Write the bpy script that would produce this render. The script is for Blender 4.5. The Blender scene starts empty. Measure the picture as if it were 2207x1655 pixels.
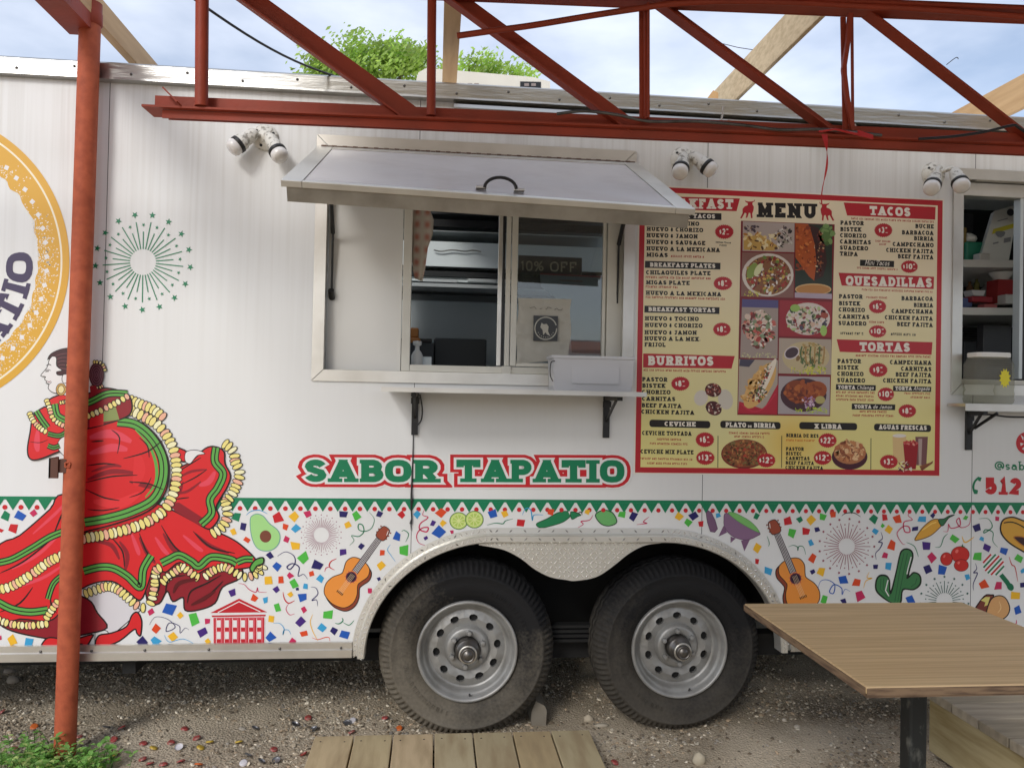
import bpy, math, random
import numpy as np
from mathutils import Vector, Matrix, noise
R_=math.radians
scene=bpy.context.scene
COL=scene.collection
# ------------------------------------------------------------------ camera
FPX,CPX,CPY=1657.0,1103.5,827.5
CAM=np.array([0.0,-3.12,1.385])
YAW,PITCH,ROLL=0.09921112,0.01388523,0.02019759
FW=np.array([math.sin(YAW)*math.cos(PITCH),math.cos(YAW)*math.cos(PITCH),math.sin(PITCH)])
rt0=np.array([math.cos(YAW),-math.sin(YAW),0]); up0=np.cross(rt0,FW)
RT=rt0*math.cos(ROLL)+up0*math.sin(ROLL); UP=up0*math.cos(ROLL)-rt0*math.sin(ROLL)
cam=bpy.data.cameras.new('camera'); co=bpy.data.objects.new('camera',cam); COL.objects.link(co)
cam.sensor_width=36; cam.lens=FPX/2207*36; cam.clip_start=.05; cam.clip_end=500
co.matrix_world=Matrix(((RT[0],UP[0],-FW[0],CAM[0]),(RT[1],UP[1],-FW[1],CAM[1]),(RT[2],UP[2],-FW[2],CAM[2]),(0,0,0,1)))
scene.camera=co
# ------------------------------------------------------------------ light
SUN_EL,SUN_AZ=32,-152      # azimuth measured from +Y towards +X : the sun stands front left of the wall, behind the camera
w=bpy.data.worlds.new('World'); scene.world=w; w.use_nodes=True
nt=w.node_tree; nt.nodes.clear()
def N(t,ty,**k):
    n=t.nodes.new(ty)
    for a,b in k.items():
        if a.startswith('i_'): n.inputs[a[2:]].default_value=b
        elif a.startswith('n') and a[1:].isdigit(): n.inputs[int(a[1:])].default_value=b
        else: setattr(n,a,b)
    return n
sky=N(nt,'ShaderNodeTexSky',sky_type='NISHITA',sun_disc=False,sun_elevation=R_(SUN_EL),sun_rotation=R_(SUN_AZ),air_density=1.0,dust_density=1.6,ozone_density=2.2)
tc=N(nt,'ShaderNodeTexCoord'); mp=N(nt,'ShaderNodeMapping'); mp.inputs['Scale'].default_value=(1,1,2.6)
nz=N(nt,'ShaderNodeTexNoise'); nz.inputs['Scale'].default_value=2.3; nz.inputs['Detail'].default_value=6; nz.inputs['Roughness'].default_value=.52
rp=N(nt,'ShaderNodeValToRGB'); rp.color_ramp.elements[0].position=.36; rp.color_ramp.elements[1].position=.80
rp.color_ramp.elements[0].color=(.20,.20,.20,1); rp.color_ramp.elements[1].color=(1,1,1,1)
mx=N(nt,'ShaderNodeMix',data_type='RGBA'); mx.inputs['B'].default_value=(8.8,9.2,10.2,1)
bg=N(nt,'ShaderNodeBackground'); bg.inputs['Strength'].default_value=0.10
ow=N(nt,'ShaderNodeOutputWorld')
L=nt.links.new
L(tc.outputs['Generated'],mp.inputs['Vector']); L(mp.outputs[0],nz.inputs['Vector']); L(nz.outputs['Fac'],rp.inputs[0])
L(rp.outputs['Color'],mx.inputs['Factor']); L(sky.outputs[0],mx.inputs['A']); L(mx.outputs['Result'],bg.inputs['Color']); L(bg.outputs[0],ow.inputs['Surface'])
sl=bpy.data.lights.new('sun','SUN'); sl.energy=.95; sl.angle=R_(14); sl.color=(1,.975,.94)
so=bpy.data.objects.new('sun',sl); COL.objects.link(so)
az=R_(SUN_AZ); el=R_(SUN_EL)
sd=Vector((math.sin(az)*math.cos(el),math.cos(az)*math.cos(el),math.sin(el)))
so.rotation_euler=sd.to_track_quat('Z','Y').to_euler()
scene.view_settings.view_transform='Standard'; scene.view_settings.look='None'
scene.view_settings.gamma=1; scene.view_settings.exposure=0.58
try: scene.view_settings.use_curve_mapping=False
except Exception: pass
scene.cycles.max_bounces=8; scene.cycles.diffuse_bounces=5; scene.cycles.glossy_bounces=4; scene.cycles.transmission_bounces=6; scene.cycles.transparent_max_bounces=8
scene.cycles.caustics_reflective=False; scene.cycles.caustics_refractive=False
# ------------------------------------------------------------------ pixel of the photograph -> point of a plane in the place
def ray(px,py): return RT*((px-CPX)/FPX)-UP*((py-CPY)/FPX)+FW
def atY(px,py,Y=0.0):
    d=ray(px,py); return CAM+d*((Y-CAM[1])/d[1])
def atZ(px,py,Z=0.0):
    d=ray(px,py); return CAM+d*((Z-CAM[2])/d[2])
def atX(px,py,X):
    d=ray(px,py); return CAM+d*((X-CAM[0])/d[0])
def atP(px,py,p0,n):
    d=ray(px,py); n=np.array(n,float); return CAM+d*(np.dot(np.array(p0)-CAM,n)/np.dot(d,n))
# ------------------------------------------------------------------ mesh builder
class MB:
    def __init__(s): s.v=[]; s.f=[]; s.c=[]; s.sm=[]
    def face(s,pts,col=None,sm=False):
        i=len(s.v); s.v.extend([tuple(map(float,p)) for p in pts]); s.f.append(tuple(range(i,i+len(pts)))); s.c.append(col); s.sm.append(sm)
    def grid(s,rows,col=None,sm=True,cu=False,cv=False):
        i=len(s.v); nu=len(rows); nv=len(rows[0])
        for r in rows: s.v.extend([tuple(map(float,p)) for p in r])
        for a in range(nu if cu else nu-1):
            for b in range(nv if cv else nv-1):
                a2=(a+1)%nu; b2=(b+1)%nv
                s.f.append((i+a*nv+b,i+a2*nv+b,i+a2*nv+b2,i+a*nv+b2)); s.c.append(col); s.sm.append(sm)
    def box(s,lo,hi,col=None):
        (x0,y0,z0),(x1,y1,z1)=lo,hi
        s.hexa([(x0,y0,z0),(x1,y0,z0),(x1,y1,z0),(x0,y1,z0),(x0,y0,z1),(x1,y0,z1),(x1,y1,z1),(x0,y1,z1)],col)
    def hexa(s,p,col=None):
        i=len(s.v); s.v.extend([tuple(map(float,q)) for q in p])
        for q in ((0,3,2,1),(4,5,6,7),(0,1,5,4),(1,2,6,5),(2,3,7,6),(3,0,4,7)): s.f.append(tuple(i+k for k in q)); s.c.append(col); s.sm.append(False)
    def bar(s,p0,p1,wu,wv,u=(0,1,0),col=None,off=(0,0)):
        # box bar from p0 to p1, width wu along u and wv along the third axis
        p0=Vector(p0);p1=Vector(p1);d=(p1-p0).normalized();u=Vector(u);u=(u-d*u.dot(d)).normalized();v=d.cross(u)
        q=[]
        for P in (p0,p1):
            for a,b in ((-1,-1),(1,-1),(1,1),(-1,1)): q.append(P+u*(a*wu/2+off[0])+v*(b*wv/2+off[1]))
        s.hexa(q,col)
    def prism(s,poly,y0,y1,col=None,ax=1):
        # polygon (a,b) in the XZ plane (ax=1) extruded along Y
        f=(lambda a,b,y:(a,y,b)) if ax==1 else ((lambda a,b,y:(a,b,y)) if ax==2 else (lambda a,b,y:(y,a,b)))
        s.face([f(a,b,y0) for a,b in poly],col); s.face([f(a,b,y1) for a,b in reversed(poly)],col)
        n=len(poly)
        for k in range(n):
            a=poly[k];b=poly[(k+1)%n]; s.face([f(*b,y0),f(*a,y0),f(*a,y1),f(*b,y1)],col)
    def tube(s,pts,r,n=8,col=None,cap=True):
        pts=[Vector(p) for p in pts]; rr=r if isinstance(r,(list,tuple)) else [r]*len(pts)
        rows=[]; u=None
        for k,p in enumerate(pts):
            d=(pts[min(k+1,len(pts)-1)]-pts[max(k-1,0)]).normalized()
            if u is None: u=d.orthogonal().normalized()
            u=(u-d*u.dot(d)).normalized(); v=d.cross(u)
            rows.append([p+(u*math.cos(2*math.pi*j/n)+v*math.sin(2*math.pi*j/n))*rr[k] for j in range(n)])
        s.grid(rows,col,True,cv=True)
        if cap: s.face(rows[0][::-1],col); s.face(rows[-1],col)
    def lathe(s,prof,c,axis=(0,0,1),n=32,col=None,sm=True,cap=False):
        # prof: (radius, height along axis)
        a=Vector(axis).normalized(); u=a.orthogonal().normalized(); v=a.cross(u); c=Vector(c)
        rows=[[c+a*h+(u*math.cos(2*math.pi*j/n)+v*math.sin(2*math.pi*j/n))*r for j in range(n)] for r,h in prof]
        s.grid(rows,col,sm,cv=True)
        if cap: s.face(rows[0][::-1],col); s.face(rows[-1],col)
    def obj(s,name,mat,parent=None,org=None,bevel=0,auto=False):
        V=np.array(s.v,dtype=float)
        W=np.zeros(3)
        if parent is not None: W=np.array(parent.get('_w',(0,0,0)))
        if org is None:
            if parent is not None: o=W.copy()
            else: o=np.array([(V[:,0].min()+V[:,0].max())/2,(V[:,1].min()+V[:,1].max())/2,V[:,2].min()])
        else: o=np.array(org,float)
        V=V-o
        me=bpy.data.meshes.new(name); me.from_pydata(V.tolist(),[],s.f)
        me.polygons.foreach_set('use_smooth',s.sm)
        if any(c is not None for c in s.c):
            ca=me.color_attributes.new('Col','FLOAT_COLOR','CORNER'); buf=[]
            for f,c in zip(s.f,s.c):
                if c is None: c=(1,1,1)
                if isinstance(c[0],(tuple,list)):
                    for q in c: buf.extend((q[0],q[1],q[2],1))
                else: buf.extend((c[0],c[1],c[2],1)*len(f))
            ca.data.foreach_set('color',buf)
        me.update()
        if mat: me.materials.append(mat)
        ob=bpy.data.objects.new(name,me); COL.objects.link(ob); ob.location=(o-W)
        ob['_w']=tuple(o)
        if parent is not None: ob.parent=parent
        if bevel:
            m=ob.modifiers.new('bevel','BEVEL'); m.width=bevel; m.segments=2; m.limit_method='ANGLE'; m.angle_limit=R_(40)
        return ob
def empty(name,loc,parent=None):
    o=bpy.data.objects.new(name,None); COL.objects.link(o); W=np.array(parent.get('_w')) if parent else np.zeros(3)
    o.location=np.array(loc,float)-W; o['_w']=tuple(map(float,loc)); o.empty_display_size=.1
    if parent: o.parent=parent
    return o
def tag(o,label=None,cat=None,group=None,kind=None):
    if label: o['label']=label
    if cat: o['category']=cat
    if group: o['group']=group
    if kind: o['kind']=kind
    return o
def kids(o): return [c for c in COL.objects if c.parent==o]
def copy_tree(o,delta,parent=None):
    c=o.copy(); COL.objects.link(c); c.parent=parent
    if parent is None or True:
        c['_w']=tuple(np.array(o['_w'])+np.array(delta))
    if parent is None or o.parent is None or parent==o.parent: c.location=Vector(o.location)+Vector(delta)
    for k in list(o.children): 
        d=k.copy(); COL.objects.link(d); d.parent=c; d['_w']=tuple(np.array(k['_w'])+np.array(delta))
        for g in list(k.children):
            e=g.copy(); COL.objects.link(e); e.parent=d; e['_w']=tuple(np.array(g['_w'])+np.array(delta))
    return c
# ------------------------------------------------------------------ materials
def mat(name,col=(.8,.8,.8),rough=.5,metal=0,spec=.5,attr=False,noise=None,bump=None,coords='Object',ncol=None,scale=(1,1,1),**k):
    m=bpy.data.materials.new(name); m.use_nodes=True; t=m.node_tree; b=t.nodes['Principled BSDF']
    b.inputs['Base Color'].default_value=(*col,1); b.inputs['Roughness'].default_value=rough; b.inputs['Metallic'].default_value=metal
    b.inputs['Specular IOR Level'].default_value=spec
    for a,v in k.items(): b.inputs[a.replace('_',' ')].default_value=v
    src=None
    if attr:
        at=N(t,'ShaderNodeAttribute',attribute_name='Col'); src=at.outputs['Color']
    tc=N(t,'ShaderNodeTexCoord'); mp=N(t,'ShaderNodeMapping'); mp.inputs['Scale'].default_value=scale
    t.links.new(tc.outputs[coords],mp.inputs['Vector'])
    if noise:  # (scale, detail, low, high, amount) darkens or tints towards ncol
        s,d,lo,hi,am=noise
        n=N(t,'ShaderNodeTexNoise'); n.inputs['Scale'].default_value=s; n.inputs['Detail'].default_value=d
        t.links.new(mp.outputs[0],n.inputs['Vector'])
        r=N(t,'ShaderNodeMapRange'); r.inputs['From Min'].default_value=lo; r.inputs['From Max'].default_value=hi; r.inputs['To Max'].default_value=am
        t.links.new(n.outputs['Fac'],r.inputs['Value'])
        x=N(t,'ShaderNodeMix',data_type='RGBA'); x.inputs['A'].default_value=(*col,1); x.inputs['B'].default_value=(*(ncol or (0,0,0)),1)
        if src is not None: t.links.new(src,x.inputs['A'])
        t.links.new(r.outputs[0],x.inputs['Factor']); src=x.outputs['Result']
    if src is not None: t.links.new(src,b.inputs['Base Color'])
    if bump:  # (scale, detail, strength, distance)
        s,d,st,di=bump
        n=N(t,'ShaderNodeTexNoise'); n.inputs['Scale'].default_value=s; n.inputs['Detail'].default_value=d
        t.links.new(mp.outputs[0],n.inputs['Vector'])
        q=N(t,'ShaderNodeBump'); q.inputs['Strength'].default_value=st; q.inputs['Distance'].default_value=di
        t.links.new(n.outputs['Fac'],q.inputs['Height']); t.links.new(q.outputs[0],b.inputs['Normal'])
    return m
M={}
def wall_mat():
    m=bpy.data.materials.new('white_aluminium_skin'); m.use_nodes=True; t=m.node_tree; b=t.nodes['Principled BSDF']; l=t.links.new
    tc=N(t,'ShaderNodeTexCoord'); 
    mp=N(t,'ShaderNodeMapping'); mp.inputs['Scale'].default_value=(38,1,.7); l(tc.outputs['Object'],mp.inputs[0])
    n=N(t,'ShaderNodeTexNoise'); n.inputs['Scale'].default_value=1.5; n.inputs['Detail'].default_value=5; l(mp.outputs[0],n.inputs['Vector'])
    # grime runs down from under the roof rail
    sx=N(t,'ShaderNodeSeparateXYZ'); l(tc.outputs['Object'],sx.inputs[0])
    h=N(t,'ShaderNodeMapRange'); h.inputs['From Min'].default_value=1.35; h.inputs['From Max'].default_value=2.5; h.inputs['To Min'].default_value=.08; h.inputs['To Max'].default_value=1; l(sx.outputs['Z'],h.inputs['Value'])
    r=N(t,'ShaderNodeMapRange'); r.inputs['From Min'].default_value=.42; r.inputs['From Max'].default_value=.75; r.inputs['To Max'].default_value=.24; l(n.outputs['Fac'],r.inputs['Value'])
    mu=N(t,'ShaderNodeMath',operation='MULTIPLY'); l(r.outputs[0],mu.inputs[0]); l(h.outputs[0],mu.inputs[1])
    x=N(t,'ShaderNodeMix',data_type='RGBA'); x.inputs['A'].default_value=(.785,.79,.78,1); x.inputs['B'].default_value=(.36,.32,.25,1); l(mu.outputs[0],x.inputs['Factor']); l(x.outputs['Result'],b.inputs['Base Color'])
    b.inputs['Roughness'].default_value=.22; b.inputs['Specular IOR Level'].default_value=.5
    mp2=N(t,'ShaderNodeMapping'); mp2.inputs['Scale'].default_value=(3.2,1,1.1); l(tc.outputs['Object'],mp2.inputs[0])
    n2=N(t,'ShaderNodeTexNoise'); n2.inputs['Scale'].default_value=1.6; n2.inputs['Detail'].default_value=3; l(mp2.outputs[0],n2.inputs['Vector'])
    bu=N(t,'ShaderNodeBump'); bu.inputs['Strength'].default_value=.35; bu.inputs['Distance'].default_value=.008; l(n2.outputs['Fac'],bu.inputs['Height']); l(bu.outputs[0],b.inputs['Normal'])
    return m
M['wall']=wall_mat()
M['print']=mat('vinyl_print',rough=.3,attr=True)
M['rail']=mat('brushed_aluminium',(.50,.495,.47),.30,1,noise=(6,4,.35,.75,.35),ncol=(.35,.34,.32),scale=(1,1,8),bump=(9,3,.15,.01))
M['alu']=mat('dull_aluminium_trim',(.70,.68,.63),.38,.9,noise=(5,5,.4,.75,.5),ncol=(.40,.37,.32),bump=(14,3,.12,.004))
M['white']=mat('white_plastic',(.78,.77,.73),.35,noise=(9,3,.45,.8,.15),ncol=(.5,.48,.42))
M['cream']=mat('cream_window_frame',(.72,.70,.62),.4,noise=(12,4,.4,.8,.25),ncol=(.45,.42,.34))
M['inner_white']=mat('white_inner_panel',(.76,.75,.71),.3,noise=(3,4,.4,.8,.12),ncol=(.5,.48,.42))
M['hatch']=mat('hatch_skin',(.66,.64,.66),.25,.35,noise=(7,6,.45,.8,.30),ncol=(.40,.37,.36),bump=(3,3,.15,.01))
M['black']=mat('black_paint',(.012,.012,.013),.4,noise=(30,4,.5,.8,.3),ncol=(.06,.055,.05))
M['dark']=mat('dark_void',(.008,.008,.008),.8)
M['red']=mat('red_oxide_paint',(.35,.054,.025),.55,spec=.3,noise=(7,6,.40,.70,.7),ncol=(.23,.045,.024),bump=(60,4,.25,.004))
M['post']=mat('weathered_red_paint',(.47,.108,.048),.65,spec=.3,noise=(26,6,.38,.75,.6),ncol=(.24,.045,.022),bump=(55,5,.35,.004))
M['wood']=mat('new_pine',(.66,.42,.20),.6,noise=(2.2,7,.38,.68,.75),ncol=(.44,.24,.095),scale=(9,1,9),bump=(12,4,.2,.003))
M['wood_pale']=mat('pale_strand_timber',(.70,.54,.33),.65,noise=(26,5,.40,.66,.7),ncol=(.48,.35,.19),scale=(2.2,1,2.2))
M['pvc']=mat('ivory_metal',(.70,.67,.58),.5,noise=(6,4,.4,.8,.3),ncol=(.45,.42,.35))
M['lamp']=mat('lamp_white_paint',(.72,.70,.64),.45,noise=(60,4,.52,.62,.8),ncol=(.22,.20,.16))
M['bulb']=mat('frosted_lens',(.80,.78,.76),.18,noise=(60,2,.4,.7,.15),ncol=(.55,.55,.55),Coat_Weight=.5)
M['tyre']=None; M['rim']=mat('grey_painted_steel',(.34,.34,.33),.42,noise=(14,5,.40,.72,.6),ncol=(.17,.16,.14),Metallic=.35)
M['hub']=mat('greasy_hub',(.16,.15,.14),.35,.8,noise=(20,4,.4,.7,.6),ncol=(.04,.035,.03))
M['tread']=mat('polished_tread',(.92,.90,.84),.22,.7)
M['plate']=mat('tread_plate',(.72,.705,.65),.32,.6,noise=(5,5,.42,.75,.35),ncol=(.45,.41,.34),bump=(22,3,.12,.004))
def glass_mat():
    m=bpy.data.materials.new('window_glass'); m.use_nodes=True; t=m.node_tree; t.nodes.clear()
    o=N(t,'ShaderNodeOutputMaterial'); tr=N(t,'ShaderNodeBsdfTransparent'); tr.inputs[0].default_value=(.86,.90,.90,1)
    g=N(t,'ShaderNodeBsdfGlossy'); g.inputs['Roughness'].default_value=.02; fr=N(t,'ShaderNodeFresnel'); fr.inputs[0].default_value=1.75
    x=N(t,'ShaderNodeMixShader'); t.links.new(fr.outputs[0],x.inputs[0]); t.links.new(tr.outputs[0],x.inputs[1]); t.links.new(g.outputs[0],x.inputs[2]); t.links.new(x.outputs[0],o.inputs[0])
    return m
M['glass']=glass_mat()
def clear_mat():
    m=bpy.data.materials.new('cloudy_plastic'); m.use_nodes=True; t=m.node_tree; t.nodes.clear()
    o=N(t,'ShaderNodeOutputMaterial'); tr=N(t,'ShaderNodeBsdfTransparent'); tr.inputs[0].default_value=(.80,.80,.74,1)
    g=N(t,'ShaderNodeBsdfPrincipled'); g.inputs['Base Color'].default_value=(.62,.62,.56,1); g.inputs['Roughness'].default_value=.15
    x=N(t,'ShaderNodeMixShader'); x.inputs[0].default_value=.17; t.links.new(tr.outputs[0],x.inputs[1]); t.links.new(g.outputs[0],x.inputs[2]); t.links.new(x.outputs[0],o.inputs[0])
    return m
M['clear']=clear_mat()
def tyre_mat(name,dust,side):
    m=bpy.data.materials.new(name); m.use_nodes=True; t=m.node_tree; b=t.nodes['Principled BSDF']; l=t.links.new
    tc=N(t,'ShaderNodeTexCoord'); n=N(t,'ShaderNodeTexNoise'); n.inputs['Scale'].default_value=5; n.inputs['Detail'].default_value=8; n.inputs['Roughness'].default_value=.65; l(tc.outputs['Object'],n.inputs['Vector'])
    n3=N(t,'ShaderNodeTexNoise'); n3.inputs['Scale'].default_value=90; n3.inputs['Detail'].default_value=3; l(tc.outputs['Object'],n3.inputs['Vector'])
    sx=N(t,'ShaderNodeSeparateXYZ'); l(tc.outputs['Object'],sx.inputs[0])
    # mud thrown up on the lower part and on one side of the sidewall (dirt that stays with the tyre)
    h=N(t,'ShaderNodeMapRange'); h.inputs['From Min'].default_value=.25; h.inputs['From Max'].default_value=-.32; h.inputs['To Min'].default_value=0; h.inputs['To Max'].default_value=.75; l(sx.outputs['Z'],h.inputs['Value'])
    h2=N(t,'ShaderNodeMapRange'); h2.inputs['From Min'].default_value=.05; h2.inputs['From Max'].default_value=-.36; h2.inputs['To Min'].default_value=0; h2.inputs['To Max'].default_value=side; l(sx.outputs['X'],h2.inputs['Value'])
    a=N(t,'ShaderNodeMath',operation='ADD'); l(h.outputs[0],a.inputs[0]); l(h2.outputs[0],a.inputs[1])
    a2=N(t,'ShaderNodeMath',operation='ADD'); l(a.outputs[0],a2.inputs[0]); l(n.outputs['Fac'],a2.inputs[1])
    a3=N(t,'ShaderNodeMath',operation='MULTIPLY_ADD'); l(n3.outputs['Fac'],a3.inputs[0]); a3.inputs[1].default_value=.5; l(a2.outputs[0],a3.inputs[2])
    r=N(t,'ShaderNodeMapRange'); r.inputs['From Min'].default_value=.98; r.inputs['From Max'].default_value=1.95; r.inputs['To Max'].default_value=dust; l(a3.outputs[0],r.inputs['Value'])
    x=N(t,'ShaderNodeMix',data_type='RGBA'); x.inputs['A'].default_value=(.012,.012,.013,1); x.inputs['B'].default_value=(.20,.175,.135,1); l(r.outputs[0],x.inputs['Factor']); l(x.outputs['Result'],b.inputs['Base Color'])
    b.inputs['Roughness'].default_value=.75; b.inputs['Specular IOR Level'].default_value=.25
    bu=N(t,'ShaderNodeBump'); bu.inputs['Strength'].default_value=.25; bu.inputs['Distance'].default_value=.003; l(n3.outputs['Fac'],bu.inputs['Height']); l(bu.outputs[0],b.inputs['Normal'])
    return m
M['tyre_a']=tyre_mat('muddy_tyre_rubber',1.0,.55); M['tyre_b']=tyre_mat('black_tyre_rubber',.45,.35)
# ================================================================== ground
rnd=random.Random(7)
def gh(x,y):
    return .012*noise.noise(Vector((x*1.7,y*1.7,0)))+.006*noise.noise(Vector((x*6,y*6,3)))
def ground():
    m=bpy.data.materials.new('gravelly_dirt'); m.use_nodes=True; t=m.node_tree; b=t.nodes['Principled BSDF']; l=t.links.new
    tc=N(t,'ShaderNodeTexCoord')
    n=N(t,'ShaderNodeTexNoise'); n.inputs['Scale'].default_value=2.2; n.inputs['Detail'].default_value=8; l(tc.outputs['Object'],n.inputs['Vector'])
    n2=N(t,'ShaderNodeTexNoise'); n2.inputs['Scale'].default_value=160; n2.inputs['Detail'].default_value=4; l(tc.outputs['Object'],n2.inputs['Vector'])
    v=N(t,'ShaderNodeTexVoronoi'); v.inputs['Scale'].default_value=95; l(tc.outputs['Object'],v.inputs['Vector'])
    r=N(t,'ShaderNodeValToRGB'); r.color_ramp.elements[0].position=.33; r.color_ramp.elements[1].position=.66
    r.color_ramp.elements[0].color=(.37,.305,.22,1); r.color_ramp.elements[1].color=(.66,.56,.42,1); l(n.outputs['Fac'],r.inputs[0])
    x=N(t,'ShaderNodeMix',data_type='RGBA',blend_type='MULTIPLY'); x.inputs['Factor'].default_value=.55; l(r.outputs['Color'],x.inputs['A'])
    r2=N(t,'ShaderNodeMapRange'); r2.inputs['From Min'].default_value=.3; r2.inputs['From Max'].default_value=.7; r2.inputs['To Min'].default_value=.55; r2.inputs['To Max'].default_value=1.25; l(n2.outputs['Fac'],r2.inputs['Value']); l(r2.outputs[0],x.inputs['B'])
    l(x.outputs['Result'],b.inputs['Base Color']); b.inputs['Roughness'].default_value=.95; b.inputs['Specular IOR Level'].default_value=.15
    a=N(t,'ShaderNodeMath',operation='ADD'); l(v.outputs['Distance'],a.inputs[0]); l(n2.outputs['Fac'],a.inputs[1])
    bu=N(t,'ShaderNodeBump'); bu.inputs['Strength'].default_value=.8; bu.inputs['Distance'].default_value=.006; l(a.outputs[0],bu.inputs['Height']); l(bu.outputs[0],b.inputs['Normal'])
    mb=MB()
    def ax(lo,hi,s,outer): return [-outer]+list(np.arange(lo,hi+1e-6,s))+[outer]
    xs=ax(-3.2,4.2,.05,120); ys=ax(-3.4,2.6,.05,120)
    mb.grid([[(x,y,gh(x,y) if abs(x)<100 and abs(y)<100 else 0) for y in ys] for x in xs],None,True)
    mb.f=[f[::-1] for f in mb.f]
    tag(mb.obj('ground',m,org=(0,0,0)),kind='structure')
ground()
def gravel():
    rg=np.random.default_rng(3)
    # stone shapes: squashed, chipped octahedra with an extra ring
    def proto(seed):
        r=np.random.default_rng(seed); ang=np.arange(5)*2*np.pi/5+r.uniform(0,.6,5)
        rad=r.uniform(.75,1.15,5)
        a=np.stack([np.cos(ang)*rad,np.sin(ang)*rad,r.uniform(-.1,.25,5)],1)
        b=np.stack([np.cos(ang+.6)*rad*.6,np.sin(ang+.6)*rad*.6,r.uniform(.45,.65,5)],1)
        v=np.vstack([a,b,[[0,0,.72]]]); f=[]
        for i in range(5):
            j=(i+1)%5; f+= [(i,j,5+i),(j,5+j,5+i),(5+i,5+j,10)]
        return v,f
    P=[proto(s) for s in range(9)]
    n=70000
    x=rg.uniform(-2.6,3.2,n); y=-1.35+rg.random(n)**.9*2.55
    # clusters and bare patches
    keep=[]
    for i in range(n):
        d=noise.noise(Vector((x[i]*1.6,y[i]*2.4,5)))+.5*noise.noise(Vector((x[i]*5,y[i]*5,9)))
        bias=.18 if x[i]<-.3 else -.05
        if y[i]>.1: bias+=.12
        keep.append(rg.random()<max(.10,min(1,.50+bias+d*1.5)))
    idx=np.nonzero(keep)[0]
    s=.0034+.0075*rg.random(n)**1.8; big=rg.random(n)<.008; s[big]*=1.6
    V=[];F=[];Cc=[];o=0
    pal=[(.34,.285,.21),(.23,.185,.13),(.42,.37,.285),(.14,.11,.075),(.30,.23,.155),(.50,.45,.36),(.21,.19,.16),(.11,.09,.065)]
    for i in idx:
        v,f=P[i%9]; a=rg.uniform(0,6.28); c,sn=math.cos(a),math.sin(a); q=v*s[i]*np.array([rg.uniform(.8,1.4),rg.uniform(.7,1.1),rg.uniform(.7,1.3)])
        tx,ty=rg.normal(0,.35,2)
        q=np.stack([q[:,0]*c-q[:,1]*sn,q[:,0]*sn+q[:,1]*c,q[:,2]+q[:,0]*tx+q[:,1]*ty],1)
        q=q+np.array([x[i],y[i],gh(x[i],y[i])-s[i]*.15]); V.append(q); F+= [tuple(k+o for k in g) for g in f]; o+=len(q)
        k=rg.uniform(.9,1.85); p=pal[int(rg.integers(0,len(pal)))]; Cc.append([(p[0]*k,p[1]*k,p[2]*k,1)]*len(f)*3)
    me=bpy.data.meshes.new('gravel'); me.from_pydata(np.vstack(V).tolist(),[],F)
    ca=me.color_attributes.new('Col','FLOAT_COLOR','CORNER'); ca.data.foreach_set('color',np.array([c for L_ in Cc for c in L_],dtype=np.float32).ravel())
    me.materials.append(mat('gravel_stone',rough=.9,spec=.2,attr=True,noise=(120,2,.4,.7,.3),ncol=(.12,.10,.08)))
    ob=bpy.data.objects.new('gravel',me); COL.objects.link(ob); tag(ob,'loose grey brown gravel strewn over the dirt around the trailer wheels','gravel',kind='stuff')
gravel()
# ================================================================== food trailer : shell
T=empty('food_trailer',(.6,1.15,0)); tag(T,'long white food trailer with printed side, serving window, menu panel and tandem wheels','food trailer')
X0,X1,ZB,ZT,YB=-3.3,4.6,.335,2.60,2.3
HOLES=[(-.445,.765,1.470,2.360),(2.262,3.50,1.470,2.360)]
AL,AR=.26,.95
def arch(x,inset=0):
    # height of the wheel arch outline at x (None outside)
    lo,hi=AL-.565+inset,AR+.555-inset
    if x<=lo or x>=hi: return None
    if x<AL: return ZB+(.505-inset)*math.sqrt(max(0,1-((AL-x)/(.565-inset))**2))
    if x>AR: return ZB+(.505-inset)*math.sqrt(max(0,1-((x-AR)/(.555-inset))**2))
    return ZB+.505-inset
seams=[X0,-2.49,-1.285,-.084,1.118,2.32,3.52,X1]
for k in range(len(seams)-1):
    a,b=seams[k]+.0012,seams[k+1]-.0012
    xs=sorted(set([round(a,5),round(b,5)]+[round(q,5) for h in HOLES for q in h[:2] if a<q<b]+[round(q,5) for q in np.arange(-.31,1.53,.02) if a<q<b]))
    mb=MB()
    for x0,x1 in zip(xs[:-1],xs[1:]):
        z0,z1=(arch(x0,.02) or ZB),(arch(x1,.02) or ZB)
        cuts=[h for h in HOLES if h[0]<(x0+x1)/2<h[1]]
        if cuts: iv=[(z0,z1,cuts[0][2],cuts[0][2]),(cuts[0][3],cuts[0][3],ZT,ZT)]
        else: iv=[(z0,z1,ZT,ZT)]
        for l0,l1,h0,h1 in iv:
            mb.face([(x0,0,l0),(x1,0,l1),(x1,0,h1),(x0,0,h0)]); mb.face([(x1,.025,l1),(x0,.025,l0),(x0,.025,h0),(x1,.025,h1)])
    mb.obj('wall_panel',M['wall'],T)
    if k: 
        mb=MB(); zz=arch(seams[k],.02) or ZB
        hit=[h for h in HOLES if h[0]<seams[k]<h[1]]
        for l,h in ([(zz,hit[0][2]),(hit[0][3],ZT)] if hit else [(zz,ZT)]): mb=MB(); mb.box((seams[k]-.01,.003,l),(seams[k]+.01,.02,h)); mb.obj('panel_seam',M['black'],T)
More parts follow.
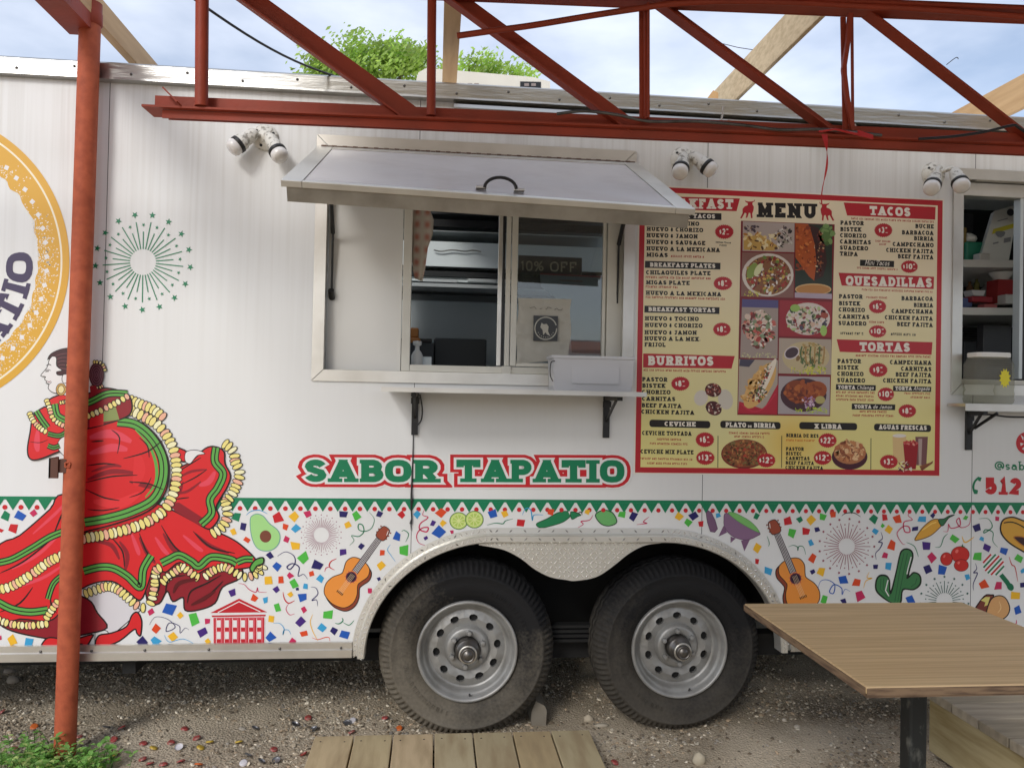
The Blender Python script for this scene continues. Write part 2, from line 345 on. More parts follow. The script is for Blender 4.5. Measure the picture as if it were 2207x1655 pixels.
# other walls, roof, floor and lining
mb=MB(); mb.box((X0,YB,ZB),(-2.9,YB+.03,ZT)); mb.box((-2.9,YB,ZB),(-.75,YB+.03,.9)); mb.box((-2.9,YB,2.4),(-.75,YB+.03,ZT)); mb.box((-.75,YB,ZB),(X1,YB+.03,ZT)); mb.obj('far_wall',M['white'],T)  # hidden opening added in the far wall to let daylight into the kitchen
mb=MB(); mb.box((X0-.03,0,ZB),(X0-.001,YB+.03,ZT)); mb.obj('end_wall',M['white'],T)
mb=MB(); mb.box((X1+.001,0,ZB),(X1+.03,YB+.03,ZT)); mb.obj('end_wall',M['white'],T)
mb=MB()
for a_,b_,c_,d_ in ((X0-.03,-1.4,.012,YB+.03),(-.12,1.15,.012,YB+.03),(-1.3999,-.1201,.012,.2),(-1.3999,-.1201,1.9,YB+.03),(1.1501,X1+.03,.012,.25),(1.1501,X1+.03,1.9,YB+.03),(2.05,X1+.03,.2501,1.8999)): mb.box((a_,c_,ZT+.002),(b_,d_,ZT+.03))  # gaps added in the unseen roof so daylight reaches the kitchen
mb.obj('roof',M['white'],T)
mb=MB(); mb.box((X0,.06,ZB+.01),(-.34,YB,.42)); mb.box((1.54,.06,ZB+.01),(X1,YB,.42)); mb.box((-.34,.62,ZB+.01),(1.54,YB,.42)); mb.obj('floor',M['dark'],T)
mb=MB(); mb.box((-.33,.03,.86),(1.53,.62,.88)); mb.box((-.33,.60,.26),(1.53,.618,.855)); mb.box((-.335,.03,.36),(-.315,.6,.855)); mb.box((1.515,.03,.36),(1.535,.6,.855)); mb.obj('wheel_well',M['dark'],T)
# undercarriage : leaf spring, axles, frame rails
mb=MB(); mb.box((X0,.22,.24),(X1,.30,.335)); mb.box((X0,1.9,.24),(X1,1.98,.335))
for x in (-2.2,-1.2,1.9,3.0): mb.box((x,.05,.26),(x+.05,2.2,.33))
mb.obj('chassis',M['dark'],T)
mb=MB()
for x in (.152,1.035): mb.tube([(x,.2,.34),(x,2.1,.34)],.035,12)
mb.obj('axle',M['black'],T)
mb=MB()
for k in range(4): mb.bar((-.2+.06*k,.16,.40-.02*k),(1.4-.06*k,.16,.40-.02*k),.05,.012)
mb.obj('leaf_spring',M['dark'],T)
# ---------------- roof rail and lower rail
mb=MB(); mb.grid([[(x,y,z) for x in (X0-.03,X1+.03)] for y,z in ((.03,2.645),(-.012,2.642),(-.020,2.634),(-.020,2.582),(-.030,2.578),(-.031,2.570),(-.001,2.566))],None,False)
mb.obj('roof_rail',M['rail'],T)
mb=MB(); mb.grid([[(x,y,z) for x in (.05,X1+.03)] for y,z in ((-.004,2.565),(-.024,2.553),(-.028,2.538),(-.002,2.530))],None,False); mb.obj('drip_gutter',M['rail'],T)
for a,b in ((X0,-.307),(1.507,X1)):
    mb=MB(); mb.grid([[(x,y,z) for x in (a,b)] for y,z in ((-.001,.392),(-.010,.390),(-.010,.366),(-.016,.362),(-.016,.332),(.03,.330))],None,False); mb.obj('lower_rail',M['alu'],T)
scr=MB(); scr.lathe([(.0055,0),(.0055,.001),(.004,.0028),(0.0001,.0034)],(0,0,0),(0,-1,0),8)
s0=None
def screw(x,y,z):
    global s0
    if s0 is None:
        s0=scr.obj('screw',M['hub'],T,org=(x,y,z)) if False else None
        mbb=MB(); mbb.lathe([(.0055,0),(.0055,.001),(.004,.0028),(0.0001,.0034)],(x,y,z),(0,-1,0),8); s0=mbb.obj('screw',M['hub'],T,org=(x,y,z)); return s0
    c=s0.copy(); COL.objects.link(c); c.parent=T; c.location=Vector((x,y,z))-Vector(T['_w']); return c
for i in range(24):
    x=-1.62+.21*i; screw(x,-.0205,2.615 if i%2 else 2.596)
for px,py in ((87,1414),(197,1409),(312,1407),(450,1405),(603,1402),(735,1401)):
    p=atY(px,py,-.0105); screw(p[0],p[1],max(.370,min(.385,p[2])))
# ---------------- fender
oc=[]
for k in range(37): a=math.pi-math.pi/2*k/36; oc.append((AL+.565*math.cos(a),ZB+.505*math.sin(a),math.cos(a)/.565,math.sin(a)/.505))
for k in range(1,12): oc.append((AL+(AR-AL)*k/12,ZB+.505,0,1))
for k in range(37): a=math.pi/2-math.pi/2*k/36; oc.append((AR+.555*math.cos(a),ZB+.505*math.sin(a),math.cos(a)/.555,math.sin(a)/.505))
oc=[(x,z,nx/math.hypot(nx,nz),nz/math.hypot(nx,nz)) for x,z,nx,nz in oc]
prof=[(-.004,-.0005),(-.004,-.005),(.018,-.007),(.021,-.036),(.024,-.040),(.046,-.040),(.050,-.034),(.050,.03)]
mb=MB(); mb.grid([[(x-nx*d,y,z-nz*d) for d,y in prof] for x,z,nx,nz in oc],None,False)
FE=mb.obj('fender',M['plate'],T)
# raised lozenges of the tread plate
def lozenge(mb,c,u,v,n,l=.0115,w=.0032,h=.0022):
    c=np.array(c);u=np.array(u);v=np.array(v);n=np.array(n)
    r=[c-u*l,c-v*w,c+u*l,c+v*w]; t=[c-u*l*.5+n*h,c-v*w*.4+n*h,c+u*l*.5+n*h,c+v*w*.4+n*h]
    for k in range(4): mb.face([r[k],r[(k+1)%4],t[(k+1)%4],t[k]],None,False)
    mb.face(t)
mb=MB(); q=0
for i in range(len(oc)-1):
    x,z,nx,nz=oc[i]; x2,z2=oc[i+1][:2]; L_=math.hypot(x2-x,z2-z); q+=L_
    while q>.021:
        q-=.021
        tx,tz=nz,-nx
        for j,(d,y,nn) in enumerate(((.008,-.0065,(0,-1,0)),(.035,-.0405,(0,-1,0)))):
            s=1 if int(x*60+j)%2 else -1
            u=np.array([tx,0,tz])*.707+np.array([nx,0,nz])*.707*s; v=np.array([tx,0,tz])*-.707*s+np.array([nx,0,nz])*.707
            lozenge(mb,(x-nx*d,y,z-nz*d),u,v,nn,.0095,.0032)
tag(mb.obj('tread',M['tread'],FE),kind='stuff')
# skirt between the two wheels
skp=[(1032,1174),(1084,1184),(1122,1203),(1152,1226),(1186,1243),(1220,1249),(1241,1251),(1284,1243),(1318,1222),(1356,1192),(1390,1175),(1424,1170)]
sk=[tuple(atY(a,b,-.02)[[0,2]]) for a,b in skp]
def smooth(pts,n=6,closed=False):
    o=[];m=len(pts)
    for i in range(m if closed else m-1):
        p=[np.array(pts[(i+k)%m] if closed else pts[min(max(i+k,0),m-1)],float) for k in (-1,0,1,2)]
        for j in range(n):
            t=j/n; o.append(tuple(.5*((2*p[1])+(-p[0]+p[2])*t+(2*p[0]-5*p[1]+4*p[2]-p[3])*t*t+(-p[0]+3*p[1]-3*p[2]+p[3])*t**3)))
    if not closed: o.append(tuple(map(float,pts[-1])))
    return o
sk=smooth(sk,5); zt=ZB+.505-.046
mb=MB()
for (xa,za),(xb,zb) in zip(sk[:-1],sk[1:]):
    za=min(za,zt-.001);zb=min(zb,zt-.001)
    mb.face([(xa,-.022,za),(xb,-.022,zb),(xb,-.022,zt),(xa,-.022,zt)]); mb.face([(xb,-.016,zb),(xa,-.016,za),(xa,-.016,zt),(xb,-.016,zt)]); mb.face([(xb,-.022,zb),(xa,-.022,za),(xa,-.016,za),(xb,-.016,zb)])
SK=mb.obj('fender_skirt',M['plate'],T)
mb=MB(); zf=lambda x:np.interp(x,[p[0] for p in sk],[p[1] for p in sk])
for i in range(60):
    for j in range(16):
        x=.15+.0185*i; z=zt-.012-.0185*j
        if x>sk[0][0]+.01 and x<sk[-1][0]-.01 and z>zf(x)+.009:
            s=1 if (i+j)%2 else -1; lozenge(mb,(x,-.0223,z),(.707,0,.707*s),(-.707*s,0,.707),(0,-1,0),.0098,.0034,.0024)
tag(mb.obj('tread',M['tread'],SK),kind='stuff')
# ---------------- wheels
def wheel(cx,cz,tm,rot,name='wheel'):
    yf=.012; Wd=empty('wheel',(cx,yf,cz),T)
    # tyre : face at yf, going back 0.20
    pr=[(.196,.012),(.205,.004),(.222,-.004),(.226,-.009),(.232,-.010),(.236,-.013),(.262,-.018),(.285,-.016),(.289,-.019),(.293,-.019),(.297,-.014),(.315,-.004),(.327,.010),(.334,.022),(.338,.034),(.341,.045),(.342,.062),(.337,.064),(.337,.068),(.343,.070),(.344,.100),(.338,.102),(.338,.106),(.344,.108),(.343,.145),(.338,.170),(.32,.190),(.25,.205),(.196,.19)]
    n=276; rows=[]
    pr=[(r if r<.215 else r*(1+.052*min(1,(r-.215)/.05)),h) for r,h in pr]
    for r,h in pr:
        row=[]
        for j in range(n):
            a=2*math.pi*j/n; rr=r; hh=h
            if .328<r<.358 and h<.045: rr-= .010 if j%3==0 else 0; hh+= .009 if j%3==0 else 0
            if r>.3595 and (j//3)%2: rr-=.004
            x=rr*math.cos(a); z=rr*math.sin(a); zmin=-(cz-.004)
            if z<zmin+.03 and r>.25:
                k=(zmin+.03-z); z=max(zmin,z+k*.35); hh-= k*.25*(1 if h<.1 else -1)
            row.append((cx+x,yf+hh,cz+z))
        rows.append(row)
    mb=MB(); mb.grid(rows,None,True,cv=True); ty=mb.obj('tyre',tm,Wd)
    if tm is M['tyre_b'] or True:
        pass
    mb=MB(); rq=random.Random(int(cx*100))
    for a0_,cnt in ((1.2,13),(-1.9,13),(2.9,6)):
        for k in range(cnt):
            a=a0_-k*.085; r0_,r1_=.245,.262
            for q_ in range(rq.choice((1,2,2))):
                aa=a+q_*.03; u_=Vector((math.cos(aa),0,math.sin(aa))); v_=Vector((-math.sin(aa),0,math.cos(aa))); c_=Vector((cx,yf-.0165,cz))
                mb.hexa([c_+u_*r+v_*w_+Vector((0,y_,0)) for y_ in (0,-.0022) for r,w_ in ((r0_,-.0022),(r1_,-.0022),(r1_,.0022),(r0_,.0022))])
    tag(mb.obj('sidewall_relief',tm,Wd),kind='stuff')
    # rim
    mb=MB()
    mb.lathe([(.200,.030),(.205,-.004),(.203,-.012),(.197,-.014),(.190,-.008),(.186,.006),(.178,.014),(.172,.018),(.168,.040),(.160,.046),(.156,.047)],(cx,yf,cz),(0,1,0),72)
    mb.lathe([(.196,.19),(.175,.12),(.150,.10),(.152,.060),(.156,.047)],(cx,yf,cz),(0,1,0),48)
    ri,ro,rh=.094,.156,.126; A=0.0
    for s in range(10):
        a0=rot+math.pi*2*s/10; h=math.pi/10; B=[];Hh=[]
        seq=[(ro,-h+2*h*k/4) for k in range(4)]+[(ro+(ri-ro)*k/2,h) for k in range(2)]+[(ri,h-2*h*k/4) for k in range(4)]+[(ri+(ro-ri)*k/2,-h) for k in range(2)]
        yv=lambda r:.047-.010*math.sin(max(0,min(1,(r-ri)/(ro-ri)))*math.pi)
        for r,a in seq:
            x,z=r*math.cos(a),r*math.sin(a); B.append((x,z,yv(r)))
            g=math.atan2(z,x-rh); Hh.append((rh+.0145*math.cos(g),.0185*math.sin(g),.040))
        rr=lambda p:(cx+p[0]*math.cos(a0)-p[1]*math.sin(a0),yf+p[2],cz+p[0]*math.sin(a0)+p[1]*math.cos(a0))
        n_=len(B)
        for k in range(n_):
            k2=(k+1)%n_; mb.face([rr(B[k]),rr(B[k2]),rr(Hh[k2]),rr(Hh[k])],None,True)
            q1=(Hh[k][0],Hh[k][1],.056);q2=(Hh[k2][0],Hh[k2][1],.056); mb.face([rr(Hh[k]),rr(Hh[k2]),rr(q2),rr(q1)],None,True)
    mb.lathe([(.094,.047),(.090,.038),(.086,.026),(.078,.022),(.060,.022),(.052,.026),(.050,.05)],(cx,yf,cz),(0,1,0),48)
    mb.obj('rim',M['rim'],Wd)
    for s in range(6):
        a=rot+.3+math.pi*2*s/6; mb=MB(); mb.lathe([(.0115,.024),(.0115,.006),(.009,.002),(.0001,.001)],(cx+.068*math.cos(a),yf,cz+.068*math.sin(a)),(0,1,0),6,sm=False); mb.obj('wheel_nut',M['rim'],Wd)
    mb=MB(); mb.lathe([(.050,.04),(.049,-.004),(.045,-.010),(.038,-.012),(.036,-.044),(.030,-.046),(.029,-.058),(.024,-.062),(.022,-.058),(.018,-.058),(.016,-.062),(.0001,-.062)],(cx,yf,cz),(0,1,0),32); mb.obj('hub',M['hub'],Wd)
    mb=MB(); mb.lathe([(.037,-.042),(.038,-.045),(.034,-.050),(.030,-.048)],(cx,yf,cz),(0,1,0),32); mb.obj('hub_ring',M['alu'],Wd)
    mb=MB(); a=rot-1.62; p=Vector((cx+.183*math.cos(a),yf+.008,cz+.183*math.sin(a))); mb.tube([p,p+Vector((-.012*math.cos(a),-.018,-.012*math.sin(a)))],.004,8); mb.obj('valve',M['black'],Wd)
    mb=MB(); mb.lathe([(.19,.06),(.0001,.06)],(cx,yf,cz),(0,1,0),24); mb.obj('brake_drum',M['dark'],Wd)
    return Wd
wheel(.152,.343,M['tyre_a'],.12); wheel(1.035,.343,M['tyre_b'],.31)
# ---------------- window openings
def framewin(x0,x1,z0,z1,w,y,th,name,m,par,miter=True):
    # four mitred pieces
    P=[((x0-w,z0-w),(x1+w,z0-w),(x1,z0),(x0,z0)),((x1+w,z0-w),(x1+w,z1+w),(x1,z1),(x1,z0)),((x1+w,z1+w),(x0-w,z1+w),(x0,z1),(x1,z1)),((x0-w,z1+w),(x0-w,z0-w),(x0,z0),(x0,z1))]
    g=.0008
    for q in P:
        cxm=sum(a for a,_ in q)/4; czm=sum(b for _,b in q)/4
        q=[(a+(cxm-a)*g*4,b+(czm-b)*g*4) for a,b in q]
        mb=MB(); mb.prism(q,y-th,y); mb.obj(name,m,par)
def opening(h):
    x0,x1,z0,z1=h
    E=empty('window_opening',((x0+x1)/2,0,z0),T)
    framewin(x0,x1,z0,z1,.046,-.0015,.006,'trim',M['alu'],E)
    mb=MB(); mb.box((x0-.004,.0,z0),(x0-.001,.068,z1)); mb.box((x1+.001,.0,z0),(x1+.004,.068,z1)); mb.box((x0,.0,z0-.004),(x1,.068,z0-.001)); mb.box((x0,.0,z1+.001),(x1,.068,z1+.004)); mb.obj('jamb',M['alu'],E)
    return E
O1=opening(HOLES[0]); O2=opening(HOLES[1])
YW=.055
def wx(px,py=640,Y=YW): return atY(px,py,Y)[0]
def wz(px,py,Y=YW): return atY(px,py,Y)[2]
# fixed white panel left of the sliding window and thin lining at right
mb=MB(); mb.box((-.444,YW,1.472),(wx(866),YW+.02,2.358)); mb.obj('fixed_panel',M['inner_white'],T)
mb=MB(); mb.box((wx(1341),YW,1.472),(.764,YW+.02,2.358)); mb.obj('fixed_panel',M['alu'],T)
SW=empty('sliding_window',((wx(868)+wx(1335))/2,YW,1.48),T)
wl,wr=wx(868),wx(1337); zb=wz(1000,803); zt2=2.34
def fr(a,b,c,d,name='frame',m=None,y0=YW-.022,y1=YW+.04,bev=.0015,par=None):
    mb=MB(); mb.box((a,y0,c),(b,y1,d)); return mb.obj(name,m or M['cream'],par or SW,bevel=bev)
fr(wl,wx(886),zb,zt2); fr(wx(1306),wr,zb,zt2); fr(wx(886)+.001,wx(1306)-.001,zb,wz(1000,789)); fr(wx(886)+.001,wx(1306)-.001,2.30,zt2)
fr(wl-.006,wr+.006,zb-.012,zb-.001,'frame',None,YW-.03,YW+.04)
# sashes
sa=lambda a,b:fr(a,b,wz(1000,787)+.001,2.299,'sash',None,YW-.012,YW+.006)
sb=lambda a,b,c=M['cream']:fr(a,b,wz(1000,787)+.001,2.299,'sash',c,YW+.010,YW+.028)
sb(wx(1073),wx(1082),M['alu']); sb(wx(1083),wx(1088),M['black']); sa(wx(1089),wx(1099)); sa(wx(1101),wx(1114)); sa(wx(1297),wx(1304)); 
fr(wx(1115),wx(1296),wz(1200,792)-.0,wz(1200,784),'sash',None,YW-.012,YW+.006)
fr(wx(1083),wx(1103),zb-.02,zb+.03,'latch',M['cream'],YW-.03,YW-.023)
mb=MB(); mb.box((wx(1115),YW-.004,wz(1200,784)+.001),(wx(1296),YW-.001,2.298)); mb.obj('pane',M['glass'],SW)
# ---------------- hatch door over the serving window
HD=empty('hatch_door',(.165,-.02,2.36),T)
a0,a1=Vector((-.486,-.022,2.347)),Vector((.812,-.022,2.345))
b0,b1=Vector((-.492,-.68,2.030)),Vector((.835,-.68,1.998))
def hp(u,v,w=0):
    p=(a0.lerp(a1,u)).lerp(b0.lerp(b1,u),v); n=(a1-a0).cross(b0-a0).normalized()
    if n.z<0: n=-n
    return p+n*w
def hquad(u0,u1,v0,v1,w0,w1,name,m,bev=0):
    mb=MB(); mb.hexa([hp(u0,v0,w0),hp(u1,v0,w0),hp(u1,v1,w0),hp(u0,v1,w0),hp(u0,v0,w1),hp(u1,v0,w1),hp(u1,v1,w1),hp(u0,v1,w1)]); return mb.obj(name,m,HD,bevel=bev)
hquad(0.05,.95,.06,.965,-.012,.004,'skin',M['hatch'])
hquad(0,.0485,0,1,-.014,.007,'edge_trim',M['alu'],.002); hquad(.9515,1,0,1,-.014,.007,'edge_trim',M['alu'],.002)
hquad(.0490,.951,0,.058,-.014,.007,'edge_trim',M['alu'],.002); hquad(.0490,.951,.967,1,-.014,.007,'edge_trim',M['alu'],.002)
mb=MB()
for k in range(62):
    u=.012+k*.0158
    if k%2==0: mb.tube([hp(u,-.006,.006),hp(u+.0150,-.006,.006)],.006,6)
    else: mb.tube([hp(u,-.006,.006),hp(u+.0150,-.006,.006)],.0045,6)
mb.obj('hinge',mat('rusty_hinge',(.10,.045,.022),.6,.4,noise=(30,3,.4,.7,.6),ncol=(.3,.25,.2)),HD)
hquad(.012,.988,.985,.992,-.060,-.0145,'drip_lip',mat('grimy_aluminium',(.36,.33,.28),.55,.5,noise=(12,6,.4,.7,.6),ncol=(.18,.16,.13)))
# pull handle
HA=MB(); c=hp(.520,.90,.01); pts=[]
for k in range(13):
    a=math.pi*k/12; pts.append(Vector((c.x-.052*math.cos(a),c.y-.012+0*math.sin(a),c.z+.000+.036*math.sin(a))))
HA.tube(pts,.0055,8); h=HA.obj('handle',M['black'],HD)
for s in (-1,1):
    mb=MB(); q=hp(.520+s*.047,.90,.009); mb.box((q.x-.018,q.y-.012,q.z-.002),(q.x+.018,q.y+.010,q.z+.006)); mb.obj('handle_foot',M['alu'],HD,bevel=.002)
# small nicks on the skin
# gas strut
mb=MB(); mb.tube([(-.415,-.16,2.17),(-.423,.02,2.02)],.009,10); mb.tube([(-.423,.02,2.02),(-.425,.036,1.775)],.0045,8); mb.tube([(-.425,.02,1.790),(-.425,.052,1.760)],.012,8); mb.obj('gas_strut',M['black'],T)
mb=MB(); mb.tube([(.745,-.16,2.17),(.748,.02,2.02)],.009,10); mb.tube([(.748,.02,2.02),(.75,.036,1.775)],.0045,8); mb.obj('gas_strut',M['black'],T)
# ---------------- serving shelf with brackets
SH=empty('serving_shelf',(.35,-.12,1.36),T)
YS=-.30
xl,xr=atY(822,840,YS)[0],atY(1394,850,YS)[0]; zs=atY(1000,838,YS)[2]
mb=MB(); mb.box((xl,YS,zs-.002),(xr,-.007,zs+.001)); mb.box((xl,YS-.002,zs-.016),(xr,YS,zs+.0012)); mb.obj('shelf_board',M['alu'],SH)
ZSH=zs+.001
def bracket(x,par,brace=False,z=None,dep=.24):
    z=ZSH-.018 if z is None else z
    mb=MB(); mb.box((x-.013,-.014,z-.17),(x+.013,-.002,z)); mb.box((x-.010,-dep,z-.016),(x+.010,-.014,z-.001)); mb.bar((x,-.012,z-.10),(x,-dep*.75,z-.014),.008,.010,u=(1,0,0))
    mb.box((x-.017,-.020,z-.045),(x+.017,-.0145,z-.02)); mb.obj('bracket',M['black'],par)
for px in (894,1312): bracket(atY(px,880,-.05)[0],SH)
mb=MB(); p=[atY(*q,-.02) for q in ((905,850),(910,880),(908,905),(898,918))]; mb.tube(smooth(p,4),.003,6); mb.obj('cord',M['black'],SH)
# right hand shelf
S2=empty('serving_shelf',(2.6,-.12,1.3),T); xa=atY(2080,880,-.12)[0]; z2=atY(2100,870,-.12)[2]
mb=MB(); mb.box((xa,-.12,z2-.012),(3.4,-.007,z2)); mb.box((xa,-.122,z2-.030),(3.4,-.12,z2)); mb.obj('shelf_board',M['alu'],S2); ZS2=z2
xb=atY(2092,910,-.02)[0]; bracket(xb,S2,z=z2-.03,dep=.11)
mb=MB(); p=[atY(*q,-.10) for q in ((2092,895),(2130,893),(2170,898),(2215,899))]; mb.tube(smooth(p,4),.004,6); mb.obj('cord',M['black'],S2)
mb=MB(); q0=atY(2100,923,-.03);q1=atY(2150,890,-.13); mb.bar(q0,q1,.01,.008,u=(0,1,0)); mb.obj('brace',M['black'],S2)
# dark sealed seam and cord below the shelf
mb=MB(); mb.tube([(-.084,-.006,1.30),(-.084,-.007,1.12),(-.0865,-.008,.98),(-.085,-.010,.955)],[.0018,.0025,.004,.0055],6); mb.tube([(-.085,-.010,.955),(-.086,-.009,.92),(-.083,-.008,.88),(-.0865,-.008,.86)],[.0055,.003,.003,.006],6); mb.tube([(-.0865,-.008,.86),(-.084,-.008,.835)],.002,6); mb.obj('seam_sealant',M['black'],T)
# ---------------- flood lamps
def flood(px,py,heads):
    p=atY(px,py,0); F=empty('flood_lamp',(p[0],-.001,p[2]),T)
    mb=MB(); mb.lathe([(.052,0),(.052,.006),(.046,.016),(.030,.022),(.022,.030),(.0001,.032)],(p[0],-.001,p[2]),(0,-1,0),32); mb.obj('base',M['lamp'],F)
    for a_ in (.4,2.5,4.4): mb=MB(); mb.lathe([(.006,.0),(.005,.003),(.0001,.004)],(p[0]+.037*math.cos(a_),-.019,p[2]+.037*math.sin(a_)),(0,-1,0),8); mb.obj('lamp_screw',M['black'],F)
    for (hx,hz,bx,by,bY) in heads:
        k=Vector((p[0]+hx,-.045,p[2]+hz)); tg=Vector(atY(bx,by,bY)); d=(tg-k).normalized(); k=tg-d*.116
        mb=MB(); mb.tube([(p[0]+hx*.3,-.022,p[2]+hz*.3),(p[0]+hx,-.045,p[2]+hz),k],.010,8); mb.lathe([(.0001,-.008),(.016,-.004),(.022,.006),(.026,.03),(.0265,.055),(.031,.060),(.031,.082)],k,d,20); mb.obj('lamp_head',M['lamp'],F)
        mb=MB(); mb.lathe([(.0315,.076),(.0345,.078),(.0345,.092),(.030,.093)],k,d,24); mb.obj('gasket',M['black'],F)
        mb=MB(); mb.lathe([(.030,.088),(.0325,.096),(.0335,.108),(.030,.119),(.020,.125),(.0001,.127)],k,d,24); mb.obj('bulb',M['bulb'],F)
flood(572,298,[(-.035,.0,500,321,-.075),(.020,.0,605,339,-.095)])
flood(1471,345,[(-.006,.010,1465,374,-.12),(.030,.004,1536,369,-.085)])
flood(2010,377,[(-.004,.018,2007,408,-.135),(.060,.020,2074,404,-.135)])
# ---------------- roof air conditioner
AC=empty('air_conditioner',(.45,.95,2.63),T)
p0=atY(897,190,.80);p1=atY(1188,190,.80); zt3=atY(1000,152,.80)[2]; zr=atY(1185,172,.80)[2]
mb=MB(); xs0,xs1=p0[0],p1[0]
mb.prism([(xs0+.02,2.632),(xs1,2.632),(xs1-.006,zr-.01),(xs1-.10,zr+.008),(xs0+.05,zt3),(xs0+.01,zt3-.025),(xs0,zt3-.06)],.80,1.55); mb.obj('shroud',M['pvc'],AC,bevel=.006)
mb=MB(); q=[atY(x,y,.797) for x,y in ((1121,176),(1166,177),(1166,194),(1121,193))]; mb.face(q); mb.obj('sticker',M['print'],AC)
mb=MB(); 
for x in (990,1008,1022,1130,1145): 
    q=[atY(a,b,.796) for a,b in ((x,180),(x+10,180),(x+10,186),(x,186))]; mb.face(q,(.25,.2,.18))
mb.obj('sticker_lettering',M['print'],AC)
# ---------------- inside of the kitchen
W_=(.66,.72,.72)
M['lining']=mat('kitchen_lining',(.76,.83,.83),.45,noise=(2,3,.4,.7,.15),ncol=(.6,.66,.66)); M['steel']=mat('kitchen_steel',(.60,.64,.64),.4,.4); M['char']=mat('charcoal_steel',(.03,.033,.035),.4,.3)
mb=MB(); mb.box((-.75,2.20,.43),(X1-.01,2.22,2.58)); mb.obj('lining',M['lining'],T)
mb=MB(); mb.box((X0+.01,2.20,.43),(-2.9,2.22,2.58)); mb.obj('lining',M['lining'],T)
mb=MB(); mb.box((X0+.01,.07,2.56),(-1.4,2.19,2.58)); mb.box((-.12,.07,2.56),(1.15,2.19,2.58)); mb.box((2.05,.07,2.56),(X1-.01,2.19,2.58)); mb.box((-1.3999,1.9,2.56),(-.1201,2.19,2.58)); mb.box((-1.3999,.07,2.56),(-.1201,.2,2.58)); mb.box((1.1501,1.9,2.56),(2.0499,2.19,2.58)); mb.box((1.1501,.07,2.56),(2.0499,.25,2.58)); mb.obj('lining',M['white'],T)  # ceiling gaps match the added roof openings that brighten the kitchen
HO=empty('extractor_hood',(.3,1.5,2.0),T)
def at3(x0,y0,x1,y1,Y): a=atY(x0,y0,Y);b=atY(x1,y1,Y); return min(a[0],b[0]),max(a[0],b[0]),min(a[2],b[2]),max(a[2],b[2])
def slab(x0,y0,x1,y1,Y,d,name,m,par):
    a,b,c,e=at3(x0,y0,x1,y1,Y); mb=MB(); mb.box((a,Y,c),(b,Y+d,e)); return mb.obj(name,m,par)
slab(760,300,1330,478,1.20,.9,'canopy',M['char'],HO); slab(760,480,1330,489,1.19,.02,'lip',M['dark'],HO); slab(760,491,1330,512,1.22,.5,'fascia',M['steel'],HO)
slab(760,513,1330,588,1.26,.4,'back_panel',M['lining'],HO)
slab(760,589,1330,598,1.25,.4,'black_strip',M['char'],HO); slab(760,612,1330,624,1.22,.7,'shelf_front',M['steel'],HO); slab(760,600,1330,611,1.27,.4,'light_strip',M['lining'],HO)  # charcoal strip below the back panel, pale lining strip under it
slab(900,600,985,609,1.255,.01,'tray',M['steel'],HO); slab(1008,600,1068,609,1.255,.01,'tray',M['steel'],HO)
slab(760,625,1330,648,1.45,.3,'filter_band',M['char'],HO)
mb=MB(); mb.tube(smooth([atY(x,540+y,1.24) for x,y in ((935,-1),(950,2),(975,-1),(1000,2),(1020,0),(1037,3))],4),.004,6); mb.obj('wavy_line',M['rail'],HO)  # thin wavy metal line across the back panel
slab(880,726,1050,830,1.35,.55,'griddle',M['char'],None) if False else None
def thing_box(name,label,cat,x0,y0,x1,y1,Y,d,m):
    a,b,c,e=at3(x0,y0,x1,y1,Y); mb=MB(); mb.box((a,Y,c),(b,Y+d,e)); o=mb.obj(name,m,bevel=.006); tag(o,label,cat); return o
GR=empty('griddle',(.35,1.3,.43)); tag(GR,'black cooking griddle standing at the kitchen wall behind the open serving window','griddle')
a,b,c,e=at3(935,728,1048,790,1.3)
mb=MB(); mb.box((a,1.3,.90),(b,1.95,e)); mb.obj('backguard',M['char'],GR,bevel=.01)
mb=MB(); mb.box((a+.02,1.32,.43),(b-.02,1.95,.895)); mb.obj('body',M['char'],GR)
mb=MB(); mb.box((a-.22,1.42,.43),(a-.012,1.95,e-.02)); mb.box((a-.22,1.40,e-.018),(a-.012,1.95,e)); mb.obj('side_unit',M['black'],GR)
BO=MB(); c=atY(893,788,.16); BO.lathe([(.022,0),(.024,.01),(.024,.045),(.018,.058),(.010,.068),(.009,.085),(.018,.09),(.018,.105),(.003,.108)],(c[0]+.01,.19,c[2]),(0,0,1),16); tag(BO.obj('squeeze_bottle',M['white']),'small white pump bottle just inside the open serving window','bottle')
mb=MB(); a,b,c,e=at3(896,768,930,792,.24); mb.box((a,.24,c-.03),(b,.34,e)); tag(mb.obj('steel_tub',M['steel'],bevel=.003),'short grey steel tub behind the white pump bottle','tub')
mb=MB(); a,b,c,e=at3(884,706,902,728,1.2); mb.box((a,1.2,c),(b,1.3,e)); mb.box((a-.01,1.19,c-.03),(b+.01,1.31,c)); tag(mb.obj('orange_jar',mat('orange_plastic',(.42,.16,.03),.4),bevel=.008),'small orange jar on the black unit at the left of the open window','jar')
mb=MB(); a,b,c,e=at3(884,729,935,740,1.18); mb.box((a-.4,1.18,.43),(b,1.95,c)); tag(mb.obj('prep_counter',M['char']),'dark prep counter at the kitchen wall left of the griddle','counter')
mb=MB(); mb.box((-.5,.10,.90),(.8,.55,1.36)); tag(mb.obj('counter',M['steel']),'steel counter just inside the serving window below the sill','counter')
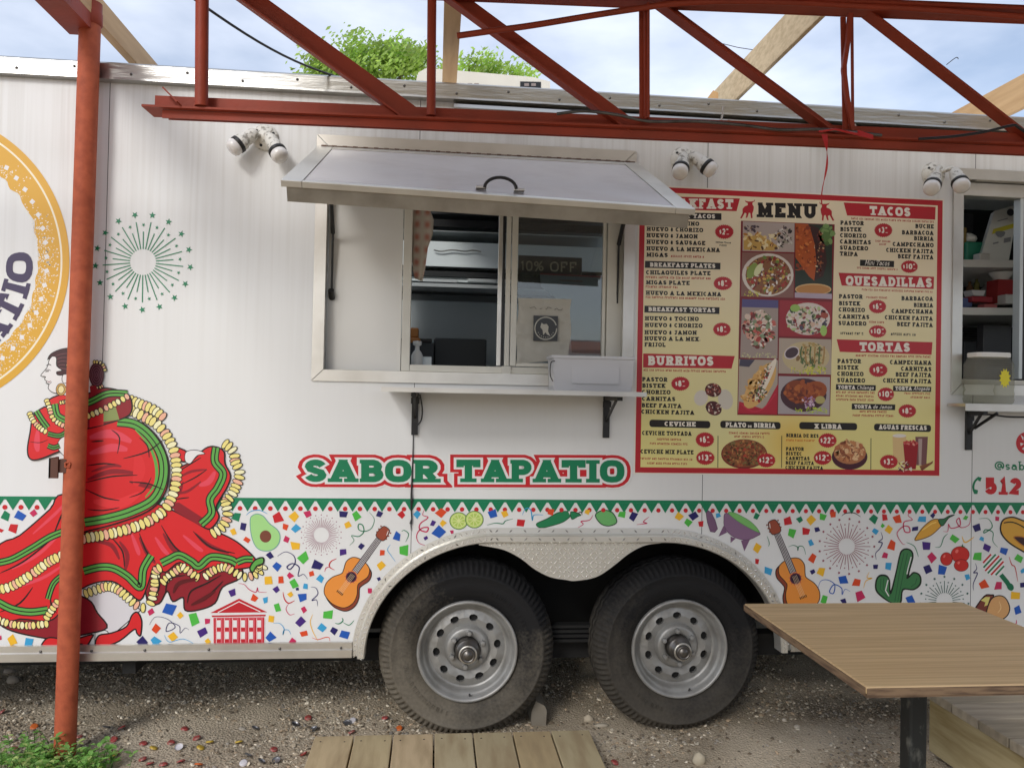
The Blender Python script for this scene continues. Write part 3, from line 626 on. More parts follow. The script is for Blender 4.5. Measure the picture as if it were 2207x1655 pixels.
# paper bag / towel hanging in the open half
TB=MB(); rows=[]
outl=[(888,442,921,442),(886,470,928,455),(888,500,935,474),(888,530,933,505),(888,560,922,535),(890,585,915,580),(894,600,909,606)]
for k,(xa_,ya_,xb_,yb_) in enumerate(outl):
    r=[]
    for j in range(7):
        t=j/6; p=atY(xa_+(xb_-xa_)*t,ya_+(yb_-ya_)*t,.085+.006*math.sin(j*2.1+k*.7)); r.append(p)
    rows.append(r)
TB.grid(rows,None,True)
tw=mat('red_checked_cloth',(.60,.55,.48),.85); t=tw.node_tree; b=t.nodes['Principled BSDF']; tc=N(t,'ShaderNodeTexCoord'); ws=[]
for ax_,sc in (('X',150),('Z',120)):
    wv=N(t,'ShaderNodeTexWave',bands_direction=ax_); wv.inputs['Scale'].default_value=sc/20; t.links.new(tc.outputs['Object'],wv.inputs['Vector']); ws.append(wv)
mu=N(t,'ShaderNodeMath',operation='MULTIPLY'); t.links.new(ws[0].outputs['Fac'],mu.inputs[0]); t.links.new(ws[1].outputs['Fac'],mu.inputs[1])
x=N(t,'ShaderNodeMix',data_type='RGBA'); x.inputs['A'].default_value=(.60,.55,.48,1); x.inputs['B'].default_value=(.50,.20,.15,1); t.links.new(mu.outputs[0],x.inputs['Factor']); t.links.new(x.outputs['Result'],b.inputs['Base Color'])
o=TB.obj('hanging_cloth',tw); sm=o.modifiers.new('solid','SOLIDIFY'); sm.thickness=.004; tag(o,'cream cloth with faded red check hanging at the left of the open window','cloth')
# ---------------- right hand window : shelving seen inside
G2=empty('sliding_window',(2.9,.05,1.48),T)
a,b,c,e=at3(2060,440,2070,800,.05)
X2L=atY(2062,640,.05)[0]; X2R=atY(2192,640,.05)[0]
for (u,v,w0,w1,m_) in ((2.263,X2L+.012,1.471,2.358,M['alu']),(X2R,X2R+.016,1.50,2.30,M['steel']),(X2R+.020,X2R+.034,1.50,2.30,M['black'])):
    mb=MB(); mb.box((u,.035,w0),(v,.075,w1)); mb.obj('frame',m_,G2)
zb2=atY(2100,818,.05)[2]; zt4=atY(2100,425,.05)[2]
mb=MB(); mb.box((X2L+.013,.03,1.471),(3.499,.08,zb2)); mb.obj('frame',M['cream'],G2,bevel=.003)
mb=MB(); mb.box((X2L+.013,.03,zt4),(3.499,.08,2.358)); mb.obj('frame',M['alu'],G2,bevel=.003)
mb=MB(); mb.box((X2R+.040,.052,zb2+.001),(3.498,.055,zt4-.001)); mb.obj('pane',M['glass'],G2)
# wall shelves inside along a partition: rack
RK=empty('storage_rack',(2.9,.6,.43)); tag(RK,'white storage rack with dark mesh back behind the right hand window','rack')
mb=MB(); mb.box((2.28,1.0,.43),(4.2,1.02,2.5)); mb.obj('back_panel',M['char'],RK)
def shelfz(px,py,Y): return atY(px,py,Y)[2]
zA=shelfz(2100,565,.32); zBs=shelfz(2100,668,.32)
for z in (zA,zBs):
    mb=MB(); mb.prism([(2.28,z-.03),(4.0,z+.01),(4.0,z+.045),(2.28,z+.005)],.32,.99); mb.obj('shelf',M['white'],RK)
for i in range(40):
    mb=MB() if i==0 else mb; z=1.30+.0125*i; mb.box((2.28,.985,z),(4.1,.992,z+.003))
tag(mb.obj('mesh_back',M['hub'],RK),kind='stuff')
def on(px0,py0,px1,py1,Y,d,name,label,cat,m,rotz=0,sh=None,bev=.004):
    a,b,c,e=at3(px0,py0,px1,py1,Y); 
    base=(c+e)/2
    mb=MB(); mb.box((a,Y,c),(b,Y+d,e)); o=mb.obj(name,m,bevel=bev); tag(o,label,cat); return o
CB=MB(); q=[(2108,572),(2175,560),(2196,440),(2143,455)]
pts=[atY(x,y,.36) for x,y in q]; back=[p+np.array([.02,.05,0]) for p in pts]
CB.hexa([pts[0],pts[1],back[1],back[0],pts[3],pts[2],back[2],back[3]]); cbx=CB.obj('carton',M['white'],bevel=.002); tag(cbx,'tall leaning white carton with yellow stripe on the top shelf of the rack','box')
pm=MB()
def pq(A,B_,C,D_,Yo,col): pm.face([atY(x,y,Yo) for x,y in (A,B_,C,D_)],col)
pq((2138,505),(2186,491),(2188,481),(2141,494),.355,(.72,.62,.05))
pm.face([atY(2178+8*math.cos(t*.6),458+8*math.sin(t*.6),.355) for t in range(10)],(.05,.05,.06))
pm.face([atY(2156+11*math.cos(t*.7),501+(11*math.sin(t*.7) if math.sin(t*.7)>0 else 3*math.sin(t*.7)),.354) for t in range(9)],(.30,.30,.31))
pq((2163,524),(2178,521),(2179,511),(2164,514),.355,(.3,.3,.32)); pq((2140,527),(2152,524),(2152,521),(2140,524),.355,(.3,.3,.32))
pq((2150,478),(2172,472),(2172,470),(2150,476),.355,(.3,.3,.32))
pm.obj('carton_print',M['print'],cbx)
mb=MB(); a,b,c,e=at3(2084,520,2120,562,.40); mb.box((a,.40,c),(b,.52,e)); gb=mb.obj('green_tub',mat('green_print_tub',(.02,.22,.13),.4),bevel=.008); tag(gb,'green tub with white bag stuffed on top beside the tall white carton','tub')
mb=MB(); mb.lathe([(.0001,0),(.035,.004),(.045,.02),(.04,.035),(.02,.05),(.0001,.055)],((a+b)/2,.46,e),(0,0,1),12); mb.obj('white_bag',M['white'],gb)
mb=MB(); a,b,c,e=at3(2074,490,2083,562,.42); mb.box((a,.42,c),(b,.5,e)); tag(mb.obj('tan_carton',mat('tan_board',(.24,.17,.05),.7),bevel=.003),'narrow tan carton at the left end of the top shelf','box')
for (x0,y0,x1,y1,n_,lab,cat,col) in ((2150,602,2190,655,'red_grinder','red grinder with white funnel on the middle shelf of the rack','grinder',(.35,.02,.02)),(2074,642,2096,662,'blue_tray','flat blue tray of small things at the left of the middle shelf','tray',(.10,.14,.32)),(2096,638,2140,652,'red_tray','low red tray under the steel pan on the middle shelf','tray',(.35,.03,.04)),(2168,634,2190,655,'white_carton','small white carton in front of the red grinder','box',(.7,.7,.68)),(2094,625,2124,638,'steel_pan','small steel pan resting over the red tray','pan',(.6,.6,.6))):
    Yy={'white_carton':.345,'red_tray':.37,'steel_pan':.37}.get(n_,.40); a,b,c,e=at3(x0,y0,x1,y1,Yy); mb=MB()
    if n_=='steel_pan': mb.prism([(a+.01,c),(b-.01,c),(b,e),(a,e)],Yy,Yy+.06)
    elif n_=='red_grinder': mb.prism([(a,c),(b,c),(b,e),(a+.005,e)],Yy,Yy+.08)
    else: mb.box((a,Yy,c),(b,Yy+.08,e))
    o=mb.obj(n_,mat(n_+'_material',col,.4),bevel=.004); tag(o,lab,cat)
    if n_=='red_grinder': mb=MB(); mb.lathe([(.03,0),(.035,.01),(.055,.035),(.056,.04)],((a+b)/2,.44,e),(0,0,1),16); mb.obj('funnel',M['white'],o)
for (x0,y0,x1,y1,Yy,lab,cat,col) in ((2074,660,2086,668,.335,'tiny blue packet at the left front corner of the middle shelf','packet',(.08,.12,.35)),(2088,606,2100,640,.55,'brown bottle standing at the back left of the middle shelf','bottle',(.16,.08,.03)),(2104,600,2114,626,.56,'olive bottle behind the steel pan on the middle shelf','bottle',(.22,.20,.05)),(2124,610,2146,640,.56,'grey canister between the steel pan and the red grinder','canister',(.30,.30,.30)),(2112,545,2134,563,.345,'flat white pack lying below the leaning carton on the top shelf','pack',(.60,.58,.54)),(2072,460,2098,500,.80,'dark crate at the very back of the top shelf','crate',(.05,.05,.06)),(2122,655,2150,664,.335,'red and white packet at the front edge of the middle shelf','packet',(.45,.12,.12)),(2078,735,2104,815,.5,'black drum standing low behind the cloudy jar','drum',(.02,.02,.022)),(2120,700,2180,770,.62,'grey appliance low in the right hand window above the jar','appliance',(.12,.12,.13))):
    a,b,c,e=at3(x0,y0,x1,y1,Yy); mb=MB()
    if cat in('bottle','canister'): r_=(b-a)/2; mb.lathe([(.0001,0),(r_,.002),(r_,(e-c)*.6),(r_*.45,(e-c)*.8),(r_*.45,e-c),(.0001,e-c)],((a+b)/2,Yy+r_,c),(0,0,1),14)
    else: mb.box((a,Yy,c),(b,Yy+.05,e))
    tag(mb.obj(cat,mat(cat+'_stock',col,.45),bevel=0 if cat in('bottle','canister') else .004),lab,cat)
# ---------------- things on the shelves and in the glass
bx0,bx1=atY(1192,800,-.16)[0],atY(1366,800,-.16)[0]; bt=atY(1270,768,-.16)[2]
BI=empty('plastic_bin',((bx0+bx1)/2,-.1,ZSH)); tag(BI,'translucent white plastic bin standing on the serving shelf','bin')
def taper(x0,x1,y0,y1,z0,z1,d): return [(x0+d,y0+d,z0),(x1-d,y0+d,z0),(x1-d,y1-d,z0),(x0+d,y1-d,z0),(x0,y0,z1),(x1,y0,z1),(x1,y1,z1),(x0,y1,z1)]
pb=mat('milky_plastic',(.66,.66,.68),.3,noise=(8,4,.4,.8,.15),ncol=(.5,.5,.5),Transmission_Weight=.0)
ob_,ib_=taper(bx0,bx1,-.16,-.01,ZSH+.001,bt,.006),taper(bx0+.004,bx1-.004,-.156,-.014,ZSH+.005,bt,.006)
mb=MB()
for q in ((0,1,5,4),(1,2,6,5),(2,3,7,6),(3,0,4,7)): mb.face([ob_[k] for k in q]); mb.face([ib_[k] for k in q][::-1])
mb.face([ob_[k] for k in (0,3,2,1)]); mb.face([ib_[k] for k in (0,1,2,3)])
for q in ((0,1),(1,2),(2,3),(3,0)): mb.face([ob_[4+q[0]],ob_[4+q[1]],ib_[4+q[1]],ib_[4+q[0]]])
mb.obj('tub',pb,BI)
mb=MB(); mb.box((bx0-.005,-.166,bt-.010),(bx1+.005,-.160,bt+.002)); mb.box((bx0-.005,-.01,bt-.010),(bx1+.005,-.004,bt+.002)); mb.box((bx0-.006,-.1595,bt-.010),(bx0-.0005,-.011,bt+.002)); mb.box((bx1+.0005,-.1595,bt-.010),(bx1+.006,-.011,bt+.002)); mb.obj('rim',pb,BI,bevel=.002)
mb=MB(); mb.prism([(bx0+.075,ZSH+.030),(bx1-.06,ZSH+.030),(bx1-.06,bt-.045),(bx0+.075,bt-.045)],-.163,-.156); mb.obj('label_holder',pb,BI,bevel=.004)
mb=MB(); mb.tube(smooth([(bx0+.004,-.17,bt-.022),(bx0-.012,-.18,bt-.03),(bx0-.014,-.18,bt-.075),(bx0-.002,-.17,bt-.10)],4),.0022,6); mb.obj('wire_handle',M['black'],BI)
# jar on the right shelf
jx=atY(2155,860,-.13)[0]; jz0=ZS2+.001; jt=atY(2155,768,-.06)[2]; jw=(atY(2200,800,-.10)[0]-atY(2110,800,-.10)[0])/2
JR=empty('plastic_jar',(jx,-.062,jz0)); tag(JR,'cloudy square plastic jar with yellow star sticker and white lid on the right shelf','jar')
def sqr(r,z,n=24):
    o=[]
    for k in range(n):
        a=2*math.pi*k/n; c_,s_=math.cos(a),math.sin(a); q=(abs(c_)**4+abs(s_)**4)**-.25; o.append((jx+r*q*c_,-.062+r*q*s_*.65,z))
    return o
mb=MB(); rows=[]
for r,z in ((jw*.90,0),(jw*.97,.006),(jw,.02),(jw*.97,.03),(jw,.042),(jw*.97,.06),(jw,.075),(jw*.98,(jt-jz0)*.82),(jw*.86,(jt-jz0)*.93),(jw*.80,(jt-jz0))): rows.append(sqr(r,jz0+z))
mb.grid(rows,None,True,cv=True); mb.face(rows[0][::-1]); mb.obj('body',M['clear'],JR)
mb=MB(); rows=[sqr(r,jt+z) for r,z in ((jw*.80,-.008),(jw*.84,-.006),(jw*.84,.010),(jw*.80,.013))]; mb.grid(rows,None,False,cv=True); mb.face(rows[-1]); mb.obj('lid',M['white'],JR)
mb=MB(); sc_=atY(2166,815,-.128); mb.face([tuple(sc_+np.array([(.036 if k%2 else .024)*math.cos(k*math.pi/12)*.75,0,(.050 if k%2 else .036)*math.sin(k*math.pi/12)*.85])) for k in range(24)],(.80,.70,.02)); st=mb.obj('star_sticker',M['print'],JR)
# ================================================================== red steel canopy : post, truss, roof
ps=atZ(145,1622,0); PX,PY=ps[0],ps[1]-.02
PO=empty('support_post',(PX,PY,0)); tag(PO,'leaning round red steel post standing in the weeds at the left','post')
ptop=atY(195,25,PY)
mb=MB(); n=24; dirt=[]
mb.tube([(PX,PY,-.02),(PX+(ptop[0]-PX)*.5,PY,ptop[2]*.5),tuple(ptop)],.0375,32); mb.obj('pipe',M['post'],PO)
mb=MB(); mb.lathe([(.0378,-.055),(.043,-.05),(.043,-.01),(.041,-.005),(.041,.03)],tuple(ptop),(0,0,1),24,cap=True); mb.obj('collar',M['red'],PO)
# bolt-on tab half way up
z_=atY(140,1005,PY)[2]; x_=atY(125,1005,PY)[0]
mb=MB(); mb.box((x_-.012,PY-.045,z_-.040),(x_+.020,PY-.037,z_+.035)); mb.box((x_-.012,PY-.045,z_-.040),(x_-.006,PY+.02,z_+.035)); mb.box((x_+.018,PY-.036,z_-.020),(x_+.045,PY-.010,z_+.030)); mb.obj('tab',mat('rusty_tab',(.10,.035,.02),.6),PO)
mb=MB()
for k in range(9): a=k*.7; r=.010+.002*math.sin(k*3); mb.tube([(x_+.052+r*math.cos(a),PY-.039,z_+.01+r*math.sin(a)),(x_+.052+r*math.cos(a+.75),PY-.039,z_+.01+r*math.sin(a+.75))],.0035,6)
mb.obj('weld_scar',M['post'],PO)
# beam from the post top back over the patio
bt_=np.array([atY(150,72,PY+.03)[0]+.085,PY,atY(150,72,PY+.03)[2]])
mb=MB(); mb.box((bt_[0]-.085,-4.5,bt_[2]-.0),(bt_[0]-.080,PY+.03,bt_[2]+.14)); mb.box((bt_[0]-.085,-4.5,bt_[2]-.005),(bt_[0]+.02,PY+.03,bt_[2]-.0)); mb.box((bt_[0]+.016,-4.5,bt_[2]+.0002),(bt_[0]+.020,PY+.03,bt_[2]+.14)); mb.box((bt_[0]-.0795,PY+.022,bt_[2]+.0002),(bt_[0]+.0155,PY+.028,bt_[2]+.14)); mb.obj('channel_beam',M['red'],PO)
mb=MB(); q=[atY(x,y,PY-.06) for x,y in ((85,-10),(105,15),(130,38),(152,44),(172,35),(185,20),(188,-5))]; mb.tube(smooth(q,5),.0055,8); tag(mb.obj('grey_cable',M['hub']),'dark cable looping from the red beam to the post top','cable')
# truss lying in a slightly turned vertical plane
TA=np.array([-.81,-.85,0]); TN=np.array([.13,2.56,0]); TN=TN/np.linalg.norm(TN)
TD=np.array([TN[1],-TN[0],0])   # along the truss
def tp(px,py,off=0): return Vector(atP(px,py,TA-TN*off,TN))
TR=empty('steel_truss',(.6,-.92,2.17)); tag(TR,'red steel truss with diagonal braces running over the front of the trailer','truss')
def Lb(p0,p1,w,t=.005,name='member',flip=1,offn=0,dep=None):
    # angle iron: web in the truss plane, flange towards the viewer
    p0=Vector(p0);p1=Vector(p1);n=Vector(TN);d=(p1-p0).normalized();v=d.cross(n); mb=MB(); dep=dep or w
    p0=p0+n*offn;p1=p1+n*offn
    mb.bar(p0,p1,t,w,u=n); mb.bar(p0+v*flip*(w/2-t/2)-n*(dep/2+t/2+.0005),p1+v*flip*(w/2-t/2)-n*(dep/2+t/2+.0005),dep,t,u=n)
    return mb.obj(name,M['red'],TR)
# bottom chord: two pieces (web + flange)
pL,pR=tp(335,207),tp(2260,291); 
def ext(a,b,t): return a+(b-a)*t
pR=ext(pL,pR,1.9)
def chord(pa,pb,web,fl,name):
    mb=MB(); n=Vector(TN); up_=Vector((0,0,1))
    for s in (1,):
        mb.bar(pa-up_*web/2,pb-up_*web/2,.006,web,u=n)
    o=mb.obj(name,M['red'],TR); 
    mb=MB(); mb.bar(pa-up_*(web+.0035)-Vector(TD)*.02,pb-up_*(web+.0035),fl,.006,u=n); 
    mb.bar(pa-up_*(web+.0075+.012)+Vector(TD)*.03-n*(fl/2-.02),pb-up_*(web+.0075+.012)-n*(fl/2-.02),.005,.022,u=n)
    mb.bar(pa-up_*(web+.0075+.006)+Vector(TD)*.03+n*(fl/2-.02),pb-up_*(web+.0075+.006)+n*(fl/2-.02),.005,.012,u=n)
    mb.obj(name+'_flange',M['red'],TR)
chord(pL,pR,.040,.085,'bottom_chord')
mb=MB(); g0=tp(357,195,.02); mb.bar(g0,tp(388,226,.045),.03,.004,u=Vector(TN)); mb.obj('bent_tab',M['red'],TR)
# top chord
qL=tp(700,-9);qR=tp(2207,52); qR2=ext(qL,qR,1.9); qL2=ext(qL,qR,-.95)
mb=MB(); upv=Vector((0,0,1)); n=Vector(TN)
mb.bar(qL2+upv*.028,qR2+upv*.028,.006,.056,u=n); mb.obj('top_chord',M['red'],TR)
mb=MB(); mb.bar(qL2+upv*.0035-n*.044,qR2+upv*.0035-n*.044,.08,.006,u=n); mb.obj('top_chord_flange',M['red'],TR)
Z=0
def up2(xt,yt,xb,yb,w,**k): return Lb(tp(xt,yt,Z),tp(xb,yb,Z),w,name='upright',**k)
mb=MB(); mb.tube([tp(436,-30,.035),tp(434,230,.035)],.018,20); mb.obj('upright',M['red'],TR)
mb=MB(); mb.tube([tp(931,-5,.03),tp(929,250,.03)],.013,16); mb.obj('upright',M['red'],TR)
Lb(tp(1383,18,.03),tp(1384,262,.03),.016,name='upright',dep=.02); Lb(tp(1395,18,.03),tp(1395,262,.03),.014,name='upright',flip=-1,dep=.03)
# twisted pair at the right
mb=MB(); mb.bar(tp(1817,38,.03),tp(1822,283,.03),.004,.016,u=n); mb.obj('upright',M['red'],TR)
mb=MB(); pth=[(1832,30),(1827,90),(1818,150),(1825,210),(1838,283)]; 
for (a_,b_),(c_,d_) in zip(pth[:-1],pth[1:]): mb.bar(tp(a_,b_,.045),tp(c_,d_,.045),.012,.012,u=n)
mb.obj('upright',M['red'],TR)
mb=MB(); mb.bar(tp(1836,30,.028),tp(1838,283,.028),.004,.008,u=n); mb.obj('upright',M['red'],TR)
Lb(tp(515,-20,-.01),tp(893,254,-.01),.056,name='diagonal',dep=.03,flip=-1); Lb(tp(965,-14,-.01),tp(1368,283,-.01),.050,name='diagonal',dep=.035,flip=-1)
Lb(tp(1418,8,-.01),tp(1812,300,-.01),.036,name='diagonal',dep=.04,flip=-1); Lb(tp(1862,26,-.01),tp(2240,320,-.01),.036,name='diagonal',dep=.04,flip=-1)
Lb(tp(300,-180,-.01),tp(380,-90,-.01),.04,name='diagonal',dep=.04)
# conduit curving along the truss
mb=MB(); q=[tp(x,y,.07) for x,y in ((985,78),(1070,66),(1150,55),(1290,32),(1390,17),(1450,9),(1560,4),(1700,6),(1850,14),(2010,22),(2207,37))]; mb.tube(smooth(q,5),.0085,10); tag(mb.obj('steel_conduit',M['red']),'thin red painted conduit crossing the truss and curving along its top chord','conduit')
mb=MB(); q=[tp(x,y,.055) for x,y in ((1200,246),(1260,240),(1330,248),(1400,262),(1500,262),(1600,270),(1680,280),(1760,279),(1830,284),(1900,292))]; mb.tube(smooth(q,5),.0045,8); tag(mb.obj('grey_wire',M['hub']),'grey wire lying along the bottom chord of the truss','wire')
mb=MB(); q=[tp(x,y,.10) for x,y in ((1980,300),(2050,295),(2120,285),(2180,271),(2195,275),(2230,300))]; mb.tube(smooth(q,5),.004,8); tag(mb.obj('black_wire',M['black']),'black wire rising along the right end of the bottom chord','wire')
tape=mat('red_tape',(.55,.02,.02),.35)
mb=MB(); rows=[]
for k in range(13):
    t=k/12; p=tp(1777+6*math.sin(t*5),290+150*t,.10); wd=.006*(1.5 if t<.25 else .45)*(abs(math.cos(t*7))*.7+.3); rows.append([p-Vector((wd,0,0)),p+Vector((wd,.003*math.sin(t*9),0))])
mb.grid(rows,None,True); mb.tube([tp(1765,284,.1),tp(1800,279,.1),tp(1850,290,.1)],[.003,.003,.004],6); q=tp(1850,288,.1); mb.hexa([q+Vector(v) for v in ((0,0,-.006),(.045,0,-.014),(.045,.004,-.014),(0,.004,-.006),(0,0,.010),(.045,0,-.002),(.045,.004,-.002),(0,.004,.010))])
tag(mb.obj('red_tape',tape),'strip of red tape tied to the truss and hanging above the menu','tape')
for i,(px,py,qx,qy,lab) in enumerate(((1559,230,1556,262,'bent white wire end sticking out by the roof rail above the menu'),(1843,268,1848,300,'short white cord end beside the crooked upright of the truss'))):
    mb=MB(); mb.tube(smooth([tp(px,py,-.05),tp((px+qx)/2,(py+qy)/2,-.05),tp(qx,qy,-.05),tp(qx+18,qy-3,-.05)],4),.0028,6); mb.obj('wire_end',M['white'],TR)
# twigs / wire ends against the sky
mb=MB(); mb.tube([tp(1558,95,-.2),tp(1590,103,-.2),tp(1622,108,-.2)],.0012,5); tag(mb.obj('thin_wire',M['hub']),'thin loose wire by the pale rafter against the sky','wire')
mb=MB(); mb.tube(smooth([tp(2040,140,.03),tp(2058,126,.03),tp(2064,125,.03),tp(2065,128,.03)],3),.0012,5); tag(mb.obj('thin_wire',M['hub']),'tiny hooked wire standing on the rightmost diagonal brace','wire')
# sagging cable to the roof
mb=MB(); q=[tp(395,-15,-.15),tp(450,38,-.18)]; 
c0=np.array(tp(395,-18,-.1));c1=atY(745,172,.1)
pts=[c0+(c1-c0)*t+np.array([0,0,-.035*math.sin(math.pi*t)]) for t in np.linspace(0,1,14)]
mb.tube(pts,.0045,8); tag(mb.obj('black_cable',M['black']),'black cable sagging from the canopy down to the trailer roof','cable')
# canopy roof sheets over the patio
mb=MB(); rows=[]; zc=(qL.z+.12)
for k in range(121):
    x=-.75+.09*k; d=.012*(k%2); rows.append([(x,-.84-.05*(x+.8),zc+d),(x,-3.75,zc+d+.18)])
mb.grid(rows,None,False); o=mb.obj('canopy_roof',mat('rusty_corrugated_sheet',(.16,.13,.11),.6,.3,noise=(4,5,.4,.7,.6),ncol=(.13,.05,.03))); sm=o.modifiers.new('solid','SOLIDIFY'); sm.thickness=.003
canopy_o=o
tag(o,'corrugated metal canopy roof reaching from the red truss back over the patio','roof')
sun_board=MB(); sun_board.hexa([(-.75,-.86,zc-.01),(9.9,-1.40,zc-.01),(9.9,-1.36,zc-.01),(-.75,-.82,zc-.01),(-.75,-.86,zc+.50),(9.9,-1.40,zc+.50),(9.9,-1.36,zc+.50),(-.75,-.82,zc+.50)]); sun_board.obj('fascia',M['wood_pale'],canopy_o)  # board added above the view to keep low sun off the upper wall
# rear support of canopy
for k,x in enumerate((-.7,3.0,7.0)):
    mb=MB(); mb.tube([(x,-3.6,0),(x,-3.6,zc+.16)],.0375,16); tag(mb.obj('support_post',M['post']),('left','middle','right')[k]+'most round red post at the back edge of the canopy','post',)
# ================================================================== timber rafters over the trailer
def rafter(X,z0,w,h,m,lab,yend=2.9,z1=None,y0=-.80,nick=False):
    z1=z1 if z1 is not None else z0
    mb=MB(); mb.hexa([(X-w/2,y0,z0),(X+w/2,y0,z0),(X+w/2,yend,z1),(X-w/2,yend,z1),(X-w/2,y0,z0+h),(X+w/2,y0,z0+h),(X+w/2,yend,z1+h),(X-w/2,yend,z1+h)])
    o=mb.obj('rafter',m,bevel=.003); tag(o,lab,'rafter','timber rafters above the trailer roof'); return o
# building that closes the patio behind the viewer
PB=empty('patio_building',(4.2,-12,0)); tag(PB,'pale boarded patio building with an orange awning behind the viewer','building')
wb=mat('pale_boards',(.42,.43,.44),.8,noise=(3,5,.4,.7,.4),ncol=(.28,.28,.28),scale=(1,1,6))
mb=MB(); mb.box((-.9,-12.2,0),(12,-11.9,2.5)); mb.obj('wall',wb,PB)
aw=MB(); aw.prism([(-11.9,2.48),(-10.7,2.24),(-10.7,2.14),(-11.9,2.38)],1.4,6.6,None,0); aw.obj('awning',mat('orange_awning',(.62,.16,.05),.7),PB)
for x in (1.0,2.9,4.3,7.0):
    fr_o=MB(); fr_o.box((x-.65,-11.9,.9),(x+.65,-11.86,2.2)); W1=fr_o.obj('window',M['cream'],PB); g_=MB(); g_.box((x-.58,-11.859,.97),(x+.58,-11.85,2.13)); g_.obj('pane',M['black'],W1)
ZR=2.785
def raf(lo,edge,up,m,lab,yend):
    # lo: pixel on the far underside edge, edge: side/underside corner, up: pixel on the upper edge of the visible side
    a=atZ(*lo,ZR)[0]; b=atZ(*edge,ZR)[0]
    h=atX(*up,b)[2]-ZR
    w_=abs(a-b); return rafter((a+b)/2,ZR,w_,h,m,lab,yend)
raf((279,139.5),(297,139.5),(344,144),M['wood'],'leftmost rafter showing beside the round red post',1.6)
mb=MB(); a=atZ(953,183,ZR)[0]; b=atZ(984,182,ZR)[0]; rafter((a+b)/2,ZR,abs(b-a),.10,M['wood'],'rafter seen end-on between the uprights in front of the tree',1.5)
raf((1590,219),(1581,219),(1541,194),M['wood_pale'],'pale strand board rafter right of the paired uprights',1.0)
raf((2171,254),(2160,254),(2047,245),M['wood'],'rightmost fresh yellow rafter at the edge of the photo',1.0)
mb=MB(); mb.hexa([atY(x,y,Y) for Y in (.30,.36) for x,y in ((1517,222),(1548,222),(1548,200),(1537,195))]); tag(mb.obj('timber_block',M['wood']),'small split timber block against the pale strand board rafter at the roof rail','block')
mb=MB(); mb.box((-1.6,2.5,ZR-.09),(3.3,2.54,ZR-.004)); o=mb.obj('timber_beam',M['wood']); tag(o,'timber beam behind the trailer carrying the far end of the rafters','beam')
for i,x in enumerate((-1.5,3.2)):
    mb=MB(); mb.box((x-.045,2.545,0),(x+.045,2.635,ZR)); tag(mb.obj('timber_post',M['wood']),('left','right')[i]+' timber post behind the trailer under the timber beam','post')
# ================================================================== tree behind
def tree(blobs,base,Y,label,seed,n,ls=.095):
    rg=random.Random(seed); E=empty('leafy_tree',(base,Y,0)); tag(E,label,'tree')
    mb=MB(); tops=[]
    zc=min(atY(b[0],b[1],Y)[2] for b in blobs)
    mb.tube([(base,Y,-.1),(base+.1,Y,1.2),(base,Y+.1,zc-.6)],[.16,.13,.10],10)
    for (bx,by,rx,ry) in blobs:
        c=atY(bx,by,Y); mb.tube([(base,Y+.05,zc-.9),((base+c[0])/2,Y,(zc-.6+c[2])/2-.1),tuple(c)],[.07,.045,.015],6)
    mb.obj('trunk',mat('bark',(.12,.09,.06),.9),E)
    mb=MB(); px=Y+3.12
    for (bx,by,rx,ry) in blobs:
        c=Vector(atY(bx,by,Y)); RX=rx*px/FPX; RZ=ry*px/FPX
        cl=[(Vector((rg.gauss(0,.5)*RX,rg.gauss(0,.55)*RX*1.1,rg.gauss(0,.5)*RZ))) for _ in range(max(6,int(n/60)))]
        for q in cl:
            g=rg.uniform(.6,1.45); rr=rg.uniform(.08,.20)
            for _ in range(60):
                p=c+q+Vector((rg.gauss(0,rr),rg.gauss(0,rr),rg.gauss(0,rr*.7)))
                d=Vector((rg.gauss(0,1),rg.gauss(0,1),rg.gauss(0,.6))).normalized(); u=d.orthogonal().normalized(); v=d.cross(u)
                L_=rg.uniform(.35,.8)*ls; k=rg.uniform(.8,1.2)*g
                col=(.25*k,.37*k,.11*k)
                mb.face([p-u*L_,p+v*L_*.38,p+u*L_,p-v*L_*.38],col)
    m=mat('leaf_green',attr=True,rough=.45); t=m.node_tree; b=t.nodes['Principled BSDF']; b.inputs['Subsurface Weight'].default_value=0
    tr=N(t,'ShaderNodeBsdfTranslucent'); at=[x for x in t.nodes if x.type=='ATTRIBUTE'][0]; br=N(t,'ShaderNodeMix',data_type='RGBA',blend_type='MULTIPLY'); br.inputs['Factor'].default_value=1; br.inputs['B'].default_value=(2.4,2.2,1.2,1); t.links.new(at.outputs['Color'],br.inputs['A']); t.links.new(br.outputs['Result'],tr.inputs['Color'])
    ms=N(t,'ShaderNodeMixShader'); ms.inputs[0].default_value=.5; o_=[x for x in t.nodes if x.type=='OUTPUT_MATERIAL'][0]; t.links.new(b.outputs[0],ms.inputs[1]); t.links.new(tr.outputs[0],ms.inputs[2]); t.links.new(ms.outputs[0],o_.inputs['Surface'])
    c=mb.obj('crown',m,E); c['kind']='stuff'
tree([(775,122,45,24),(735,160,40,22),(850,120,45,28),(890,140,40,22),(800,160,70,20),(700,165,25,14)],-1.6,12,'bright green leafy tree rising behind the trailer roof left of the air conditioner',5,1500)
tree([(1060,137,32,16),(1010,145,35,10),(1110,155,25,8),(1060,160,60,10)],.7,13,'low green tree top showing behind the air conditioner',9,420)
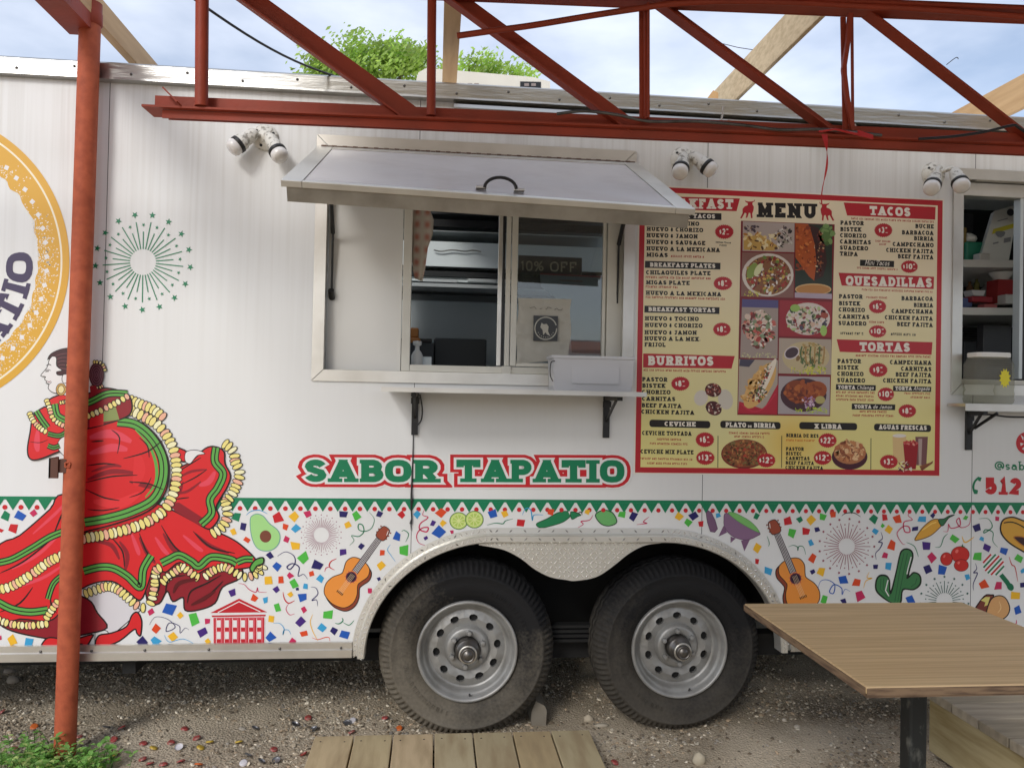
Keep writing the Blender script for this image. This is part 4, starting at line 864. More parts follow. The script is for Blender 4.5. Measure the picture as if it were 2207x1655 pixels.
# ================================================================== table
TT=empty('patio_table',(1.33,-1.15,0)); tag(TT,'square wooden table with striped laminate top and black steel leg','table')
p1=atZ(1610,1298,.75);p2=atZ(2070,1298,.75);p3=atZ(1856,1480,.75)
xa_,xb_=(p1[0]+p3[0])/2,p2[0]+.01; ya_,yb_=p3[1],p1[1]-.01
m=bpy.data.materials.new('striped_laminate'); m.use_nodes=True; t=m.node_tree; b=t.nodes['Principled BSDF']; l=t.links.new
tc=N(t,'ShaderNodeTexCoord'); mp=N(t,'ShaderNodeMapping'); mp.inputs['Scale'].default_value=(1.3,52,1); l(tc.outputs['Object'],mp.inputs[0]); n_=N(t,'ShaderNodeTexNoise'); n_.inputs['Scale'].default_value=1.6; n_.inputs['Detail'].default_value=6; l(mp.outputs[0],n_.inputs['Vector'])
r=N(t,'ShaderNodeValToRGB'); r.color_ramp.elements[0].position=.32; r.color_ramp.elements[1].position=.68; r.color_ramp.elements[0].color=(.42,.28,.14,1); r.color_ramp.elements[1].color=(.60,.43,.235,1); l(n_.outputs['Fac'],r.inputs[0]); l(r.outputs['Color'],b.inputs['Base Color']); b.inputs['Roughness'].default_value=.42
mb=MB(); mb.box((xa_,ya_,.732),(xb_,yb_,.75)); tpo=mb.obj('tabletop',m,TT,bevel=.004)
ply=mat('plywood_edge',(.20,.13,.075),.8,noise=(14,6,.42,.62,.8),ncol=(.07,.04,.025),scale=(1,1,9))
for k,(a,b_) in enumerate((((xa_-.003,ya_+.004,.730),(xa_-.0005,yb_-.004,.747)),((xa_+.0,ya_-.003,.730),(xb_-.003,ya_-.0005,.747)))):
    mb=MB(); mb.box(a,b_); mb.obj('edge_band',ply,TT)
mb=MB(); mb.box((xa_+.003,ya_+.003,.724),(xb_-.003,yb_-.003,.7315)); mb.obj('underboard',ply,TT)
lx0,lx1=atY(1950,1560,-1.15)[0],atY(1987,1560,-1.15)[0]
lm=mat('scuffed_black_steel',(.010,.012,.012),.5,noise=(26,6,.60,.72,.5),ncol=(.22,.22,.19),scale=(1,1,.5))
mb=MB(); mb.box((lx0,-1.15-(lx1-lx0)/2,.02),(lx1,-1.15+(lx1-lx0)/2,.712)); mb.obj('leg',lm,TT,bevel=.006)
mb=MB(); mb.box((lx0-.08,-1.27,.7125),(lx1+.08,-1.03,.7235)); mb.obj('mounting_plate',M['black'],TT)
mb=MB(); mb.box((lx0-.17,-1.38,.0),(lx1+.17,-.92,.018)); mb.obj('base_plate',M['black'],TT)
# ================================================================== deck (right) and walkway (centre)
DK=empty('timber_deck',(2.6,-1.5,0)); tag(DK,'raised timber deck with yellow fascia board at the right edge','deck')
xd=1.948
yw=mat('treated_yellow_pine',(.46,.38,.21),.7,noise=(3,8,.40,.66,.8),ncol=(.22,.155,.05),scale=(6,1,9)); gw=mat('weathered_grey_boards',(.38,.32,.23),.75,noise=(3,8,.38,.68,.7),ncol=(.20,.175,.13),scale=(1,9,6),bump=(20,4,.2,.003))
mb=MB(); mb.box((xd,-3.0,.03),(xd+.036,-.275,.232)); mb.obj('fascia',yw,DK,bevel=.004)
mb=MB(); mb.box((xd+.04,-.31,.03),(3.8,-.276,.23)); mb.obj('fascia',yw,DK,bevel=.004)
y=-.278; k=0
gm=[gw,mat('weathered_grey_boards_pale',(.42,.36,.27),.75,noise=(3,8,.38,.68,.7),ncol=(.22,.19,.15),scale=(1,9,6),bump=(20,4,.2,.003))]
while y>-3.0:
    mb=MB(); mb.box((xd-.012,y-.138,.2335),(3.8,y,.27)); mb.obj('plank',gm[k%2],DK,bevel=.004); y-=.144; k+=1
for x in (xd+.1,2.8,3.6):
    mb=MB(); mb.box((x,-2.9,0),(x+.09,-2.81,.232)); mb.obj('leg',yw,DK); mb=MB(); mb.box((x,-.42,0),(x+.09,-.33,.232)); mb.obj('leg',yw,DK)
WKY=empty('timber_walkway',(.1,-.5,0)); tag(WKY,'low walkway of sawn yellow planks lying on the gravel before the left wheel','walkway')
edges=[680,765,847.7,935,1019,1104.6,1188,1274]; ex=[atZ(e,1579,.055)[0] for e in edges]; ybk=atZ(970,1579,.055)[1]
for k in range(7):
    pm_=mat('sawn_plank',[(.56,.44,.26),(.53,.43,.25),(.57,.44,.27),(.50,.42,.26),(.46,.38,.23),(.47,.36,.20),(.48,.40,.24)][k],.8,noise=(3.5,8,.40,.68,.75),ncol=(.34,.25,.14),scale=(7,1.2,7),bump=(16,5,.2,.003))
    mb=MB(); mb.box((ex[k]+.003,-1.9,.02),(ex[k+1]-.003,ybk-.004*rnd.random(),.055)); mb.obj('plank',pm_,WKY,bevel=.003)
for yy in (-.42,-1.2): mb=MB(); mb.box((ex[0]+.02,yy-.04,-.01),(ex[-1]-.02,yy,.0195)); mb.obj('bearer',yw,WKY)
sm_=mat('dark_stain_nail',(.04,.03,.02),.7); 
for k in range(7):
    for dx in (.03,.12):
        for yy in (-.10,-.135) if False else (-.13,):
            mb=MB(); mb.lathe([(.0035,0),(.0035,.0008),(.0001,.0012)],(ex[k]+dx,ybk-.055+.012*rnd.random(),.055),(0,0,1),8); mb.obj('nail',sm_,WKY)
# ================================================================== small things on the ground
def stone(px,py,sx,sy,sz,label,col,seed):
    rg=random.Random(seed); c=atZ(px,py,0); z0=gh(c[0],c[1]); mb=MB(); rows=[]
    for i in range(7):
        ph=math.pi*i/6; row=[]
        for j in range(12):
            th=2*math.pi*j/12; d=Vector((math.sin(ph)*math.cos(th),math.sin(ph)*math.sin(th),math.cos(ph)))
            k=1+.22*noise.noise(d*1.6+Vector((seed,0,0)))+.08*noise.noise(d*4+Vector((seed,3,0)))
            row.append((c[0]+d.x*sx*k,c[1]+d.y*sy*k,z0+sz*.55+d.z*sz*k))
        rows.append(row)
    mb.grid(rows,None,True,cv=True); o=mb.obj('stone',mat('stone_'+str(seed),col,.85,noise=(30,4,.4,.7,.4),ncol=(.22,.18,.13))); tag(o,label,'stone','loose pale stones on the gravel')
stone(1268,1552,.022,.014,.019,'rounded cream stone standing between the two wheels',(.50,.43,.32),1)
stone(1297,1563,.030,.014,.010,'flat long pale stone just right of the rounded cream stone',(.45,.40,.31),2)
stone(1506,1640,.026,.020,.026,'pale pointed stone on bare dirt in front of the right wheel',(.48,.42,.31),4)
stone(1690,1553,.010,.010,.008,'small whitish stone right of the right wheel',(.55,.5,.42),6)
stone(1718,1567,.013,.009,.008,'small pale pebble under the table near the right wheel',(.5,.45,.37),7)
stone(28,1468,.03,.02,.02,'grey lump of rock at the far left under the trailer',(.28,.25,.21),8)
stone(20,1448,.028,.02,.016,'grey lump of rock at the far left, the one further back',(.26,.23,.20),9)
c=atZ(1158,1560,0); CK=MB(); CK.prism([(c[0]-.028,0),(c[0]+.034,0),(c[0]+.036,.065),(c[0]+.026,.085),(c[0]-.010,.105),(c[0]-.028,.06)],c[1]-.02,c[1]+.13); tag(CK.obj('wheel_chock',mat('concrete_chock',(.22,.195,.155),.9,noise=(25,4,.4,.7,.4),ncol=(.2,.17,.13)),bevel=.004),'small concrete chock wedged behind the left wheel','chock')
capm={'red':mat('red_cap_enamel',(.36,.035,.035),.4,noise=(120,4,.42,.62,.75),ncol=(.24,.17,.13)),'yellow':mat('yellow_cap_enamel',(.50,.34,.05),.35),'grey':mat('bare_cap_metal',(.25,.25,.26),.35,.8),'white':mat('white_cap_enamel',(.6,.58,.6),.35),'orange':mat('orange_cap_enamel',(.55,.13,.03),.35)}
def capmesh(up):
    mb=MB(); rows=[]
    for r,z in ((.0001,.0062),(.011,.0062),(.0128,.0055),(.0136,.003),(.0150,.0)):
        rows.append([((r+(.0008 if (j%2 and r>.013) else 0))*math.cos(2*math.pi*j/42),(r+(.0008 if (j%2 and r>.013) else 0))*math.sin(2*math.pi*j/42),z if up else .0062-z) for j in range(42)])
    mb.grid(rows,None,True,cv=True); return mb
caps=[(263,1571,'red',1),(245,1593,'red',1),(228,1569,'grey',0),(249,1621,'red',1),(243,1627,'yellow',1),(398,1572,'red',1),(309,1602,'red',1),(331,1611,'yellow',1),(369,1601,'red',1),(424,1593,'red',1),(432,1613,'yellow',1),(452,1601,'yellow',1),(308,1634,'red',1),(323,1645,'red',1),(352,1648,'red',1),(390,1643,'red',1),(428,1648,'orange',1),(386,1612,'white',0),(590,1614,'red',1),(655,1623,'red',0),(534,1627,'grey',0),(596,1637,'grey',0),(563,1640,'grey',0),(525,1643,'white',1),(549,1570,'grey',0),(635,1563,'grey',0),(677,1570,'grey',0),(664,1547,'red',1),(74,1563,'orange',1),(30,1611,'red',1),(170,1587,'red',1),(758,1574,'red',1),(760,1551,'white',1),(830,1545,'red',1),(860,1567,'orange',1),(748,1556,'grey',0),(5,1533,'red',1),(515,1601,'yellow',1),(1325,1640,'red',1),(2,1640,'red',1)]
protos={}; capo=[]
CC={'red':'red crown bottle cap','yellow':'yellow crown bottle cap','grey':'bare grey upturned bottle cap','white':'whitish bottle cap','orange':'orange bottle cap'}
for i,(px,py,cn,upf) in enumerate(caps):
    c=atZ(px,py,.006); key=(cn,upf)
    if key not in protos:
        mb=capmesh(upf); o=mb.obj('bottlecap',capm[cn],org=(0,0,0)); protos[key]=o
    else: o=protos[key].copy(); COL.objects.link(o)
    o.location=(c[0],c[1],gh(c[0],c[1])+.006); o.rotation_euler=(rnd.uniform(-.5,.5),rnd.uniform(-.5,.5),rnd.uniform(0,6))
    o.scale=(1.0,)*3
    where='in gravel near the red post' if px<480 else ('in gravel left of the walkway' if px<720 else ('in gravel behind the walkway' if px<1000 else 'in the gravel right of the walkway'))
    if px<60: where='at the far left edge by the weeds'
    tag(o,CC[cn]+' lying '+where,'bottle cap','bottle caps strewn in the gravel'); capo.append((o['label'],px,o))
ORD=['first','second','third','fourth','fifth','sixth','seventh','eighth','ninth','tenth','eleventh','twelfth','thirteenth','fourteenth']
for lab in set(q[0] for q in capo):
    g=sorted([q for q in capo if q[0]==lab],key=lambda q:q[1])
    if len(g)>1:
        for k,q in enumerate(g): q[2]['label']=lab+', '+ORD[k]+' from left'
# weeds at the post foot
def weeds():
    E=empty('weeds',(PX,PY-.15,0)); tag(E,'patch of low bright green weeds growing round the foot of the red post','weeds')
    rg=random.Random(11); lm=mat('weed_leaf',attr=True,rough=.5); st=MB(); made=[]; 
    t=lm.node_tree; b=t.nodes['Principled BSDF']; tr=N(t,'ShaderNodeBsdfTranslucent'); at=[x for x in t.nodes if x.type=='ATTRIBUTE'][0]; br=N(t,'ShaderNodeMix',data_type='RGBA',blend_type='MULTIPLY'); br.inputs['Factor'].default_value=1; br.inputs['B'].default_value=(1.8,1.8,1.2,1); t.links.new(at.outputs['Color'],br.inputs['A']); t.links.new(br.outputs['Result'],tr.inputs['Color'])
    ms=N(t,'ShaderNodeMixShader'); ms.inputs[0].default_value=.3; o_=[x for x in t.nodes if x.type=='OUTPUT_MATERIAL'][0]; t.links.new(b.outputs[0],ms.inputs[1]); t.links.new(tr.outputs[0],ms.inputs[2]); t.links.new(ms.outputs[0],o_.inputs['Surface'])
    fol=MB()
    def leaf(mb,p,d,up,L_,col):
        d=d.normalized(); s=d.cross(up).normalized(); n=s.cross(d)
        a=p; m1=p+d*L_*.35; m2=p+d*L_*.75; tip=p+d*L_-n*L_*.12
        wv=L_*.30
        c2=tuple(x*1.15 for x in col)
        mb.face([a,m1+s*wv+n*L_*.07,m1],col); mb.face([m1,m1+s*wv+n*L_*.07,m2+s*wv*.7+n*L_*.02,m2],col); mb.face([m2,m2+s*wv*.7+n*L_*.02,tip],col)
        mb.face([a,m1,m1-s*wv+n*L_*.07],c2); mb.face([m1,m2,m2-s*wv*.7+n*L_*.02,m1-s*wv+n*L_*.07],c2); mb.face([m2,tip,m2-s*wv*.7+n*L_*.02],c2)
    cnt=0
    for k in range(215):
        x=PX+rg.gauss(-.04,.11); y=PY-.10+rg.gauss(0,.08); 
        if k>210: x=PX+rg.uniform(-.3,.3); y=PY+rg.uniform(-.35,.0)
        elif rg.random()<.25: x=PX+rg.uniform(.05,.22); y=PY-.14+rg.gauss(0,.03)
        h=max(.02,rg.gauss(.055,.025)); base=Vector((x,y,gh(x,y))); lean=Vector((rg.gauss(0,.35),rg.gauss(0,.35)-.1,1)).normalized()
        top=base+lean*h; st.tube([base,base.lerp(top,.5)+Vector((0,0,.004)),top],.0012,4,(.10,.20,.05))
        for q in range(rg.randint(3,6)):
            a=rg.uniform(0,6.28); d=Vector((math.cos(a),math.sin(a),rg.uniform(-.1,.5))); L_=rg.uniform(.016,.034); g=rg.uniform(.75,1.25)
            col=(.20*g,.40*g,.10*g) if rg.random()<.75 else (.36*g,.46*g,.16*g)
            if L_>.023 and cnt<280:
                m_=MB(); leaf(m_,top,d,Vector((0,0,1)),L_,col); m_.obj('leaf',lm,E); cnt+=1
            else: leaf(fol,base.lerp(top,rg.uniform(.4,1)),d,Vector((0,0,1)),L_,col)
    tag(fol.obj('small_leaves',lm,E),kind='stuff'); tag(st.obj('stems',lm,E),kind='stuff')
weeds()
# ================================================================== printed graphics (flat vinyl on the wall)
def rgb(h):
    h=h.lstrip('#'); c=[int(h[i:i+2],16)/255 for i in (0,2,4)]
    return tuple((x/12.92 if x<=.04045 else ((x+.055)/1.055)**2.4) for x in c)
PAL=dict(R='#c8202a',M='#c62a5c',O='#dc4a22',Y='#efb92e',G='#4fba45',D='#0b7d54',B='#1f59b4',C='#3aa0d2',N='#241f63',P='#45247c',K='#1a1216',W='#e8e6e4',)
PAL={k:rgb(v) for k,v in PAL.items()}
class Art:
    # draws in the pixel frame of a crop of the photograph, laid on the wall plane
    def __init__(s,ox,oy,sc,base=.0012,eps=1.2e-5): s.ox,s.oy,s.sc=ox,oy,sc; s.mb=MB(); s.b=base; s.e=eps; s.n=0
    def at(s,ox,oy,sc): s.ox,s.oy,s.sc=ox,oy,sc; return s
    def P(s,x,y,k=None): return atY(s.ox+x*s.sc,s.oy+y*s.sc,-(s.b+(s.n if k is None else k)*s.e))
    def poly(s,pts,c,lay=None):
        if lay is None: s.n+=1
        a=sum(pts[i][0]*pts[(i+1)%len(pts)][1]-pts[(i+1)%len(pts)][0]*pts[i][1] for i in range(len(pts)))
        if a>0: pts=list(pts)[::-1]
        s.mb.face([s.P(x,y,lay) for x,y in pts],PAL[c] if isinstance(c,str) else c)
    def ell(s,cx,cy,rx,ry,c,n=28,rot=0,a0=0,a1=2*math.pi,lay=None):
        q=[]
        m_=n if a1-a0>6.2 else n+1
        for k in range(m_):
            a=a0+(a1-a0)*k/n; x,y=rx*math.cos(a),ry*math.sin(a); q.append((cx+x*math.cos(rot)-y*math.sin(rot),cy+x*math.sin(rot)+y*math.cos(rot)))
        s.poly(q,c,lay)
    def line(s,pts,w,c,lay=None,taper=False,closed=False):
        # mitred polyline as quads
        if lay is None: s.n+=1
        n=len(pts); L_=[];R__=[]
        for i in range(n):
            a=pts[(i-1)%n] if (closed or i>0) else None; b=pts[i]; c_=pts[(i+1)%n] if (closed or i<n-1) else None
            d1=None if a is None else (b[0]-a[0],b[1]-a[1]); d2=None if c_ is None else (c_[0]-b[0],c_[1]-b[1])
            def un(d): h=math.hypot(*d) or 1; return (d[0]/h,d[1]/h)
            if d1 is None: t=un(d2);m=1
            elif d2 is None: t=un(d1);m=1
            else:
                u,v=un(d1),un(d2); t=un((u[0]+v[0],u[1]+v[1])) if abs(u[0]+v[0])+abs(u[1]+v[1])>1e-3 else u
                m=1/max(.45,abs(t[0]*u[0]+t[1]*u[1]))
            ww=w/2*m
            if taper: ww*=(.25+.75*math.sin(math.pi*(i+.4)/n))
            L_.append((b[0]-t[1]*ww,b[1]+t[0]*ww)); R__.append((b[0]+t[1]*ww,b[1]-t[0]*ww))
        cc=PAL[c] if isinstance(c,str) else c
        for i in range(n if closed else n-1):
            j=(i+1)%n; s.mb.face([s.P(*q,lay) for q in (L_[i],L_[j],R__[j],R__[i])],cc)
    def cur(s,pts,w,c,n=5,taper=True,closed=False): s.line(smooth(pts,n,closed),w,c,taper=taper,closed=closed)
    def obj(s,name,par=None,m=None): return s.mb.obj(name,m or M['print'],par or T)
# ------------------------------------------------------------------ slab lettering drawn from strokes
def arc(cx,cy,rx,ry,a0,a1,n=8): return [(cx+rx*math.cos(R_(a0+(a1-a0)*k/n)),cy+ry*math.sin(R_(a0+(a1-a0)*k/n))) for k in range(n+1)]
O_=[(.5+.5*math.copysign(abs(math.cos(a))**.75,math.cos(a)),.5+.5*math.copysign(abs(math.sin(a))**.75,math.sin(a))) for a in [2*math.pi*k/20 for k in range(20)]]
B1=[(.14,1),(.55,1)]+arc(.55,.765,.33,.235,80,-80,6)+[(.55,.53),(.14,.53)]
B2=[(.14,.53),(.6,.53)]+arc(.6,.265,.36,.265,80,-80,6)+[(.6,0),(.14,0)]
S_=[(.93,.80)]+arc(.5,.76,.40,.24,35,180,7)+[(.2,.60),(.5,.50),(.82,.40)]+arc(.5,.24,.42,.24,0,-150,7)+[(.06,.20)]
C_=arc(.52,.5,.5,.5,52,308,16)
G_={ # width, strokes, slab positions (x,y)
'A':(1.0,[[(.10,0),(.46,1)],[(.54,1),(.90,0)],[(.26,.30),(.74,.30)]],[(.10,0),(.90,0)]),
'B':(.86,[[(.14,0),(.14,1)],B1,B2],[(.08,0),(.08,1)]),'C':(.86,[C_],[]),
'D':(.92,[[(.14,0),(.14,1)],[(.14,1),(.5,1)]+arc(.5,.5,.45,.5,80,-80,10)+[(.5,0),(.14,0)]],[(.08,0),(.08,1)]),
'E':(.82,[[(.14,0),(.14,1)],[(.14,1),(.95,1),(.95,.74)],[(.14,.5),(.7,.5)],[(.14,0),(.95,0),(.95,.26)]],[(.08,0),(.08,1)]),
'F':(.80,[[(.14,0),(.14,1)],[(.14,1),(.95,1),(.95,.72)],[(.14,.48),(.7,.48)]],[(.16,0),(.08,1)]),
'G':(.90,[arc(.52,.5,.5,.5,52,330,16)+[(.95,.45)],[(.6,.45),(1,.45)]],[]),
'H':(.98,[[(.14,0),(.14,1)],[(.86,0),(.86,1)],[(.14,.5),(.86,.5)]],[(.14,0),(.14,1),(.86,0),(.86,1)]),
'I':(.46,[[(.5,0),(.5,1)]],[(.5,0),(.5,1)]),'J':(.72,[[(.7,1),(.7,.25)]+arc(.38,.25,.32,.25,-20,-160,6)],[(.65,1)]),
'K':(.95,[[(.14,0),(.14,1)],[(.14,.42),(.80,1)],[(.38,.60),(.86,0)]],[(.14,0),(.14,1),(.82,1),(.86,0)]),
'L':(.80,[[(.14,0),(.14,1)],[(.14,0),(.95,0),(.95,.30)]],[(.08,0),(.16,1)]),
'M':(1.12,[[(.12,0),(.12,1)],[(.12,1),(.5,.25),(.88,1)],[(.88,0),(.88,1)]],[(.12,0),(.08,1),(.88,0),(.92,1)]),
'N':(1.0,[[(.14,0),(.14,1)],[(.14,1),(.86,0)],[(.86,0),(.86,1)]],[(.14,0),(.08,1),(.86,1)]),
'O':(.90,['O'],[]),'0':(.72,['O'],[]),'Q':(.92,['O',[(.55,.25),(.98,-.12)]],[]),
'P':(.84,[[(.14,0),(.14,1)],[(.14,1),(.6,1)]+arc(.6,.72,.34,.28,80,-80,7)+[(.6,.44),(.14,.44)]],[(.16,0),(.08,1)]),
'R':(.94,[[(.14,0),(.14,1)],[(.14,1),(.55,1)]+arc(.55,.74,.33,.26,80,-80,7)+[(.55,.48),(.14,.48)],[(.5,.48),(.86,0)]],[(.14,0),(.08,1),(.90,0)]),
'S':(.82,[S_],[]),'T':(.90,[[(.5,0),(.5,1)],[(.02,.72),(.02,1),(.98,1),(.98,.72)]],[(.5,0)]),
'U':(.98,[[(.14,1),(.14,.35)]+arc(.5,.35,.36,.35,190,350,8)+[(.86,.35),(.86,1)]],[(.14,1),(.86,1)]),
'V':(.98,[[(.10,1),(.47,0)],[(.53,0),(.90,1)]],[(.10,1),(.90,1)]),
'X':(.95,[[(.1,0),(.9,1)],[(.1,1),(.9,0)]],[(.1,0),(.1,1),(.9,0),(.9,1)]),
'Y':(.95,[[(.1,1),(.5,.45),(.9,1)],[(.5,.45),(.5,0)]],[(.1,1),(.9,1),(.5,0)]),
'Z':(.82,[[(.05,.75),(.05,1),(.95,1),(.05,0),(.95,0),(.95,.25)]],[]),
'1':(.50,[[(.2,.82),(.6,1),(.6,0)]],[(.6,0)]),'2':(.74,[arc(.5,.70,.43,.30,165,-30,9)+[(.05,0),(.95,0)]],[]),
'3':(.74,[arc(.45,.74,.42,.26,150,-80,8)+[(.40,.50)],[(.40,.52)]+arc(.45,.26,.46,.26,70,-155,9)],[]),
'5':(.76,[[(.92,1),(.16,1),(.12,.52),(.24,.58)]+arc(.46,.33,.48,.33,85,-155,10)],[]),
'6':(.76,[arc(.55,.62,.45,.38,60,180,6)+arc(.5,.30,.42,.30,180,-175,14)],[]),
'8':(.76,[arc(.5,.75,.36,.25,-90,265,14),arc(.5,.26,.44,.26,90,445,14)],[]),
'9':(.76,[arc(.5,.68,.42,.32,0,355,14),arc(.45,.45,.47,.45,10,-120,7)],[]),
'$':(.66,[[(.93,.78)]+arc(.5,.70,.36,.18,35,180,6)+[(.22,.58),(.78,.42)]+arc(.5,.30,.36,.18,0,-150,6),[(.5,-.08),(.5,1.08)]],[]),
'%':(1.1,[arc(.22,.76,.2,.22,0,360,10),arc(.78,.24,.2,.22,0,360,10),[(.2,0),(.8,1)]],[]),
'&':(.62,[arc(.45,.68,.25,.22,-60,240,8),arc(.42,.25,.38,.25,100,380,8),[(.25,.5),(.95,0)]],[]),
'.':(.26,[[(.5,0),(.5,.14)]],[]),',':(.26,[[(.6,.12),(.3,-.12)]],[]),'-':(.5,[[(.1,.45),(.9,.45)]],[]),'@':(1.1,[arc(.5,.45,.5,.5,-50,290,16),arc(.5,.45,.2,.24,0,360,10),[(.72,.68),(.72,.28),(.95,.28)]],[]),
'a':(.74,[arc(.45,.22,.38,.22,0,360,12),[(.85,.42),(.85,0)],[(.85,.42)]+arc(.45,.40,.36,.2,20,150,5)],[(.95,0)]),
'b':(.76,[arc(.55,.30,.36,.30,0,360,12),[(.15,0),(.15,1)]],[(.10,1)]),'o':(.72,[arc(.5,.30,.42,.30,0,360,12)],[]),
's':(.62,[[(.88,.50)]+arc(.5,.46,.36,.15,35,180,5)+[(.2,.36),(.8,.24)]+arc(.5,.16,.38,.15,0,-150,5)],[]),
'h':(.74,[[(.15,0),(.15,1)],[(.15,.4)]+arc(.5,.36,.35,.26,150,0,5)+[(.85,0)]],[]),'l':(.30,[[(.5,0),(.5,1)]],[]),'g':(.76,[arc(.45,.30,.36,.30,0,360,12),[(.85,.6),(.85,-.1)]+arc(.45,-.1,.4,.18,0,-150,5)],[]),
'e':(.7,[[(.1,.32),(.9,.32)]+arc(.5,.30,.4,.30,10,320,9)],[]),'d':(.76,[arc(.45,.30,.36,.30,0,360,12),[(.85,0),(.85,1)]],[]),
'i':(.34,[[(.5,0),(.5,.62)],[(.5,.85),(.5,.98)]],[]),'n':(.74,[[(.15,0),(.15,.62)],[(.15,.4)]+arc(.5,.36,.35,.26,150,0,5)+[(.85,0)]],[]),
'c':(.66,[arc(.5,.30,.42,.30,50,310,9)],[]),'m':(1.0,[[(.1,0),(.1,.62)],[(.1,.4)]+arc(.3,.36,.2,.26,150,0,5)+[(.5,0)],[(.5,.4)]+arc(.7,.36,.2,.26,150,0,5)+[(.9,0)]],[]),
}
def glyph_strokes(ch,T_,slab,x0,cw,sx=1.0):
    # returns list of (points, half width, closed) in em units, x0 origin; T_ stroke width
    wd,st,sf=G_[ch]; wd*=cw; out=[]
    iw=wd-T_ if wd>T_*1.3 else .01
    mapp=lambda u,v:(x0+T_/2+u*iw,T_/2+v*(1-T_))
    for q in st:
        if isinstance(q,str): out.append(([mapp(*p) for p in O_],T_/2,True))
        else:
            cl=len(q)>8 and abs(q[0][0]-q[-1][0])<.02 and abs(q[0][1]-q[-1][1])<.02
            out.append(([mapp(*p) for p in (q[:-1] if cl else q)],T_/2,cl))
    rects=[]
    if slab:
        ts=slab*T_
        for u,v in sf:
            x,_=mapp(u,v); hw=T_/2+.13*(1 if len(sf)>1 else 1.25)
            if u<.1: xa_,xb_=x-T_*.25-.08,x+T_*.5
            elif u>.9 and len(sf)<4: xa_,xb_=x-T_*.3,x+T_*.6
            else: xa_,xb_=x-hw,x+hw
            xa_=max(xa_,x0-.02); xb_=min(xb_,x0+wd+.02)
            rects.append((xa_,0 if v<.5 else 1-ts,xb_,ts if v<.5 else 1))
    return out,rects,wd
def text(art,s,p0,p1,h,c,T_=.26,slab=.75,gap=.10,grow=0,lay=None,skew=0,uniq=False):
    # baseline from p0 to p1 (crop pixels), cap height h; letters stretched to fill the length
    items=[];x=0
    for ch in s:
        if ch==' ': x+=.42; continue
        st,rc,wd=glyph_strokes(ch,T_,slab,x,1.0); items.append((st,rc)); x+=wd+gap
    x-=gap
    dx,dy=(p1[0]-p0[0]),(p1[1]-p0[1]); k=dx/x if x else 1
    # keep stroke weight even when stretching horizontally: strokes are built, then mapped
    cc=PAL[c] if isinstance(c,str) else c
    if lay is None: art.n+=6; base=art.n-6
    else: base=lay
    def mp(u,v): return (p0[0]+u*k+skew*v*h, p0[1]+dy*(u/x)-v*h)
    if uniq: art.n+=6*len(items)
    for gi,(st,rc) in enumerate(items):
        j=gi*6 if uniq else 0
        for pts,hw,cl in st:
            n=len(pts); L_=[];R__=[]; g=grow
            for i in range(n):
                a=pts[(i-1)%n] if (cl or i>0) else None; b=pts[i]; c_=pts[(i+1)%n] if (cl or i<n-1) else None
                def un(p,q): h_=math.hypot(q[0]-p[0],q[1]-p[1]) or 1; return ((q[0]-p[0])/h_,(q[1]-p[1])/h_)
                e=0
                if a is None: t=un(b,c_);m=1;e=-g
                elif c_ is None: t=un(a,b);m=1;e=g
                else:
                    u,v=un(a,b),un(b,c_); t=(u[0]+v[0],u[1]+v[1]); q=math.hypot(*t); t=(t[0]/q,t[1]/q) if q>1e-3 else u; m=1/max(.6,abs(t[0]*u[0]+t[1]*u[1]))
                w_=(hw+g)*m; bx,by=b[0]+t[0]*e,b[1]+t[1]*e
                L_.append((bx-t[1]*w_,by+t[0]*w_)); R__.append((bx+t[1]*w_,by-t[0]*w_))
            if not cl and n==2:
                # flat ends for upright and slanting stems
                for S in (L_,R__):
                    for i in (0,1):
                        a,b=S[0],S[1]; 
                        tgt=None
                        if abs(b[1]-a[1])>.5: 
                            yv=(-g if pts[i][1]<.5 else 1+g) if (pts[i][1]-hw<.02 or pts[i][1]+hw>.98) else None
                            if yv is not None:
                                tt=(yv-a[1])/(b[1]-a[1]); tgt=(a[0]+(b[0]-a[0])*tt,yv)
                        if tgt: 
                            if i==0: na=tgt
                            else: nb=tgt
                        else:
                            if i==0: na=a
                            else: nb=b
                    S[0],S[1]=na,nb
            for i in range(n if cl else n-1):
                jn=(i+1)%n; art.mb.face([art.P(*mp(*q),base+j+.06*(i%7)) for q in (R__[i],R__[jn],L_[jn],L_[i])],cc)
            j+=1
        for ri,(xa_,ya_,xb_,yb_) in enumerate(rc):
            art.mb.face([art.P(*mp(*q),base+j+.4+.3*ri) for q in ((xa_-grow,ya_-grow),(xb_+grow,ya_-grow),(xb_+grow,yb_+grow),(xa_-grow,yb_+grow))],cc)
    return x
# ------------------------------------------------------------------ name of the stand in big letters
A=Art(600,950,.3625)
for s,p0,p1 in (('SABOR',(148,244),(962,247)),('TAPATIO',(1056,245),(2058,248))):
    text(A,s,p0,p1,134,'#W' and PAL['W'],.27,.62,.02,grow=.285,uniq=True)
    text(A,s,p0,p1,134,'R',.27,.62,.02,grow=.225,uniq=True)
    text(A,s,p0,p1,134,PAL['W'],.27,.62,.02,grow=.095,uniq=True)
    A.n+=4
    text(A,s,p0,p1,134,'D',.27,.62,.02)
A.obj('name_lettering')
